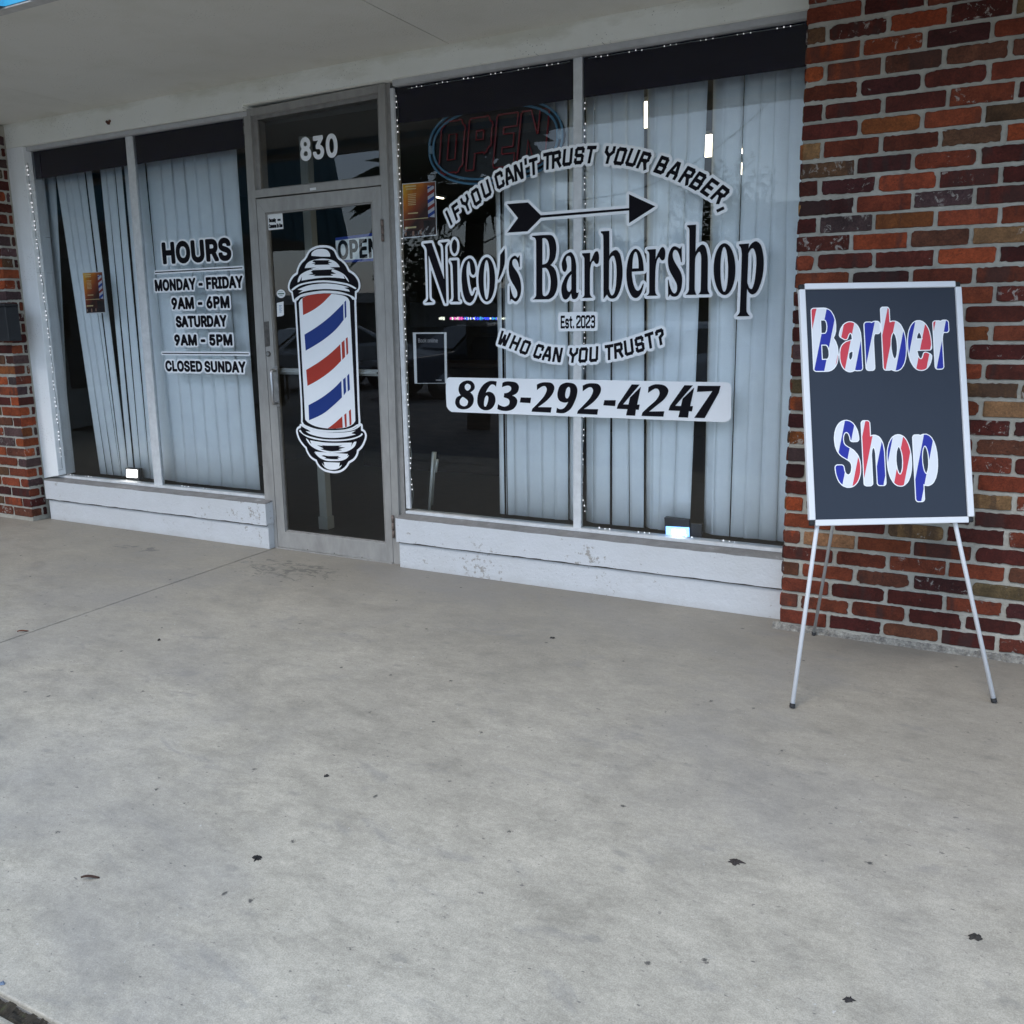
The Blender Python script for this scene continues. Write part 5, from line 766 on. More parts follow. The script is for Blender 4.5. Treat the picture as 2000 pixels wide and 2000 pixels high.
# phone number on its white pill
DIG = [
 (fD, ["300,152 355,165 390,215 385,265 335,308* 370,350 380,410 360,470 310,515 240,528 175,510 140,460 140,410 160,370 208,345* 185,300 182,250 200,200 245,165", "300,195 335,215 335,255 300,285 270,265 262,230 275,205", "237,365* 298,410 300,450 280,480 245,487 205,465 195,425 210,390"]),
 (fD, ["678,165* 668,235* 640,208 600,210 560,260 535,310* 580,298 630,320 658,370 660,430 635,490 590,530 525,540 465,515 430,460 425,390 445,300 500,210 570,165 620,158", "545,348 568,370 562,430 540,485 520,490 512,460 520,390"]),
 (fD, ["752,182* 800,165 860,165 930,180 965,225 960,280 935,320 880,348* 920,370 945,410 935,470 890,525 820,548 750,545 685,525* 695,458* 730,480 780,492 830,470 845,430 830,395 790,378 768,372* 775,318* 820,310 860,280 865,245 840,222 800,222 745,240*"]),
 (fD, ["990,372* 1125,376* 1115,447* 977,438*"]),
 (fD, ["1200,205* 1260,180 1320,175 1390,185 1425,230 1420,290 1380,360 1310,430 1215,498* 1392,500* 1380,570* 1130,558* 1140,520* 1220,440 1290,360 1325,290 1325,250 1300,225 1260,235 1200,278*"]),
 (fD, ["1620,180 1690,200 1725,260 1720,340 1690,430 1640,520 1570,570 1510,578 1450,570* 1460,505* 1500,525 1545,515 1580,480 1608,430* 1560,440 1500,420 1470,370 1470,300 1500,220 1560,185", "1615,235 1632,260 1625,340 1600,383 1575,375 1568,330 1585,260"]),
 (lambda x, y: fD(1722+(x-1130)*1.05, 188+(y-175)*1.035), ["1200,205* 1260,180 1320,175 1390,185 1425,230 1420,290 1380,360 1310,430 1215,498* 1392,500* 1380,570* 1130,558* 1140,520* 1220,440 1290,360 1325,290 1325,250 1300,225 1260,235 1200,278*"]),
 (fE, ["212,408* 360,408* 352,485* 198,475*"]),
 (fE, ["568,203* 672,205* 455,462* 525,464* 545,372* 688,232* 638,465* 672,465* 660,532* 622,530* 612,610* 493,605* 512,525* 372,520* 390,462*"]),
 (fE, ["785,238* 840,210 900,200 990,215 1040,265 1035,325 985,400 900,470 795,555* 992,552* 978,622* 695,612* 705,570* 790,490 880,410 925,340 925,290 900,260 860,262 778,315*"]),
 (lambda x, y: fE(1045+(x-372)*1.06, 213+(y-203)*1.035), ["568,203* 672,205* 455,462* 525,464* 545,372* 688,232* 638,465* 672,465* 660,532* 622,530* 612,610* 493,605* 512,525* 372,520* 390,462*"]),
 (fE, ["1425,220* 1722,222* 1700,310* 1515,640* 1380,636* 1615,290* 1415,300*"]),
]
dg = [pxloops(ps, fn) for fn, ps in DIG]
pill = path("873,744 882,736.8* 1418,746.5* 1425,748.5 1429,756* 1428.5,815* 1425,820 1417,824.3* 884,804.3* 878,800 873.8,793.5*")
o = art('phone_number_sticker', [([[W(p[0], p[1]) for p in smooth(pill)]], 0)]+[(g, 1) for g in dg], [M_VW, M_VB], step=.0002)
tag(o, 'white rounded sticker with the black phone number 863-292-4247 on the window', 'window sticker')

# arrow
arr = [W(*p) for p in [(991.5, 398.9), (1032.8, 395.7), (1057.8, 420.7), (1229.8, 406.8), (1229.8, 379.8), (1281, 403.4), (1229.8, 436.2), (1229.8, 411.5), (1057.8, 425.7), (1031.7, 452.2), (992.2, 454.8), (1013.3, 426.1)]]
o = art('arrow_sticker', [(mitre_out([[arr]], .0022, .0145), 0), ([arr], 1)], [M_VW, M_VB]); tag(o, 'black arrow with white outline pointing right above the shop name', 'window sticker')

# motto letters: squarish stroke alphabet on a 4 x 6 grid
K = {'I': (1.2, ["0.6,0 0.6,6"]), 'F': (3.4, ["0,0 0,6 3.2,6", "0,3.1 2.7,3.1"]), 'Y': (4, ["0,6 0,4.4 2,2.7 4,4.4 4,6", "2,2.7 2,0"]), 'O': (4, ["0.6,0 0,.6 0,5.4 .6,6 3.4,6 4,5.4 4,.6 3.4,0 .6,0"]),
 'U': (4, ["0,6 0,.6 .6,0 3.4,0 4,.6 4,6"]), 'C': (3.8, ["3.8,1.5 3.8,.6 3.2,0 .6,0 0,.6 0,5.4 .6,6 3.2,6 3.8,5.4 3.8,4.5"]), 'A': (4, ["0,0 0,1 1.5,6 2.5,6 4,1 4,0", "0.5,1.9 3.5,1.9"]), 'N': (4, ["0,0 0,6 .5,6 3.5,0 4,0 4,6"]),
 "'": (.8, ["0.4,6 0.4,4.6"]), 'T': (3.8, ["0,6 3.8,6", "1.9,6 1.9,0"]), 'R': (4, ["0,0 0,6 3.2,6 3.8,5.4 3.8,3.6 3.2,3 0,3", "2.2,3 4,0"]), 'S': (3.8, ["0,1.2 0,.6 .6,0 3.2,0 3.8,.6 3.8,2.4 3.2,3 .6,3 0,3.6 0,5.4 .6,6 3.2,6 3.8,5.4 3.8,4.8"]),
 'B': (3.9, ["0,0 0,6 3,6 3.6,5.4 3.6,3.6 3.1,3.05 3.9,2.4 3.9,.6 3.3,0 0,0", "0,3.05 3.1,3.05"]), 'E': (3.4, ["3.4,0 0,0 0,6 3.4,6", "0,3 2.8,3"]), ',': (.8, ["0.6,.3 0.1,-1.3"]), 'W': (5.2, ["0,6 .6,0 1.5,0 2.6,4.6 3.7,0 4.6,0 5.2,6"]),
 'H': (4, ["0,0 0,6", "4,0 4,6", "0,3 4,3"]), '?': (3.4, ["0,5 0,5.6 .5,6 2.9,6 3.4,5.5 3.4,4 1.7,2.9 1.7,2", "1.7,.3 1.7,0"]), '.': (.6, ["0.3,.2 .3,0"]), '0': (3.4, ["0.6,0 0,.6 0,5.4 .6,6 2.8,6 3.4,5.4 3.4,.6 2.8,0 .6,0"]),
 '2': (3.4, ["0,5 0,5.6 .5,6 2.8,6 3.4,5.4 3.4,3.9 0,1.3 0,0 3.4,0"]), '3': (3.4, ["0,5.2 .5,6 2.8,6 3.4,5.4 3.4,3.6 2.9,3.05 3.4,2.5 3.4,.6 2.8,0 .5,0 0,.8", "1,3.05 2.9,3.05"]), 's': (2.6, ["0,.5 .4,0 2.2,0 2.6,.5 2.6,1.6 2.2,2.1 .4,2.1 0,2.6 0,3.7 .4,4.2 2.2,4.2 2.6,3.7"]), 't': (2, ["1,5.5 1,.5 1.4,0 2,0", "0,4.2 2,4.2"]), 'P': (3.8, ["0,0 0,6 3.2,6 3.8,5.4 3.8,3.2 3.2,2.6 0,2.6"])}
def stroke(pts, w):
    """squarish pen stroke as separate box loops that overlap; unioned later by the distance field"""
    out = []; n = len(pts)
    for i in range(n-1):
        (ax, ay), (bx, by) = pts[i], pts[i+1]; L = math.hypot(bx-ax, by-ay) or 1; ux, uy = (bx-ax)/L, (by-ay)/L
        e0 = w if i == 0 else w*.75; e1 = w if i == n-2 else w*.75
        if i == 0: e0 = w*.98
        ax2, ay2, bx2, by2 = ax-ux*e0, ay-uy*e0, bx+ux*e1, by+uy*e1
        out.append([[(ax2-uy*w, ay2+ux*w), (bx2-uy*w, by2+ux*w), (bx2+uy*w, by2-ux*w), (ax2+uy*w, ay2-ux*w)]])
    return out
def kglyph(ch, w=.80, slant=0.0):
    wd, ss = K[ch]; g = []
    for s in ss: g += stroke([tuple(map(float, t.split(','))) for t in s.split()], w)
    return wd, g
def place(ch, cx, cz, ang, cap, sx, w=.80, slant=.14):
    wd, g = kglyph(ch, w); k = cap/(6+2*w); ca, sa = math.cos(ang), math.sin(ang); out = []
    for L in g:
        q = []
        for lp in L:
            r = []
            for x, y in lp:
                u = (x-wd/2)*k*sx+slant*(y-3)*k; v = (y-3)*k; r.append((cx+u*ca-v*sa, cz+u*sa+v*ca))
            q.append(r)
        out.append(q)
    return out
def arc_text(name, letters, cap, label, sx=1.0, slant=.14, out=.0135):
    P = [W(u, v) for _, u, v in letters]; shapes = []
    n = len(P)
    for i, (ch, _, _) in enumerate(letters):
        a = P[max(0, i-2)]; b = P[min(n-1, i+2)]; ang = math.atan2(b[1]-a[1], b[0]-a[0])
        if i < 2: a, b = P[0], P[3]; ang = math.atan2(b[1]-a[1], b[0]-a[0])+ (0.05*(1-i))
        if ch == ',': ang -= .05
        shapes += place(ch, P[i][0], P[i][1], ang, cap, sx, slant=slant)
    fl = field(shapes, .0016, out*1.3)
    o = art(name, [(contour(fl, out), 0), (contour(fl, 0.0), 1)], [M_VW, M_VB]); tag(o, label, 'window lettering'); return o
arc_text('motto_lettering', [('I', 878.5, 426), ('F', 893.7, 413), ('Y', 912, 398), ('O', 931.7, 384.8), ('U', 951, 369.6), ('C', 977.4, 352), ('A', 995.5, 343.5), ('N', 1014.5, 336), ("'", 1029, 326), ('T', 1043.5, 326), ('T', 1070.9, 315), ('R', 1088.5, 312), ('U', 1110, 307.6), ('S', 1132.8, 304.3), ('T', 1154.6, 302.5), ('Y', 1190.8, 303.3), ('O', 1213, 305.8), ('U', 1236.8, 308.6), ('R', 1259.5, 314.5), ('B', 1294, 323.2), ('A', 1318.8, 333), ('R', 1343.6, 344), ('B', 1364.7, 354.5), ('E', 1387, 366.5), ('R', 1408, 380.5), (',', 1421.5, 399)], .083, "curved black and white motto reading IF YOU CAN'T TRUST YOUR BARBER, over the arrow", sx=.86)
arc_text('motto_lettering', [('W', 986, 661.3), ('H', 1007.8, 670), ('O', 1027.4, 678.2), ('C', 1053.5, 686.3), ('A', 1070.9, 690.4), ('N', 1090.4, 692.8), ('Y', 1120.9, 694), ('O', 1140.4, 693.2), ('U', 1161, 691.7), ('T', 1190.8, 688.0), ('R', 1209.4, 684.3), ('U', 1229.3, 678.4), ('S', 1250.4, 672.2), ('T', 1270.3, 665), ('?', 1290.2, 658.5)], .078, 'curved lettering reading WHO CAN YOU TRUST? under the shop name', sx=.86)
def kline(s, x0, x1, zb, cap, w=.62):
    items = []; a = 0
    for ch in s:
        if ch == ' ': a += 1.6; continue
        wd, g = kglyph(ch, w); items.append((a, g)); a += wd+2*w+.35
    tot = a-2*w-.35; kx = (x1-x0)/(tot+2*w); kz = cap/(6+2*w); out = []
    for a, g in items:
        for L in g: out.append([[(x0+(p[0]+a+w)*kx, zb+(p[1]+w)*kz) for p in lp] for lp in L])
    return out
e0 = W(1096.4, 642.2); e1 = W(1163.5, 641)
es = kline('Est. 2023', e0[0], e1[0], e1[1], .066, .66); fl = field(es, .0016, .016)
b1 = rrect(e0[0]-.014, e1[1]-.014, e1[0]+.014, e1[1]+.083, .012)
o = art('date_lettering', [([b1], 0), (contour(fl, 0), 1)], [M_VW, M_VB]); tag(o, 'small white strip with black lettering Est. 2023 between the name and the lower motto', 'window lettering')

# opening hours
fH = lambda x, y: (x*.284679, 200+y*.284679)
def tline(s, bl, br, tl, bold=.016, fn=fH, y=0.0):
    a = W(*fn(*bl), y); c = W(*fn(*br), y); t = W(*fn(*tl), y); return a[0], c[0], (a[1]+c[1])/2, t[1]-a[1]
hours = []
for s, bl, br, tl, bo in (('HOURS', (1135, 1112), (1590, 1085), (1120, 962), .0105), ('MONDAY - FRIDAY', (1078, 1300), (1672, 1270), (1074, 1220), .0058), ('9AM - 6PM', (1192, 1425), (1580, 1408), (1186, 1343), .0062), ('SATURDAY', (1222, 1549), (1562, 1535), (1218, 1470), .0062), ('9AM - 5PM', (1212, 1672), (1600, 1666), (1208, 1595), .0062), ('CLOSED SUNDAY', (1150, 1850), (1692, 1850), (1146, 1775), .0056)):
    x0, x1, zb, cap = tline(s, bl, br, tl); g = text(s, x0, x1, zb+bo, cap-2*bo, track=.02)
    fl = field(g, .0016, .016+bo); hours += [(contour(fl, bo+.0115), 0), (contour(fl, bo), 1)]
for a, c in (((1066, 1170), (1678, 1132)), ((1115, 1723), (1722, 1722))):
    p = W(*fH(*a)); q = W(*fH(*c)); z = (p[1]+q[1])/2; hours += [([rrect(p[0], z-.0125, q[0], z+.0125, .008)], 0), ([rect(p[0]+.009, z-.0035, q[0]-.009, z+.0035)], 1)]
hours = [h for h in hours if h[1] == 0]+[h for h in hours if h[1] == 1]
o = art('opening_hours_lettering', hours, [M_VW, M_VB], step=.00012); tag(o, 'opening hours in black capitals with white outlines on the left window', 'window lettering')

# street number on the transom
fT = lambda x, y: (450+x*.20704, 130+y*.20704)
x0, x1, zb, cap = tline('830', (675, 889), (1010, 850), (670, 672), fn=fT)
g = text('830', x0, x1, W(*fT(845, 872))[1]+.006, cap-.012, track=.03); fl = field(g, .0016, .012)
o = art('street_number', [(contour(fl, .0068), 0)], [M_VW], y=-.0035); tag(o, 'white numerals 830 on the pane above the door', 'house number')

# barber pole sticker on the door
P4 = lambda x, y: (480+x*.155280, 450+y*.155280)
F4 = lambda x, y: (540+x*.113872, 780+y*.113872)
Q4 = lambda x, y: (480+x*.217391, 700+y*.217391)
DY = -.010
def pl(fn, s): return [W(*fn(p[0], p[1]), DY) for p in smooth(path(s) if isinstance(s, str) else s)]
def plp(parts):                                    # a path whose points come from several enlargements: (fn, "x,y ...")
    pts = []
    for fn, s in parts:
        for p in path(s): q = fn(p[0], p[1]); pts.append((*q, 1) if len(p) > 2 else q)
    return [W(p[0], p[1], DY) for p in smooth(pts)]
capT = pl(P4, "970,215 1050,225 1110,265 1150,350 1195,385* 1250,440 1290,520* 1360,565 1410,640 1415,725 1372,765* 1372,850* 1300,810 980,760 700,810 608,875* 590,770* 552,730 560,660 600,590 655,548* 665,490 700,420 745,378* 770,340 810,270 890,225")
body = plp([(P4, "635,900* 690,840 980,790 1290,820 1365,880*"), (F4, "1388,0 1408,380* 1330,500 930,545 560,480 448,385* 440,0")])
capB = pl(F4, "422,455* 600,540 930,570 1280,540 1448,450* 1450,540* 1495,560 1518,620 1500,700 1450,800 1376,870* 1370,930 1320,1010 1232,1065* 1180,1150 1100,1210 1000,1230 900,1220 810,1190 730,1120 690,1035* 600,980 540,890 520,822* 460,760 400,670 365,560 375,510 418,490*")
fl = field([[capT], [body], [capB]], .002, .02)
panel = plp([(P4, "668,912* 700,862 780,820 980,795 1180,810 1270,840 1307,895*"), (F4, "1341,0 1352,370* 1290,440 1150,490 900,500 700,470 560,410 493,345* 474,0")])
L = [(contour(fl, .0135), 0), (contour(fl, 0.0), 1), ([panel], 0)]
red = ["712,855* 722,1065* 850,1000 960,920 1030,850 1080,798* 980,795 800,815", "760,1755* 900,1670 1050,1560 1190,1430* 1200,1640* 1080,1760 930,1870 777,1955*", "1205,1410* 1243,1380* 1250,1590* 1215,1628*", "1258,1360* 1282,1342* 1290,1545* 1268,1572*"]
blu = ["740,1310* 900,1210 1060,1085 1228,920* 1232,1125* 1130,1250 1000,1360 880,1440 755,1512*", "1242,900* 1262,880* 1268,1085* 1248,1110*"]
L += [([pl(P4, s) for s in red], 2), ([pl(P4, s) for s in blu], 3)]
L += [([pl(Q4, s) for s in ("565,420* 680,355 780,280 860,200* 865,350* 780,430 690,500 570,555*", "875,190* 898,168* 903,300* 882,333*", "912,158* 930,135* 937,280* 918,298*")], 3)]
L += [([pl(F4, s) for s in ("885,497* 1010,400 1130,290* 1138,485* 1010,500*", "1165,265* 1200,235* 1208,470* 1180,478*", "1245,200* 1278,168* 1288,430* 1258,447*")], 2)]
wt = ["830,320* 835,280 880,245 950,232 1020,245 1060,290 1065,330* 950,330*", "745,475* 770,420 830,380 960,355 1080,370 1150,410 1188,462* 1060,462* 1125,485* 960,480 870,490* 820,482* 890,465*",
      "655,652* 665,600 700,550 800,500 950,480 1100,490 1220,540 1280,600 1300,652* 1265,610 1230,560* 1248,608* 1000,592 705,632* 710,580* 680,640", "578,742 700,668 980,628 1270,665 1392,725 1380,738 1260,687 980,652 720,684 592,757",
      "655,745* 800,690 980,668 1150,680 1302,715* 1240,722* 1300,745* 1312,772* 1150,745 980,738 800,755 665,792* 720,755*", "640,862 700,805 850,772 1000,758 1180,770 1330,820 1362,862 1348,872 1300,825 1150,788 980,780 800,792 705,828 652,882"]
mk = ["860,375* 1060,375* 1040,390* 1090,408* 1040,410* 1060,430* 860,435* 880,420* 830,420* 880,405* 840,395*", "850,500* 1090,490* 1080,515* 1140,545* 1070,550* 1105,570* 850,575* 880,560* 790,560* 850,540* 820,520*"]
wb = ["440,398 520,448 700,508 930,528 1150,518 1300,480 1392,425 1402,450 1300,507 1150,543 930,553 700,532 520,477 447,427", "500,490* 600,527 800,562 1000,572 1200,562 1365,535* 1290,580* 1367,600* 1200,640 1000,660 800,650 600,602 505,545* 592,552*",
      "395,530 420,525 470,590 600,640 800,680 1000,690 1200,680 1350,650 1440,610 1465,580 1485,600 1440,640 1300,690 1100,714 900,714 700,692 520,640 402,552", "510,670* 545,690 580,740 605,767* 580,700* 800,735 1000,745 1300,740* 1285,812* 1330,735 1376,725* 1350,800 1280,860 1180,900 1000,915 850,905 700,860 600,800 540,730",
      "650,900* 680,922* 662,895* 840,907* 960,915 1040,920* 1232,935* 1215,977* 1250,950* 1210,1010 1120,1050 1000,1057 870,1052 760,1010 690,950", "780,1090* 832,1142* 815,1073* 1092,1085* 1080,1152* 1132,1118* 1080,1180 1000,1205 900,1200 830,1160"]
mb2 = ["750,765* 830,790 1130,790* 1070,815* 1185,822* 1070,855* 1135,870* 1000,888 900,885 760,852* 815,840* 700,785* 810,800*", "820,955* 900,970 1080,970* 1060,985* 1115,992* 1050,1005* 1080,1024* 960,1025 830,1010* 860,995* 775,968*"]
L += [([pl(P4, s) for s in wt], 0), ([pl(P4, s) for s in mk], 1), ([pl(F4, s) for s in wb], 0), ([pl(F4, s) for s in mb2], 1)]
o = art('barber_pole_sticker', L, [M_VW, M_VB, M_VR, M_VBL], y=-.0095); tag(o, 'tall barber pole sticker with red and blue stripes on the glass door', 'door sticker')

# little stickers on the door
def pq(*pts, y=-.0095): return [W(u, v, y) for u, v in pts]
M_PAPER = mat('white_paper', (0.78, 0.78, 0.76), 0.6, noise_amt=.04); M_INK = mat('grey_ink', (0.10, 0.10, 0.11), .6)
q = pq((522.5, 417.8), (551.4, 414.7), (553.5, 446.8), (524.5, 449.9))
x0, z0 = q[3]; x1 = q[2][0]; wdt = x1-x0
t1 = field(text('Security', x0+.01, x0+.062, z0+.047, .020), .0008, .003); t2 = field(text('Cameras In Use', x0+.006, x1-.006, z0+.013, .021), .0008, .003)
ic = [rect(x0+.075, z0+.05, x0+.10, z0+.062), rect(x0+.094, z0+.058, x0+.105, z0+.07)]
art_l = [([q], 0), (contour(t1, .0018)+contour(t2, .0018)+ic[:1], 1)]
o = art('security_notice', art_l, [M_PAPER, M_VB], y=-.0095); tag(o, 'small white security camera notice in the upper left corner of the door glass', 'sticker')
oc = W(548.9, 573.8, -.0095)
o = art('oval_sticker', [([ell(oc[0], oc[1], .034, .0255)], 0), ([rect(oc[0]-.026, oc[1]-.003, oc[0]+.026, oc[1]+.004)], 1), ([rect(oc[0]-.014, oc[1]-.013, oc[0]+.012, oc[1]-.010), rect(oc[0]-.018, oc[1]+.011, oc[0]+.016, oc[1]+.013)], 1)], [M_PAPER, mat('green_ink', (0.05, 0.12, 0.09), .6)], y=-.0095)
tag(o, 'small oval white sticker on the left edge of the door glass', 'sticker')
q = pq((540.6, 592), (553.8, 588.5), (554.5, 615), (550, 617.5), (541.3, 618.5))
c = W(547.8, 603, -.0095)
o = art('tag_sticker', [([q], 0), ([rect(c[0]-.010, c[1]-.022+.008*k, c[0]+(.012 if k % 2 else .006), c[1]-.019+.008*k) for k in range(6)], 1)], [M_PAPER, mat('blue_ink', (0.12, 0.22, 0.38), .6)], y=-.0095)
tag(o, 'small white rectangular tag sticker with pale blue print below the oval one', 'sticker')
q = pq((605, 367.5), (617, 366), (617.5, 371), (605.5, 372.5), y=-.031)
o = art('maker_label', [([q], 0)], [M_PAPER], y=-.0312); tag(o, 'tiny white label on the bar above the door', 'label')

# OPEN sign hanging inside the door
YS = .03
b = MB(); q = [W(655, 464.5, YS), W(752, 452, YS), W(752, 508.5, YS), W(657.5, 514, YS)]
b.prism(q, YS, YS+.004); 
opn = b.build('open_sign', mat('sign_white', (0.90, 0.93, 0.89), .5)); tag(opn, 'white and blue OPEN sign hanging behind the door glass', 'sign')
xa, xb = q[0][0], q[1][0]; zt = q[0][1]; zbm = q[3][1]
art('border_stripe', [([[W(655, 464.5, YS), W(752, 452, YS), W(752, 458, YS), W(655, 470, YS)], [W(657.2, 509, YS), W(752, 503, YS), W(752, 508.5, YS), W(657.5, 514, YS)]], 0)], [mat('sign_blue', s2l((30, 60, 150)), .5)], y=YS-.0005, parent=opn)
x0 = W(662, 504, YS)[0]; x1 = W(738.5, 500, YS)[0]; zz = W(662, 506.5, YS)[1]; cp = W(662, 467.5, YS)[1]-zz
fl = field(text('OPEN', x0, x1, zz+.004, cp-.016, track=.03), .0012, .012); art('lettering', [(contour(fl, .0055), 0)], [M_VB], y=YS-.0009, parent=opn)

# ================================================================ posters
kp = NB('poster_print'); _o = kp.tc.outputs['Generated']; px_, py_, pz_ = kp.sep(_o)
kp.color(kp.mix(kp.ramp(kp.noise(_o, 3, 4), [(.4, 0.0), (.7, .5)]), kp.ramp(kp.math('ADD', kp.math('MULTIPLY', px_, -.55), kp.math('MULTIPLY', pz_, .75)), [(0.0, s2l((60, 30, 24))), (.22, s2l((160, 75, 35))), (.42, s2l((225, 135, 30))), (.62, s2l((245, 190, 55)))]), s2l((105, 50, 30)))); kp.rough(.4)
M_PH = mat('print_dark', s2l((45, 32, 30)), .5, noise_amt=.9, nscale=30)
def poster(name, quad, label, flip=False):
    t = empty(name, (*[sum(W(*p, .004)[0] for p in quad)/4], .004, min(W(*p, .004)[1] for p in quad))); tag(t, label, 'poster', 'price posters taped inside the windows')
    TL_, TR_, BR_, BL_ = [W(*p, .009) for p in quad]
    def uv(u, v): # u right 0..1, v up 0..1
        a = (BL_[0]+(BR_[0]-BL_[0])*u, BL_[1]+(BR_[1]-BL_[1])*u); c = (TL_[0]+(TR_[0]-TL_[0])*u, TL_[1]+(TR_[1]-TL_[1])*u); return (a[0]+(c[0]-a[0])*v, a[1]+(c[1]-a[1])*v)
    def Rr(u0, v0, u1, v1): return [uv(u0, v0), uv(u1, v0), uv(u1, v1), uv(u0, v1)]
    def par(o): o.parent = t; o.matrix_parent_inverse = Matrix.Translation(-t.location); return o
    par(art('sheet', [([Rr(0, 0, 1, 1)], 0), ([Rr(.02, .02, .98, .985)], 1)], [M_PAPER, kp.m], y=.0088))
    rg = random.Random(4)
    rows = [Rr(.10, .93, .42, .955), Rr(.12, .885, .42, .905)]+[Rr(.17, .60+.032*k, .40+.02*rg.random(), .612+.032*k) for k in range(7)]+[Rr(.16, .44, .46, .46), Rr(.05, .335, .76, .35), Rr(.06, .175, .40, .205)]
    par(art('print_lines', [(rows, 0)], [mat('cream_ink', s2l((225, 205, 150)), .5)], y=.0078))
    ph = [Rr(.03, .03, .22, .13), Rr(.24, .03, .42, .13), Rr(.44, .03, .62, .13), Rr(.62, .03, .96, .30)]
    par(art('photo_strip', [(ph, 0), ([Rr(.06, .05, .11, .11), Rr(.28, .04, .34, .12), Rr(.50, .05, .56, .12)], 1)], [M_PH, mat('print_skin', s2l((170, 130, 110)), .5)], y=.0076))
    pole = Rr(.76, .34, .95, .93); st = []
    for k in range(5):
        v0 = .34+.13*k
        st.append(([ [uv(.76, v0), uv(.95, v0+.07), uv(.95, min(.93, v0+.135)), uv(.76, min(.9, v0+.065))] ], 1 if k % 2 else 2))
    par(art('barber_pole_picture', [([[uv(.76, .36), uv(.95, .34), uv(.95, .91), uv(.76, .93)]], 0)]+st, [mat('print_white', (0.6, 0.6, 0.62), .5), mat('print_red', s2l((150, 45, 35)), .5), mat('print_blue', s2l((40, 70, 150)), .5)], y=.0074, step=.0002))
    return t
# the sheets face the street through the glass, so they stand just behind it
def poster_in(*a): return poster(*a)
poster_in('price_poster', [(785.5, 359), (851, 353.5), (853.5, 460), (787.5, 466)], 'orange and yellow price poster with a barber pole, taped inside the right window')
poster_in('price_poster', [(161, 532.5), (200, 530.5), (206.5, 611), (168.5, 613)], 'orange and yellow price poster with a barber pole, in the leftmost window pane')
fZ = lambda x, y: (760+x*.217391, 420+y*.217391)
bq = [W(*fZ(*p), .008) for p in ((212, 1055), (515, 1053), (522, 1512), (228, 1515))]
inn = [W(*fZ(*p), .008) for p in ((240, 1068), (493, 1066), (501, 1508), (252, 1510))]
x0 = W(*fZ(262, 1145), .008); x1 = W(*fZ(437, 1140), .008)
fl = field(text('Book online', x0[0], x1[0], x0[1], .0225), .0009, .003); 
o = art('booking_card', [([bq], 0), ([inn], 1), (contour(fl, .0006), 2), ([[W(*fZ(*p), .008) for p in ((420, 1478), (472, 1478), (472, 1488), (420, 1488))]], 2)], [M_PAPER, mat('card_black', (0.008, 0.008, 0.010), .6, spec=.1), mat('print_grey', (0.36, 0.34, 0.33), .6)], y=.0085)
tag(o, 'black online booking card with white border taped in the window beside the door', 'card')
# ================================================================ vertical blinds
M_VANE = mat('vane_fabric', (0.90, 0.95, 0.97), 0.7, noise_amt=0.05, nscale=5, bump=0.15, bscale=200)
def vane(root, xt, xb, vt, vb, y0, y1, zt=2.60, zb=.335, bulge=.0028, wb=None):
    """xt=(left,right) photo columns at photo row vt, xb the same at row vb"""
    ym = (y0+y1)/2; n = 5; vs = []; cols = []
    for side in (0, 1):
        a = W(xt[side], vt, ym); c = W(xb[side], vb, ym); s = (c[0]-a[0])/(c[1]-a[1]); cols.append((a[0]+s*(zt-a[1]), a[0]+s*(zb-a[1])))
    rows = 9; rg = random.Random(int(abs(cols[0][0])*1000))
    ph = rg.uniform(0, 6)
    for j in range(rows):
        t = j/(rows-1); z = zt+(zb-zt)*t
        l = cols[0][0]+(cols[0][1]-cols[0][0])*t; r = cols[1][0]+(cols[1][1]-cols[1][0])*t
        for i in range(n):
            u = i/(n-1); tw = .006*math.sin(ph+t*2.6)*(u-.5)*2
            vs.append((l+(r-l)*u, y0+(y1-y0)*u-bulge*math.sin(math.pi*u)+tw, z))
    fs = [(j*n+i, (j+1)*n+i, (j+1)*n+i+1, j*n+i+1) for j in range(rows-1) for i in range(n-1)]
    b = MB(); b.add(vs, fs, 0, True); o = b.build('vane', M_VANE, root)
    sm = o.modifiers.new('thickness', 'SOLIDIFY'); sm.thickness = .0008
    return o
def blind(label, x0, x1, vanes):
    t = empty('vertical_blind', ((x0+x1)/2, .13, 0)); tag(t, label, 'blind', 'vertical blinds behind the windows')
    objs = [vane(t, *v) for v in vanes]
    b = MB(); b.box(x0, x1, .10, .15, 2.60, 2.635); objs.append(b.build('head_rail', M_FRAMEW, t))
    b = MB()
    for v in vanes: pass
    for o in objs: o.matrix_parent_inverse = Matrix.Translation(-t.location)
    return t
def px4(z, x0, s): return x0+z*s
VT, VB = 204, 949
t4 = lambda z: 1120+z*.24845
top = [(85, 180, 'd'), (172, 303, 'n'), (300, 430, 'n'), (428, 551, 'n'), (569, 668, 'd'), (660, 786, 'n'), (780, 912, 'n'), (906, 1047, 'n'), (1084, 1205, 'd'), (1195, 1331, 'n'), (1340, 1476, 'd2'), (1468, 1602, 'n'), (1590, 1720, 'n'), (1705, 1850, 'd2')]
bot = [(92, 165), (158, 286), (306, 436), (444, 551), (553, 626), (616, 690), (680, 802), (796, 928), (1022, 1116), (1106, 1236), (1246, 1366), (1356, 1482), (1472, 1608), (1596, 1750)]
vr = []
for (a, c, k), (d, e) in zip(top, bot):
    y0, y1 = {'n': (.118, .128), 'd': (.165, .118), 'd2': (.128, .120)}[k]
    vr.append(((t4(a), t4(c)), (t4(d), t4(e)), VT, VB, y0, y1))
t5 = lambda z: 760+z*.217391; t6 = lambda z: 760+z*.20704
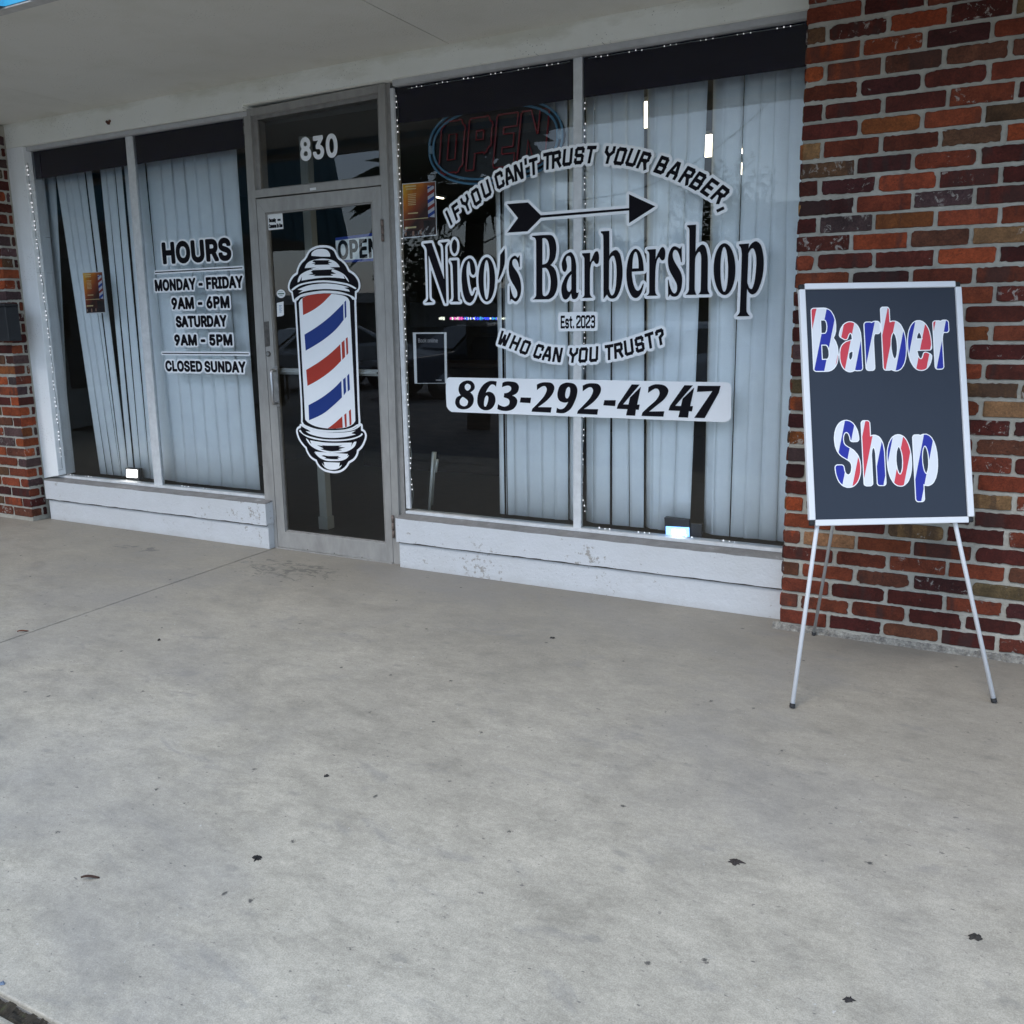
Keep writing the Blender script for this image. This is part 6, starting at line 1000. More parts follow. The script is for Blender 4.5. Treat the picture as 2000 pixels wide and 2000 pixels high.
for (a, c), (d, e), k in (((948, 1002), (1043, 1092), 'd2'), ((1000, 1040), (1088, 1128), 'd'), ((1036, 1092), (1126, 1193), 'n'), ((1088, 1215), (1189, 1308), 'n'), ((1213, 1362), (1305, 1448), 'n'), ((1359, 1492), (1445, 1573), 'n'), ((1489, 1602), (1570, 1683), 'n'), ((1600, 1690), (1680, 1760), 'd')):
    y0, y1 = {'n': (.118, .128), 'd': (.16, .12), 'd2': (.128, .120)}[k]
    vr.append(((t5(a), t5(c)), (t6(d), t6(e)), 372, 1005, y0, y1))
blind('long vertical blind of pale vanes with a dark gap, behind the right window', .72, 2.42, vr)
t7 = lambda z: z*.284679
vl = []
for (a, c), (d, e), k in (((235, 288), (395, 442), 'd'), ((284, 334), (438, 470), 'd2'), ((330, 378), (466, 488), 'n'), ((398, 446), (688, 737), 'n'), ((444, 490), (735, 782), 'd2'), ((488, 540), (780, 832), 'n'), ((541, 590), (831, 838), 'n'), ((596, 642), (846, 880), 'n'), ((700, 737), (884, 924), 'n'), ((741, 792), (930, 974), 'n'), ((797, 847), (978, 1027), 'n'), ((852, 902), (1031, 1075), 'd2')):
    y0, y1 = {'n': (.135, .145), 'd': (.165, .118), 'd2': (.142, .136)}[k]
    vl.append(((t7(a), t7(c)), (t7(d), t7(e)), 356.6, 927.4, y0, y1))
for (a, c), (d, e), k in (((905, 1014), (1085, 1215), 'd'), ((1008, 1100), (1205, 1290), 'n'), ((1096, 1180), (1286, 1366), 'n'), ((1176, 1262), (1362, 1442), 'n'), ((1258, 1345), (1438, 1520), 'n'), ((1341, 1428), (1516, 1600), 'n'), ((1424, 1516), (1596, 1684), 'n'), ((1512, 1628), (1680, 1784), 'n')):
    y0, y1 = {'n': (.119, .122), 'd': (.165, .125)}[k]
    vl.append(((t7(a), t7(c)), (t7(d), t7(e)), 322.4, 935, y0, y1))
vl = [((xt[0], xt[1]-(1.1 if i < 12 else .35)), (xb[0], xb[1]-(1.3 if i < 12 else .35)), *r) for i, (xt, xb, *r) in enumerate(vl)]
blind('shorter vertical blind with crooked leaning vanes, behind the left window', -3.25, -1.02, vl)

# ================================================================ fairy lights
M_LED = mat('led_bulb', (0.8, 0.82, 0.85), .3, emit=(1, .98, 1), estr=.28); M_WIRE = mat('thin_wire', (0.30, 0.33, 0.31), .5)
def fairy(label, runs, y, plane=None, rk=1.0):
    """runs: photo polylines; bulbs in threes along them"""
    allp = [W(*p, y) for r, *_ in runs for p in r]; cx = sum(p[0] for p in allp)/len(allp); mz = min(p[1] for p in allp)
    t = empty('fairy_lights', (cx, y, mz)); tag(t, label, 'string lights', 'fairy lights round the windows')
    rg = random.Random(len(allp)); w = MB(); bulbs = []
    for r, gap, drop, on in runs:
        P = [W(*p, y) for p in r]; fine = []; seg = [0]
        for i in range(1, len(P)): seg.append(seg[-1]+math.hypot(P[i][0]-P[i-1][0], P[i][1]-P[i-1][1]))
        T = seg[-1]; n = int(T/.03)
        def at(s):
            for i in range(1, len(P)):
                if s <= seg[i] or i == len(P)-1:
                    k = (s-seg[i-1])/max(1e-6, seg[i]-seg[i-1]); return (P[i-1][0]+(P[i][0]-P[i-1][0])*k, P[i-1][1]+(P[i][1]-P[i-1][1])*k)
        ph = rg.uniform(0, 6)
        w.tube([(at(T*i/n)[0]+.005*math.sin(i*.9+ph), y+.003*math.sin(i*.7), at(T*i/n)[1]-drop*abs(math.sin(i*.35))) for i in range(n+1)], .0016, 5)
        s = gap*.4
        while s < T:
            if rg.random() < on:
                for k in (-1, 0, 1):
                    q = at(min(T, max(0, s+k*.030))); bulbs.append((q[0]+rg.uniform(-.003, .003), y-.004, q[1]+rg.uniform(-.002, .002), rg.uniform(.0034, .0050)*rk))
            s += gap
    if plane is not None:                          # hung on a side face instead: slide every point along its sight line
        def mv(v):
            d = Vector(v)-CAM; return tuple(CAM+d*((plane-CX)/d.x))
        w.v = [mv(v) for v in w.v]; bulbs = [(*mv(q[:3]), q[3]) for q in bulbs]
    o = w.build('wire', M_WIRE, t); o.matrix_parent_inverse = Matrix.Translation(-t.location)
    for i, (x, yy, z, r) in enumerate(bulbs[:100]):
        b = MB(); b.sphere((0, 0, 0), r, 8, 5, 0, (1, 1, 1.3)); o = b.build('bulb', M_LED); o.location = (x, yy, z); o.parent = t; o.matrix_parent_inverse = Matrix.Translation(-t.location)
    return t
fairy('small white lights hanging down the left side of the left window', [([(53, 318), (60, 372), (97, 665), (122, 915)], .128, 0, 1)], .045, W(45, 298, -.06)[0]+.010)
fairy('small white lights lying along the sill of the left window', [([(125, 926), (300, 942), (420, 957), (520, 970)], .20, .004, .45)], .03)
fairy('string of small white lights down the edge beside the door, right window', [([(774, 180), (789.5, 561), (793.5, 670), (797.5, 779), (802.5, 903), (806.5, 985)], .125, 0, 1)], .008, None, .75)
fairy('string of small white lights hanging beside the middle bar of the right window', [([(1143, 125), (1143, 500), (1141, 800), (1137, 960), (1145, 1012)], .128, 0, 1)], .05, None, .8)
fairy('string of small white lights lying along the sill of the right window', [([(815, 994), (1000, 1013), (1190, 1033), (1300, 1044), (1470, 1062)], .22, .004, .5)], .03)
fairy('string of small white lights along the top edge of the right window', [([(795, 173), (1115, 120)], .16, 0, 1), ([(1150, 114), (1570, 47)], .17, 0, 1)], .012, None, .6)

# ================================================================ floodlights on the window sills
def flood(label, body, lens, y, e, col):
    """body and lens: photo quads"""
    t = empty('floodlight', (W(*body[3], y)[0], y, .33)); tag(t, label, 'floodlight', 'small floodlights on the window sills')
    inv = Matrix.Translation(-t.location)
    b = MB(); b.prism([W(*p, y) for p in body], y, y+.035); o = b.build('housing', M_BLK, t, bevel=.003); o.matrix_parent_inverse = inv
    b = MB(); b.prism([W(*p, y-.004) for p in lens], y-.005, y-.0005); o = b.build('lens', mat('flood_lens'+str(len(MATS)), (.8, .85, .9), .3, emit=col, estr=e), t); o.matrix_parent_inverse = inv
    b = MB(); x0 = W(*body[3], y)[0]; x1 = W(*body[2], y)[0]; b.box(x0+.01, x1-.01, y+.008, y+.03, .331, W(*body[3], y)[1]+.004); o = b.build('bracket', M_BLK, t); o.matrix_parent_inverse = inv
    return t
flood('small black floodlight glowing white on the sill of the left window', [(245, 913.5), (270.5, 915.5), (271.5, 938.5), (246, 935)], [(247.5, 916.5), (267, 918), (267, 933), (247, 931.5)], .055, 3.0, (1, .98, .95))
flood('black floodlight glowing blue white on the sill of the right window', [(1297, 1010.5), (1346, 1016), (1348, 1051.5), (1299, 1047.5)], [(1300.5, 1028), (1346, 1030.5), (1346.5, 1050), (1301, 1047.5)], .05, 1.1, (.10, .38, 1))
b = MB(); b.prism([W(*p, .043) for p in ((1313, 1034.5), (1337, 1036.5), (1338, 1045), (1314, 1043.5))], .0425, .0445); o = b.build('light_panel', mat('led_core', (.9, .95, 1), .3, emit=(.85, .95, 1), estr=4.5)); 
fl_ = bpy.data.objects['floodlight.001']; o.parent = fl_; o.matrix_parent_inverse = Matrix.Translation(-fl_.location)
# its sensor block and plug
b = MB(); b.prism([W(*p, .06) for p in ((1348, 1022), (1369, 1024), (1370, 1052), (1349, 1050))], .06, .085)
o = b.build('driver_box', M_BLK, fl_, bevel=.003); o.matrix_parent_inverse = Matrix.Translation(-fl_.location)

# ================================================================ unlit neon OPEN sign
fN = lambda x, y: (760+x*.217391, 100+y*.217391)
YN = .085
neon = empty('neon_sign', (W(966, 278, YN)[0], YN, W(966, 365, YN)[1])); tag(neon, 'unlit oval neon OPEN sign with red letters and blue ring in the window', 'neon sign')
ninv = Matrix.Translation(-neon.location)
M_NR = mat('neon_red_tube', (0.14, 0.03, 0.035), .25, emit=(.5, .03, .04), estr=.012); M_NB = mat('neon_blue_tube', (0.10, 0.22, 0.32), .25, emit=(.1, .3, .5), estr=.015)
def nt_(pts, r, m, name, closed=True):
    b = MB(); b.tube([(p[0], YN-.012, p[1]) for p in pts], r, 8, 0, closed); o = b.build(name, m, neon); o.matrix_parent_inverse = ninv; return o
cA = W(*fN(945, 825), YN)
for k, (rx, rz) in enumerate(((.398, .205), (.372, .180))):
    pts = [(cA[0]+rx*math.copysign(abs(math.cos(a))**.85, math.cos(a)), cA[1]+rz*math.copysign(abs(math.sin(a))**.85, math.sin(a))) for a in [2*math.pi*i/56 for i in range(56)]]
    nt_(pts, .0065, M_NB, 'ring_tube')
b = MB(); 
for sx in (-1, 1): b.tube([(cA[0]+sx*.385, YN-.012, cA[1]-.02), (cA[0]+sx*.385, YN-.012, cA[1]+.02)], .013, 10)
o = b.build('tube_cap', mat('neon_cap', (.3, .42, .5), .4), neon); o.matrix_parent_inverse = ninv
lx = [(455, 690), (700, 935), (945, 1160), (1160, 1440)]
for ch, (a, c) in zip('OPEN', lx):
    zb_, zt_ = cA[1]-.128, cA[1]+.135
    x0 = W(*fN(a, 820), YN)[0]+.01; x1 = W(*fN(c, 820), YN)[0]-.008
    wd, g = kglyph(ch, 1.0); kx = (x1-x0)/(wd+2.0); kz = (zt_-zb_)/8.0
    sh = [[[(x0+(p[0]+1)*kx+.12*((p[1]+1)*kz-.13), zb_+(p[1]+1)*kz) for p in lp] for lp in L] for L in g]
    for lp in contour(field(sh, .003, .01), 0.0, .5):
        if len(lp) > 3: nt_(lp, .0048, M_NR, 'letter_tube')
b = MB(); b.prism([(cA[0]+.41*math.cos(a), cA[1]+.215*math.sin(a)) for a in [2*math.pi*i/40 for i in range(40)]], YN, YN+.006)
o = b.build('backing_panel', mat('dark_backing', (0.012, 0.012, 0.014), .3), neon); o.matrix_parent_inverse = ninv
b = MB(); 
for sx in (-.25, .25): b.tube([(cA[0]+sx, YN+.003, cA[1]+.18), (cA[0]+sx, YN+.003, 2.62)], .0015, 5)
o = b.build('hanging_chain', M_STEEL, neon); o.matrix_parent_inverse = ninv

# ================================================================ things inside the shop
def ceil_light(u, v, w, l, yy=None):
    g = G(u, v, 2.60); x, y = g.x, g.y
    t = empty('ceiling_light', (x, y, 2.6)); inv = Matrix.Translation(-t.location)
    b = MB(); b.box(x-w, x+w, y-l, y+l, 2.603, 2.6245); o = b.build('light_frame', M_FRAMEW, t); o.matrix_parent_inverse = inv
    b = MB(); b.box(x-w+.02, x+w-.02, y-l+.02, y+l-.02, 2.595, 2.6028); o = b.build('diffuser', mat('lit_diffuser', (.8, .8, .7), .4, emit=(1, .90, .66), estr=2.6), t); o.matrix_parent_inverse = inv
    return t
for (u, v, w, l, lab) in ((1259, 226, .20, .34, 'lit ceiling panel nearest the glass, seen through the first slit in the right blind'), (1383, 286, .20, .42, 'lit ceiling panel seen in the wide dark gap of the right blind'), (1446, 330, .12, .3, 'small distant lit ceiling panel seen through the last slit of the right blind'), (858, 386, .03, .09, 'lit ceiling panel seen beside the price poster near the door')):
    tag(ceil_light(u, v, w, l), lab, 'ceiling light', 'ceiling lights in the shop')
# wall display with a ticker of coloured text
tv = empty('wall_display', (W(900, 637, 1.5)[0], 1.5, W(900, 640, 1.5)[1])); tinv = Matrix.Translation(-tv.location); tag(tv, 'dark wide display with a thin coloured ticker line, seen under the shop name', 'display')
b = MB(); b.prism([W(*p, 1.5) for p in ((800, 590), (1001, 592), (1001, 637), (800, 639))], 1.5, 1.54); o = b.build('casing', M_BLK, tv, bevel=.004); o.matrix_parent_inverse = tinv
rg = random.Random(11); segs = {}
cols = {'tick_pink': (.75, .12, .45), 'tick_blue': (.05, .08, .9), 'tick_white': (.8, .85, .7), 'tick_teal': (.05, .35, .5)}
u = 857
while u < 986:
    wd = rg.uniform(1.0, 3.0); k = 'tick_pink' if 878 < u < 906 and rg.random() < .8 else rg.choice(('tick_blue', 'tick_white', 'tick_blue', 'tick_teal')) if u > 906 else 'tick_white'
    if u > 972: k = 'tick_white'
    if u < 868 or u > 878:
        h = rg.uniform(1.2, 3.2); segs.setdefault(k, []).append([W(u, 622-h, 1.497), W(u+wd, 622-h+rg.uniform(-1, 1), 1.497), W(u+wd, 622+h, 1.497), W(u, 622+h+rg.uniform(-1, 1), 1.497)])
    u += wd+.25
names_ = list(segs)
o = art('ticker_line', [(segs[k], i) for i, k in enumerate(names_)], [mat(k, cols[k], .4, emit=cols[k], estr=.55) for k in names_], y=1.4985); o.parent = tv; o.matrix_parent_inverse = tinv
# folded stand leaning inside the window by the door
f5 = lambda x, y: (760+x*.20704, 800+y*.20704)
st = empty('folded_stand', (W(*f5(385, 945), .14)[0], .14, W(*f5(385, 945), .14)[1])); sinv = Matrix.Translation(-st.location); tag(st, 'folded pale metal stand leaning inside the window, left bottom corner of the right window', 'stand')
for (a, c, r, y0) in (((420, 400), (382, 950), .011, .14), ((438, 400), (405, 900), .007, .155), ((455, 470), (440, 590), .009, .135)):
    p, q = W(*f5(*a), y0), W(*f5(*c), y0); b = MB(); b.tube([(p[0], y0, p[1]), (q[0], y0, q[1])], r, 8); o = b.build('tube', mat('pale_tube', (.5, .53, .5), .35, .3), st); o.matrix_parent_inverse = sinv
# reception desk, barber chair and mirrors, half lost in the dark
desk = empty('reception_desk', (-1.4, 3.0, 0)); tag(desk, 'dark reception desk inside the shop behind the right window glass', 'desk')
M_DW = mat('dark_wood', (0.045, 0.032, 0.024), .5, noise_amt=.3, nscale=6, stretch=(1, 1, 6))
for nm_, bx in (('desk_body', (-2.3, -.6, 2.8, 3.3, .01, 1.0)), ('desk_top', (-2.36, -.54, 2.74, 3.36, 1.0, 1.04))):
    b = MB(); b.box(*bx); o = b.build(nm_, M_DW, desk, bevel=.006); o.matrix_parent_inverse = Matrix.Translation(-desk.location)
def barber_chair(x, y, label):
    t = empty('barber_chair', (x, y, 0)); tag(t, label, 'barber chair', 'barber chairs in the shop')
    M_L = mat('chair_leather', (0.02, 0.02, 0.022), .35)
    def p(nm_, fn, m):
        b = MB(); fn(b); o = b.build(nm_, m, t, bevel=.012); return o
    p('seat', lambda b: b.box(-.27, .27, -.27, .25, .50, .62), M_L)
    p('backrest', lambda b: b.add([(-.25, .22, .60), (.25, .22, .60), (.25, .32, .60), (-.25, .32, .60), (-.23, .36, 1.22), (.23, .36, 1.22), (.23, .44, 1.22), (-.23, .44, 1.22)], [(0, 3, 2, 1), (4, 5, 6, 7), (0, 1, 5, 4), (1, 2, 6, 5), (2, 3, 7, 6), (3, 0, 4, 7)]), M_L)
    p('headrest', lambda b: b.box(-.13, .13, .36, .46, 1.26, 1.42), M_L)
    for s in (-1, 1): p('armrest', lambda b: b.box(s*.31-.035, s*.31+.035, -.22, .24, .78, .83), M_L)
    p('pedestal', lambda b: (b.tube([(0, 0, .02), (0, 0, .5)], .06, 14), b.tube([(0, 0, .012), (0, 0, .05)], .32, 24)), M_STEEL)
    p('footrest', lambda b: b.box(-.17, .17, -.58, -.46, .20, .24), M_STEEL)
    return t
barber_chair(-2.0, 4.6, 'black barber chair far inside the shop, seen dimly beside the poster')

# ================================================================ easel sign
fl0, fr0, bk0 = G(1547.4, 1382.7), G(1940, 1372.4), G(1589.3, 1241)
e = (fr0-fl0).normalized(); tilt = R(14.6); upz = Vector((0, 0, 1)); back = upz.cross(e); dn = (upz*math.cos(tilt)+back*math.sin(tilt)); nrm = dn.cross(e)*-1
nrm = e.cross(dn)                                  # towards the street
if nrm.y > 0: nrm = -nrm
def EP(u, v): # photo point to easel board plane coordinates (s along the board, t up it)
    d = ray(u, v); k = (fl0-CAM).dot(nrm)/d.dot(nrm); p = CAM+d*k-fl0; return (p.dot(e), p.dot(dn))
def E3(s, t, out=0.0): return fl0+e*s+dn*t+nrm*out
cor = [EP(1560, 555.6), EP(1874.5, 553), EP(1894.7, 1023.8), EP(1573.8, 1025)]
s0 = (cor[0][0]+cor[3][0])/2; s1 = (cor[1][0]+cor[2][0])/2; tb = (cor[2][1]+cor[3][1])/2; tt = (cor[0][1]+cor[1][1])/2
ease = empty('easel_sign', tuple((fl0+fr0+bk0)/3)); einv = Matrix.Translation(-ease.location)
tag(ease, 'white easel board with Barber Shop in striped letters, standing before the brick pier', 'easel sign')
M_EW = mat('easel_white', (0.74, 0.75, 0.77), .35); M_BOARD = mat('board_slate', s2l((29, 36, 50)), .42, noise_amt=.05, nscale=4)
M_EP = mat('easel_grey_tube', (0.50, 0.50, 0.49), .4, .2)
def ebox(b, a0, a1, t0, t1, o0, o1):
    v = [E3(a, t, o) for o in (o0, o1) for a, t in ((a0, t0), (a1, t0), (a1, t1), (a0, t1))]
    b.add(v, [(3, 2, 1, 0), (4, 5, 6, 7), (0, 1, 5, 4), (1, 2, 6, 5), (2, 3, 7, 6), (3, 0, 4, 7)])
def par(o): o.parent = ease; o.matrix_parent_inverse = einv; return o
fwid = .0235; OF = .012
b = MB(); ebox(b, s0+.006, s1-.006, tb+.006, tt-.006, OF-.004, OF+.003); par(b.build('board', M_BOARD))
for nm_, a in (('frame_rail', (s0, s0+fwid, tb+fwid*.95, tt-fwid*.95)), ('frame_rail', (s1-fwid, s1, tb+fwid*.95, tt-fwid*.95)), ('frame_rail', (s0+fwid*.95, s1-fwid*.95, tt-fwid, tt)), ('frame_rail', (s0+fwid*.95, s1-fwid*.95, tb, tb+fwid))):
    b = MB(); ebox(b, *a, OF-.010, OF+.012); par(b.build(nm_, M_EW, bevel=.003))
for a, t in ((s0, tb), (s1-fwid, tb), (s0, tt-fwid), (s1-fwid, tt-fwid)):
    b = MB(); ebox(b, a+.001, a+fwid-.001, t+.001, t+fwid-.001, OF-.009, OF+.009); par(b.build('corner_cap', M_RUBBER, bevel=.006))
def leg(p0, p1, r, m, rf):
    b = MB(); b.tube([p0, p1], r, 14); o = par(b.build('leg', m))
    d = (p1-p0).normalized(); f = MB(); f.tube([p1-d*.004, p1+d*.010, p1+d*.011], rf, 14); fo = f.build('rubber_foot', M_RUBBER, o); return o
gl_top = E3(*EP(1597, 1029)); gr_top = E3(*EP(1866, 1024))
apx_t = tt+.02
def legline(foot, knee):
    # straight tube lying in the board plane just behind the board
    fs = ((foot-fl0).dot(e), (foot-fl0).dot(dn)); ks = ((knee-fl0).dot(e), (knee-fl0).dot(dn))
    k = (apx_t-.05-fs[1])/(ks[1]-fs[1]); return E3(fs[0]+(ks[0]-fs[0])*k, apx_t-.05, -.012)
lt = legline(fl0, gl_top); rt_ = legline(fr0, gr_top)
leg(lt, fl0+Vector((0, 0, .014)), .0082, M_EW, .0102); leg(rt_, fr0+Vector((0, 0, .014)), .0082, M_EW, .0102)
kb = EP(1633, 1029); 
apex = (lt+rt_)/2-nrm*.03
d = ray(1632, 1029); 
leg(apex, bk0+Vector((0, 0, .012)), .0070, M_EP, .0088)
b = MB(); b.tube([lt+nrm*-.002, rt_+nrm*-.002], .010, 10); par(b.build('top_bar', M_EP))
ML = NB('striped_letters'); uvn = ML.n.nodes.new('ShaderNodeAttribute'); uvn.attribute_name = 'board_pos'
sx_, sy_, sz_ = ML.sep(uvn.outputs['Vector'])
fS = lambda x, y: (1500+x*.258799, 500+y*.258799)
# centre of a red stripe at top row of letters and the spacing, measured on the board
r0 = EP(*fS(353, 400)); r1 = EP(*fS(971, 700)); p_low = EP(*fS(375, 870)); b_up = EP(*fS(470, 400)); b_dn = EP(*fS(375, 870))
slope = (b_up[0]-b_dn[0])/(b_up[1]-b_dn[1])
base = lambda q: q[0]-slope*q[1]
period = (base(EP(*fS(1294, 860)))-base(EP(*fS(375, 870))))/3
phase = base(EP(*fS(375, 870)))                     # centre of a blue stripe
q_ = ML.math('SUBTRACT', sx_, ML.math('MULTIPLY', sy_, slope)); q_ = ML.math('FRACT', ML.math('ADD', ML.math('DIVIDE', ML.math('SUBTRACT', q_, phase-period*10), period), .125))
RD, WH, BU = s2l((208, 55, 68)), (0.76, 0.77, 0.80), s2l((14, 28, 150))
ML.color(ML.ramp(q_, [(0.0, BU), (0.25, WH), (0.5, RD), (0.75, WH)], 'CONSTANT')); ML.rough(.4)
def striped(word, bl, br, tl, bold):
    a, c, t = EP(*fS(*bl)), EP(*fS(*br)), EP(*fS(*tl)); zb = (a[1]+c[1])/2
    g = text(word, a[0]+bold, c[0]-bold, zb+bold, t[1]-a[1]-2*bold, track=.055); fl = field(g, .0017, bold+.003)
    o = art('lettering', [(contour(fl, bold), 0), (contour(fl, bold-.0036), 1)], [M_VW, ML.m], frame=lambda x, z, k: E3(x, z, OF+.0034+k*1.0), origin=False)
    me = o.data; at = me.attributes.new('board_pos', 'FLOAT_VECTOR', 'POINT')
    at.data.foreach_set('vector', [q for v in me.vertices for q in ((v.co-fl0).dot(e), (v.co-fl0).dot(dn), 0.0)])
    par(o); o.location = (0, 0, 0)
striped('Barber', (330, 876), (1370, 868), (316, 394), .0125)
striped('Shop', (496, 1738), (1278, 1738), (500, 1240), .0125)

# ================================================================ small things on the walls and the pavement
x1 = W(20, 600, -.26)[0]; z0 = W(10, 666, -.24)[1]; z1 = W(10, 590, -.24)[1]
mbx = empty('wall_box', (x1-.12, -.2, z0)); tag(mbx, 'black box mounted on the left brick pier at the edge of the view', 'wall box')
mi_ = Matrix.Translation(-mbx.location)
b = MB(); b.box(x1-.24, x1, -.30, -.1995, z0, z1-.03); o = b.build('box_body', M_BLK, mbx, bevel=.006); o.matrix_parent_inverse = mi_
b = MB(); b.prism([(x1-.246, z1-.029), (x1+.005, z1-.029), (x1+.005, z1-.015), (x1-.246, z1)], -.31, -.1995); o = b.build('lid', M_BLK, mbx, bevel=.004); o.matrix_parent_inverse = mi_
nx_, nz_ = W(212, 240, -.062)
b = MB(); rg = random.Random(2)
for k in range(7): b.sphere((nx_+rg.uniform(-.014, .014), -.064, nz_+rg.uniform(-.009, .010)), rg.uniform(.006, .011), 8, 6)
o = b.build('mud_nest', mat('dry_mud', (0.13, 0.055, 0.035), .9, noise_amt=.4, nscale=60), loc=(nx_, -.06, nz_)); tag(o, 'small reddish brown lump stuck on the white header over the left window', 'insect nest')
def leaf(u, v, L, wd, ang, col, label, shape='leaf'):
    if shape != 'leaf': L *= .85; wd *= 1.0
    g = G(u, v, .002); b = MB(); ca, sa = math.cos(ang), math.sin(ang); rg = random.Random(int(u)); vs = []; n = 9
    for i in range(n):
        t = i/(n-1); wv = wd*(math.sin(math.pi*min(1, max(0, t)))**.7 if shape == 'leaf' else (.45+.55*math.sin(math.pi*t))*rg.uniform(.6, 1.25)); 
        for s in (-1, 0, 1):
            a = (t-.5)*L; c = s*wv*.5; z = .0035+abs(s)*.004+.005*math.sin(3*t+1)*(1 if shape == 'leaf' else .3)
            vs.append((g.x+a*ca-c*sa, g.y+a*sa+c*ca, z))
    if shape == 'leaf': b.add(vs, [(i*3+j, i*3+3+j, i*3+4+j, i*3+1+j) for i in range(n-1) for j in range(2)], 0, True)
    else:                                          # a ragged crumpled lump
        m = 17; rad = [rg.uniform(.45, 1.15)*(1.35 if rg.random() < .2 else 1) for _ in range(m)]; V_ = [(g.x, g.y, .006)]
        for lv, (sc, z) in enumerate(((.55, .0055), (1.0, .0008))):
            for i in range(m):
                a_ = 2*math.pi*i/m; u_ = L*.5*rad[i]*sc*math.cos(a_); v_ = wd*.6*rad[i]*sc*math.sin(a_); V_.append((g.x+u_*ca-v_*sa, g.y+u_*sa+v_*ca, z+(rg.uniform(-.002, .004) if lv == 0 else 0)))
        F_ = [(0, 1+i, 1+(i+1) % m) for i in range(m)]+[(1+i, 1+m+i, 1+m+(i+1) % m, 1+(i+1) % m) for i in range(m)]; b.add(V_, F_)
    o = b.build('dead_leaf' if shape == 'leaf' else 'dark_debris', mat('m'+label[:18], col, .8, noise_amt=.35, nscale=80), loc=tuple(g)); sm = o.modifiers.new('thickness', 'SOLIDIFY'); sm.thickness = .0012
    tag(o, label, 'leaf' if shape == 'leaf' else 'debris'); return o
leaf(176.5, 1716, .046, .0095, R(38), (0.06, 0.028, 0.018), 'narrow dark brown dead leaf on the pavement, lower left of the picture')
leaf(45, 1234, .048, .012, R(60), (0.16, 0.05, 0.025), 'reddish brown dead leaf lying beside the pavement joint at the left edge')
leaf(503, 1676, .030, .019, R(20), (0.012, 0.010, 0.009), 'round black blob of debris on the pavement, left of centre', 'blob')
leaf(1437, 1683, .050, .026, R(30), (0.03, 0.022, 0.018), 'crumpled black scrap on the pavement below the easel sign', 'blob')
leaf(1905, 1830, .038, .022, R(45), (0.03, 0.025, 0.02), 'dark crumpled scrap near the lower right edge of the pavement', 'blob')
leaf(1658, 1952, .032, .014, R(30), (0.025, 0.02, 0.018), 'small dark scrap at the bottom of the picture on the pavement', 'blob')
leaf(636, 1516, .022, .009, R(30), (0.03, 0.027, 0.024), 'small dark chip on the pavement, middle left', 'blob')
leaf(1079, 1246, .030, .010, R(10), (0.03, 0.025, 0.02), 'small dark chip on the pavement below the right window', 'blob')
leaf(311, 1250, .016, .012, R(10), (0.02, 0.018, 0.016), 'tiny black pebble on the pavement, far left', 'blob')
leaf(4, 1921, .018, .008, R(40), (0.16, 0.21, 0.30), 'scrap of blue litter at the left edge by the kerb', 'blob')
# ================================================================ what stands behind the camera and shows in the glass
# the other wing of the plaza, with the same turquoise fascia
wing = empty('plaza_wing', (-9, -10, 0)); tag(wing, 'other wing of the plaza with a ribbed turquoise fascia, mirrored in the door glass', 'building')
winv = Matrix.Translation(-wing.location)
def wpar(o): o.parent = wing; o.matrix_parent_inverse = winv; return o
wpar(ribbed('fascia', 'y', -9.0, -1.9, -7.0, 2.75, 4.6, None, .3, M_TEAL2))
b = MB(); b.box(-14, -8.9, -9, -1.9, -.1, 4.5); b.box(-8.95, -7.05, -9, -1.9, 2.72, 2.80); wpar(b.build('wing_wall', mat('wing_plaster', (.35, .34, .31), .8)))
for y in (-8.8, -5.4):
    b = MB(); b.box(-7.25, -7.08, y-.09, y+.09, -.16, 2.72); wpar(b.build('wing_post', mat('wing_post_paint', (.6, .6, .52), .7), bevel=.01))
for k in range(3):
    b = MB(); b.box(-8.91, -8.88, -8.4+2.2*k, -6.7+2.2*k, .5, 2.4); wpar(b.build('wing_window', mat('wing_glass', (.03, .035, .04), .1)))
# long low buildings across the car park
def far_building(x0, x1, y, h, label, col, seed):
    t = empty('far_building', ((x0+x1)/2, y, 0)); tag(t, label, 'building', 'buildings across the car park'); inv = Matrix.Translation(-t.location)
    b = MB(); b.box(x0, x1, y-8, y, -.16, h); o = b.build('wall', mat('far_wall_%d' % seed, col, .85, noise_amt=.06), t); o.matrix_parent_inverse = inv
    b = MB(); b.box(x0-.3, x1+.3, y-.2, y+.35, h-.1, h+.5); o = b.build('parapet', mat('far_parapet', (.4, .38, .35), .8), t); o.matrix_parent_inverse = inv
    n = int((x1-x0)/3.2)
    for k in range(n):
        b = MB(); x = x0+1+k*3.2; b.box(x, x+2, y, y+.04, .9, 2.1); o = b.build('window', mat('wing_glass', (.03, .035, .04), .1), t); o.matrix_parent_inverse = inv
    return t
far_building(-40, -9, -42, 2.5, 'long dark low building across the car park, left half of the reflection', (.12, .115, .10), 1)
far_building(-7.5, 14, -40, 5.9, 'long grey building with a raised roofline across the car park', (.36, .36, .36), 2)
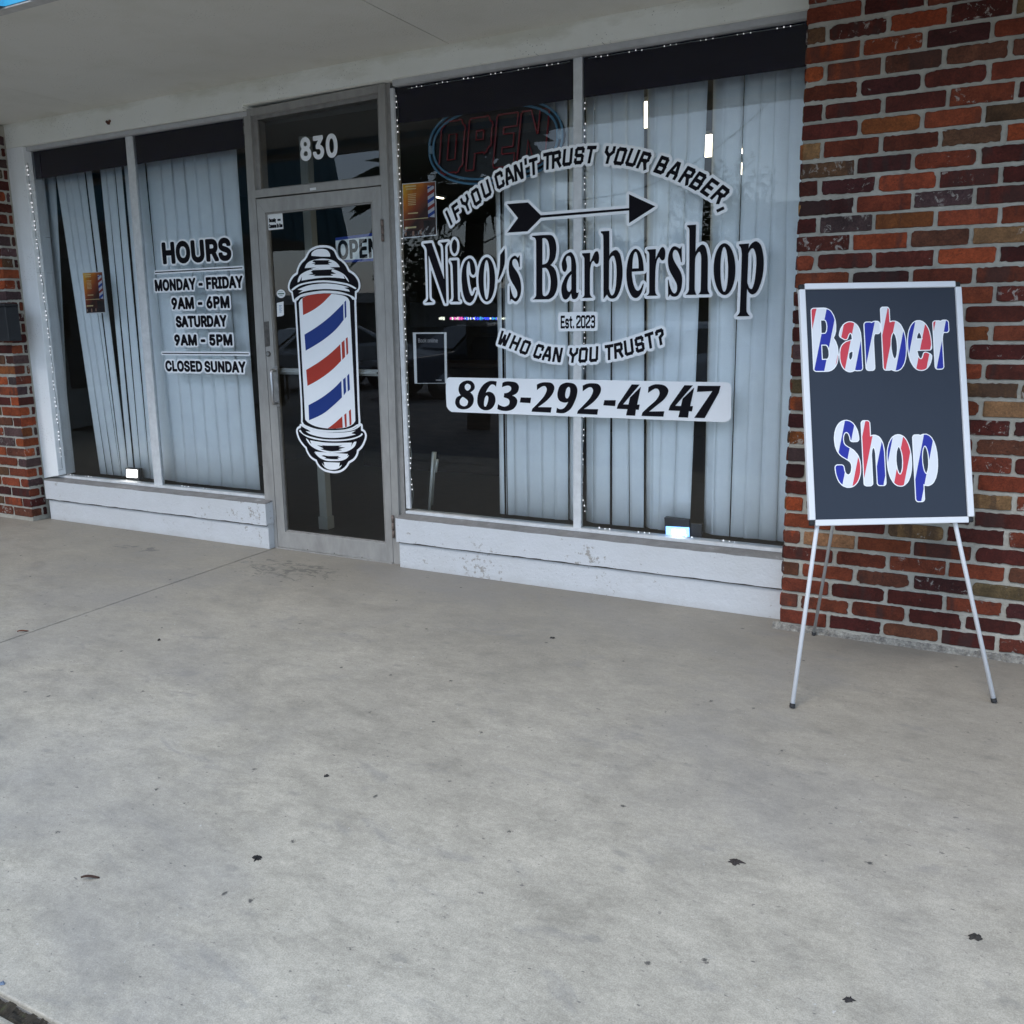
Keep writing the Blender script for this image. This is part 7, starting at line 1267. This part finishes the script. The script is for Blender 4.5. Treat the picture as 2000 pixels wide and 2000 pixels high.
def leafy(name, x, y, h, r, label, seed, n=2600):
    t = empty(name, (x, y, -.16)); tag(t, label, 'tree', 'trees across the car park'); rg = random.Random(seed)
    b = MB(); b.tube([(0, 0, 0), (.1, .05, h*.3), (.05, 0, h*.62)], [.22, .16, .08], 8)
    for k in range(7):
        a = rg.uniform(0, 6.28); b.tube([(.07, .03, h*(.3+.04*k)), (r*.5*math.cos(a), r*.5*math.sin(a), h*(.55+.04*k))], [.07, .025], 6)
    b.build('trunk', mat('bark', (.10, .08, .06), .9, noise_amt=.3), t)
    c = MB(); cl = [(rg.gauss(0, r*.42), rg.gauss(0, r*.42), h*.66+rg.gauss(0, h*.13), rg.uniform(.3, .6)*r) for _ in range(14)]
    for _ in range(n):
        cx_, cy_, cz_, cr = rg.choice(cl); v = Vector((rg.gauss(0, 1), rg.gauss(0, 1), rg.gauss(0, 1))).normalized()*cr*rg.uniform(.55, 1.05)+Vector((cx_, cy_, cz_))
        u = Vector((rg.gauss(0, 1), rg.gauss(0, 1), rg.gauss(0, 1))).normalized(); w_ = u.orthogonal().normalized(); s = rg.uniform(.09, .2)
        c.add([v-u*s, v+w_*s*.5, v+u*s, v-w_*s*.5], [(0, 1, 2, 3)])
    c.build('crown', mat('foliage', (.05, .075, .03), .7, noise_amt=.5, nscale=2), t); return t
leafy('broadleaf_tree', -5.6, -30, 6.2, 2.6, 'broad green tree across the car park, in front of the long grey building', 3)
leafy('broadleaf_tree', -13, -32, 5.2, 2.2, 'smaller green tree across the car park, left of the broad one', 4)
leafy('broadleaf_tree', -19, -30, 5.6, 3.0, 'dark spreading tree at the left end of the row across the car park', 9)
leafy('broadleaf_tree', -9.5, -26, 4.6, 2.4, 'low dark tree nearest the car park, mirrored beside the poster', 12)
leafy('broadleaf_tree', 2.5, -31, 6.4, 2.4, 'rounded tree across the car park, right end of the row', 6)
# palms in the planting strip
def palm(x, y, h, n, fl, label, seed):
    t = empty('palm_tree', (x, y, -.16)); tag(t, label, 'palm', 'palms in the car park'); rg = random.Random(seed)
    b = MB(); pts = [(0, 0, 0)]+[(.03*math.sin(k), .02*math.cos(k*1.3), h*k/8) for k in range(1, 9)]; b.tube(pts, [.17-.006*k+(.012 if k % 2 else 0) for k in range(9)], 12); b.build('trunk', mat('palm_bark', (.13, .10, .075), .95, noise_amt=.4, nscale=12, bump=.8, bscale=20), t)
    c = MB(); top = Vector(pts[-1])
    for i in range(n):
        az = i*2.399+rg.uniform(-.2, .2); el = R(rg.uniform(-25, 75)); L = fl*rg.uniform(.8, 1.1)
        d0 = Vector((math.cos(az)*math.cos(el), math.sin(az)*math.cos(el), math.sin(el)))
        # fan palm: a stalk, then stiff leaflets spreading from its tip
        st_ = [top, top+d0*L*.25, top+d0*L*.48-Vector((0, 0, .04))]; c.tube(st_, [.014, .010, .007], 5, 1)
        side = d0.cross(Vector((0, 0, 1))).normalized(); upv = side.cross(d0)
        for k in range(22):
            a = R(-100+200*k/21+rg.uniform(-3, 3)); dr = (d0*math.cos(a)+side*math.sin(a)).normalized(); ll = L*.55*(1-.25*abs(a)/1.75)*rg.uniform(.85, 1.05)
            p0 = st_[-1]; p1 = p0+dr*ll*.6+upv*.02; p2 = p0+dr*ll-Vector((0, 0, ll*rg.uniform(.15, .4))); wv = dr.cross(upv).normalized()*.016
            c.add([p0, p1-wv, p2, p1+wv], [(0, 1, 2), (0, 2, 3)])
    c.build('crown', [mat('palm_leaf', (.045, .07, .03), .5, noise_amt=.4, nscale=5), mat('palm_stalk', (.12, .12, .05), .7)], t); return t
q = W(925, 350, 7.0); palm(q[0], -7.0, q[1]+.16, 60, 1.75, 'fan palm with stiff spreading leaves, mirrored behind the neon sign', 5)
q = W(1185, 560, 8.5); palm(q[0]-.3, -8.9, q[1]+.1, 22, 1.1, 'low fan palm, mirrored under the arrow sticker', 8)
# overhead cable
b = MB(); pts = []
a3 = Vector((*W(1090, 392, 9)[:1], -9, W(1090, 392, 9)[1])); c3 = Vector((W(1610, 95, 9)[0], -9, W(1610, 95, 9)[1]))
dv = (c3-a3)
for k in range(-10, 31):
    t_ = k/20; p = a3+dv*t_; p.z -= .55*math.sin(math.pi*min(1, max(0, t_)))*(1 if 0 <= t_ <= 1 else 0); pts.append(p)
b.tube(pts, .012, 6); o = b.build('overhead_cable', M_BLK); tag(o, 'thin black overhead cable crossing the sky in the window reflection', 'cable')
# parked cars
def car(x, y, rot, col, label, key):
    t = empty('parked_car', (x, y, -.16)); t.rotation_euler = (0, 0, rot); tag(t, label, 'car', 'cars parked facing the shop')
    M_P = mat('car_paint_'+key, col, .22, .1); M_W = mat('car_glass', (.02, .024, .028), .05); M_T = M_RUBBER
    prof = [(-2.2, .38), (-2.22, .62), (-2.1, .78), (-1.15, .90), (-.45, 1.38), (.2, 1.45), (.95, 1.42), (1.65, 1.02), (2.15, .95), (2.22, .6), (2.18, .36)]
    b = MB(); n = len(prof); W_ = [(-.86, 0), (-.80, 1)]
    secs = []
    for sgn, inner in ((-1, 0), (-1, 1), (1, 1), (1, 0)):
        secs.append([(px, sgn*(.86-(.18*max(0, (pz-.9)/.55)) if inner == 0 else .80-(.20*max(0, (pz-.9)/.55))), pz+(.0 if inner == 0 else .03)) for px, pz in prof])
    vs = [v for s in secs for v in s]; fs = [(k*n+i, k*n+i+1, (k+1)*n+i+1, (k+1)*n+i) for k in range(3) for i in range(n-1)]
    fs += [tuple(range(n-1, -1, -1)), tuple(3*n+i for i in range(n))]
    b.add(vs, fs, 0, False); b.build('body', M_P, t, bevel=.04)
    g = MB()
    for s in (-1, 1): g.add([(-.95, s*.835, .96), (-.42, s*.735, 1.33), (.9, s*.725, 1.36), (1.4, s*.80, 1.02)], [(0, 1, 2, 3)])
    g.add([(-1.12, -.72, .95), (-.50, -.60, 1.37), (-.50, .60, 1.37), (-1.12, .72, .95)], [(0, 1, 2, 3)])
    for v in range(len(g.v)): 
        xx, yy, zz = g.v[v]; g.v[v] = (xx-.02, yy*1.012, zz+.03)
    g.build('windows', M_W, t)
    for px in (-1.4, 1.38):
        for s in (-1, 1):
            w_ = MB(); w_.tube([(px, s*.68, .32), (px, s*.88, .32)], .32, 22); wo = w_.build('wheel', M_T, t)
            r_ = MB(); r_.tube([(px, s*.86, .32), (px, s*.885, .32)], .20, 18); r_.build('rim', M_STEEL, wo)
    for s in (-1, 1):
        h_ = MB(); h_.box(-2.235, -2.15, s*.62-.16, s*.62+.16, .60, .74); h_.build('headlight', mat('lamp_clear', (.7, .72, .75), .1), t, bevel=.02)
    return t
car(-1.3, -9.2, R(-75), (.62, .64, .66), 'silver white car parked facing the shop, mirrored under the lower motto', 'silver')
car(-6.3, -12.6, R(-60), (.03, .035, .045), 'dark car parked facing the shop, mirrored beside the booking card', 'dark')
car(-10.6, -12.2, R(-60), (.5, .5, .5), 'grey car parked further left, mirrored in the door glass', 'grey')
car(2.2, -10.5, R(-90), (.55, .56, .58), 'pale grey car parked facing the shop, mirrored in the right part of the window', 'pale')
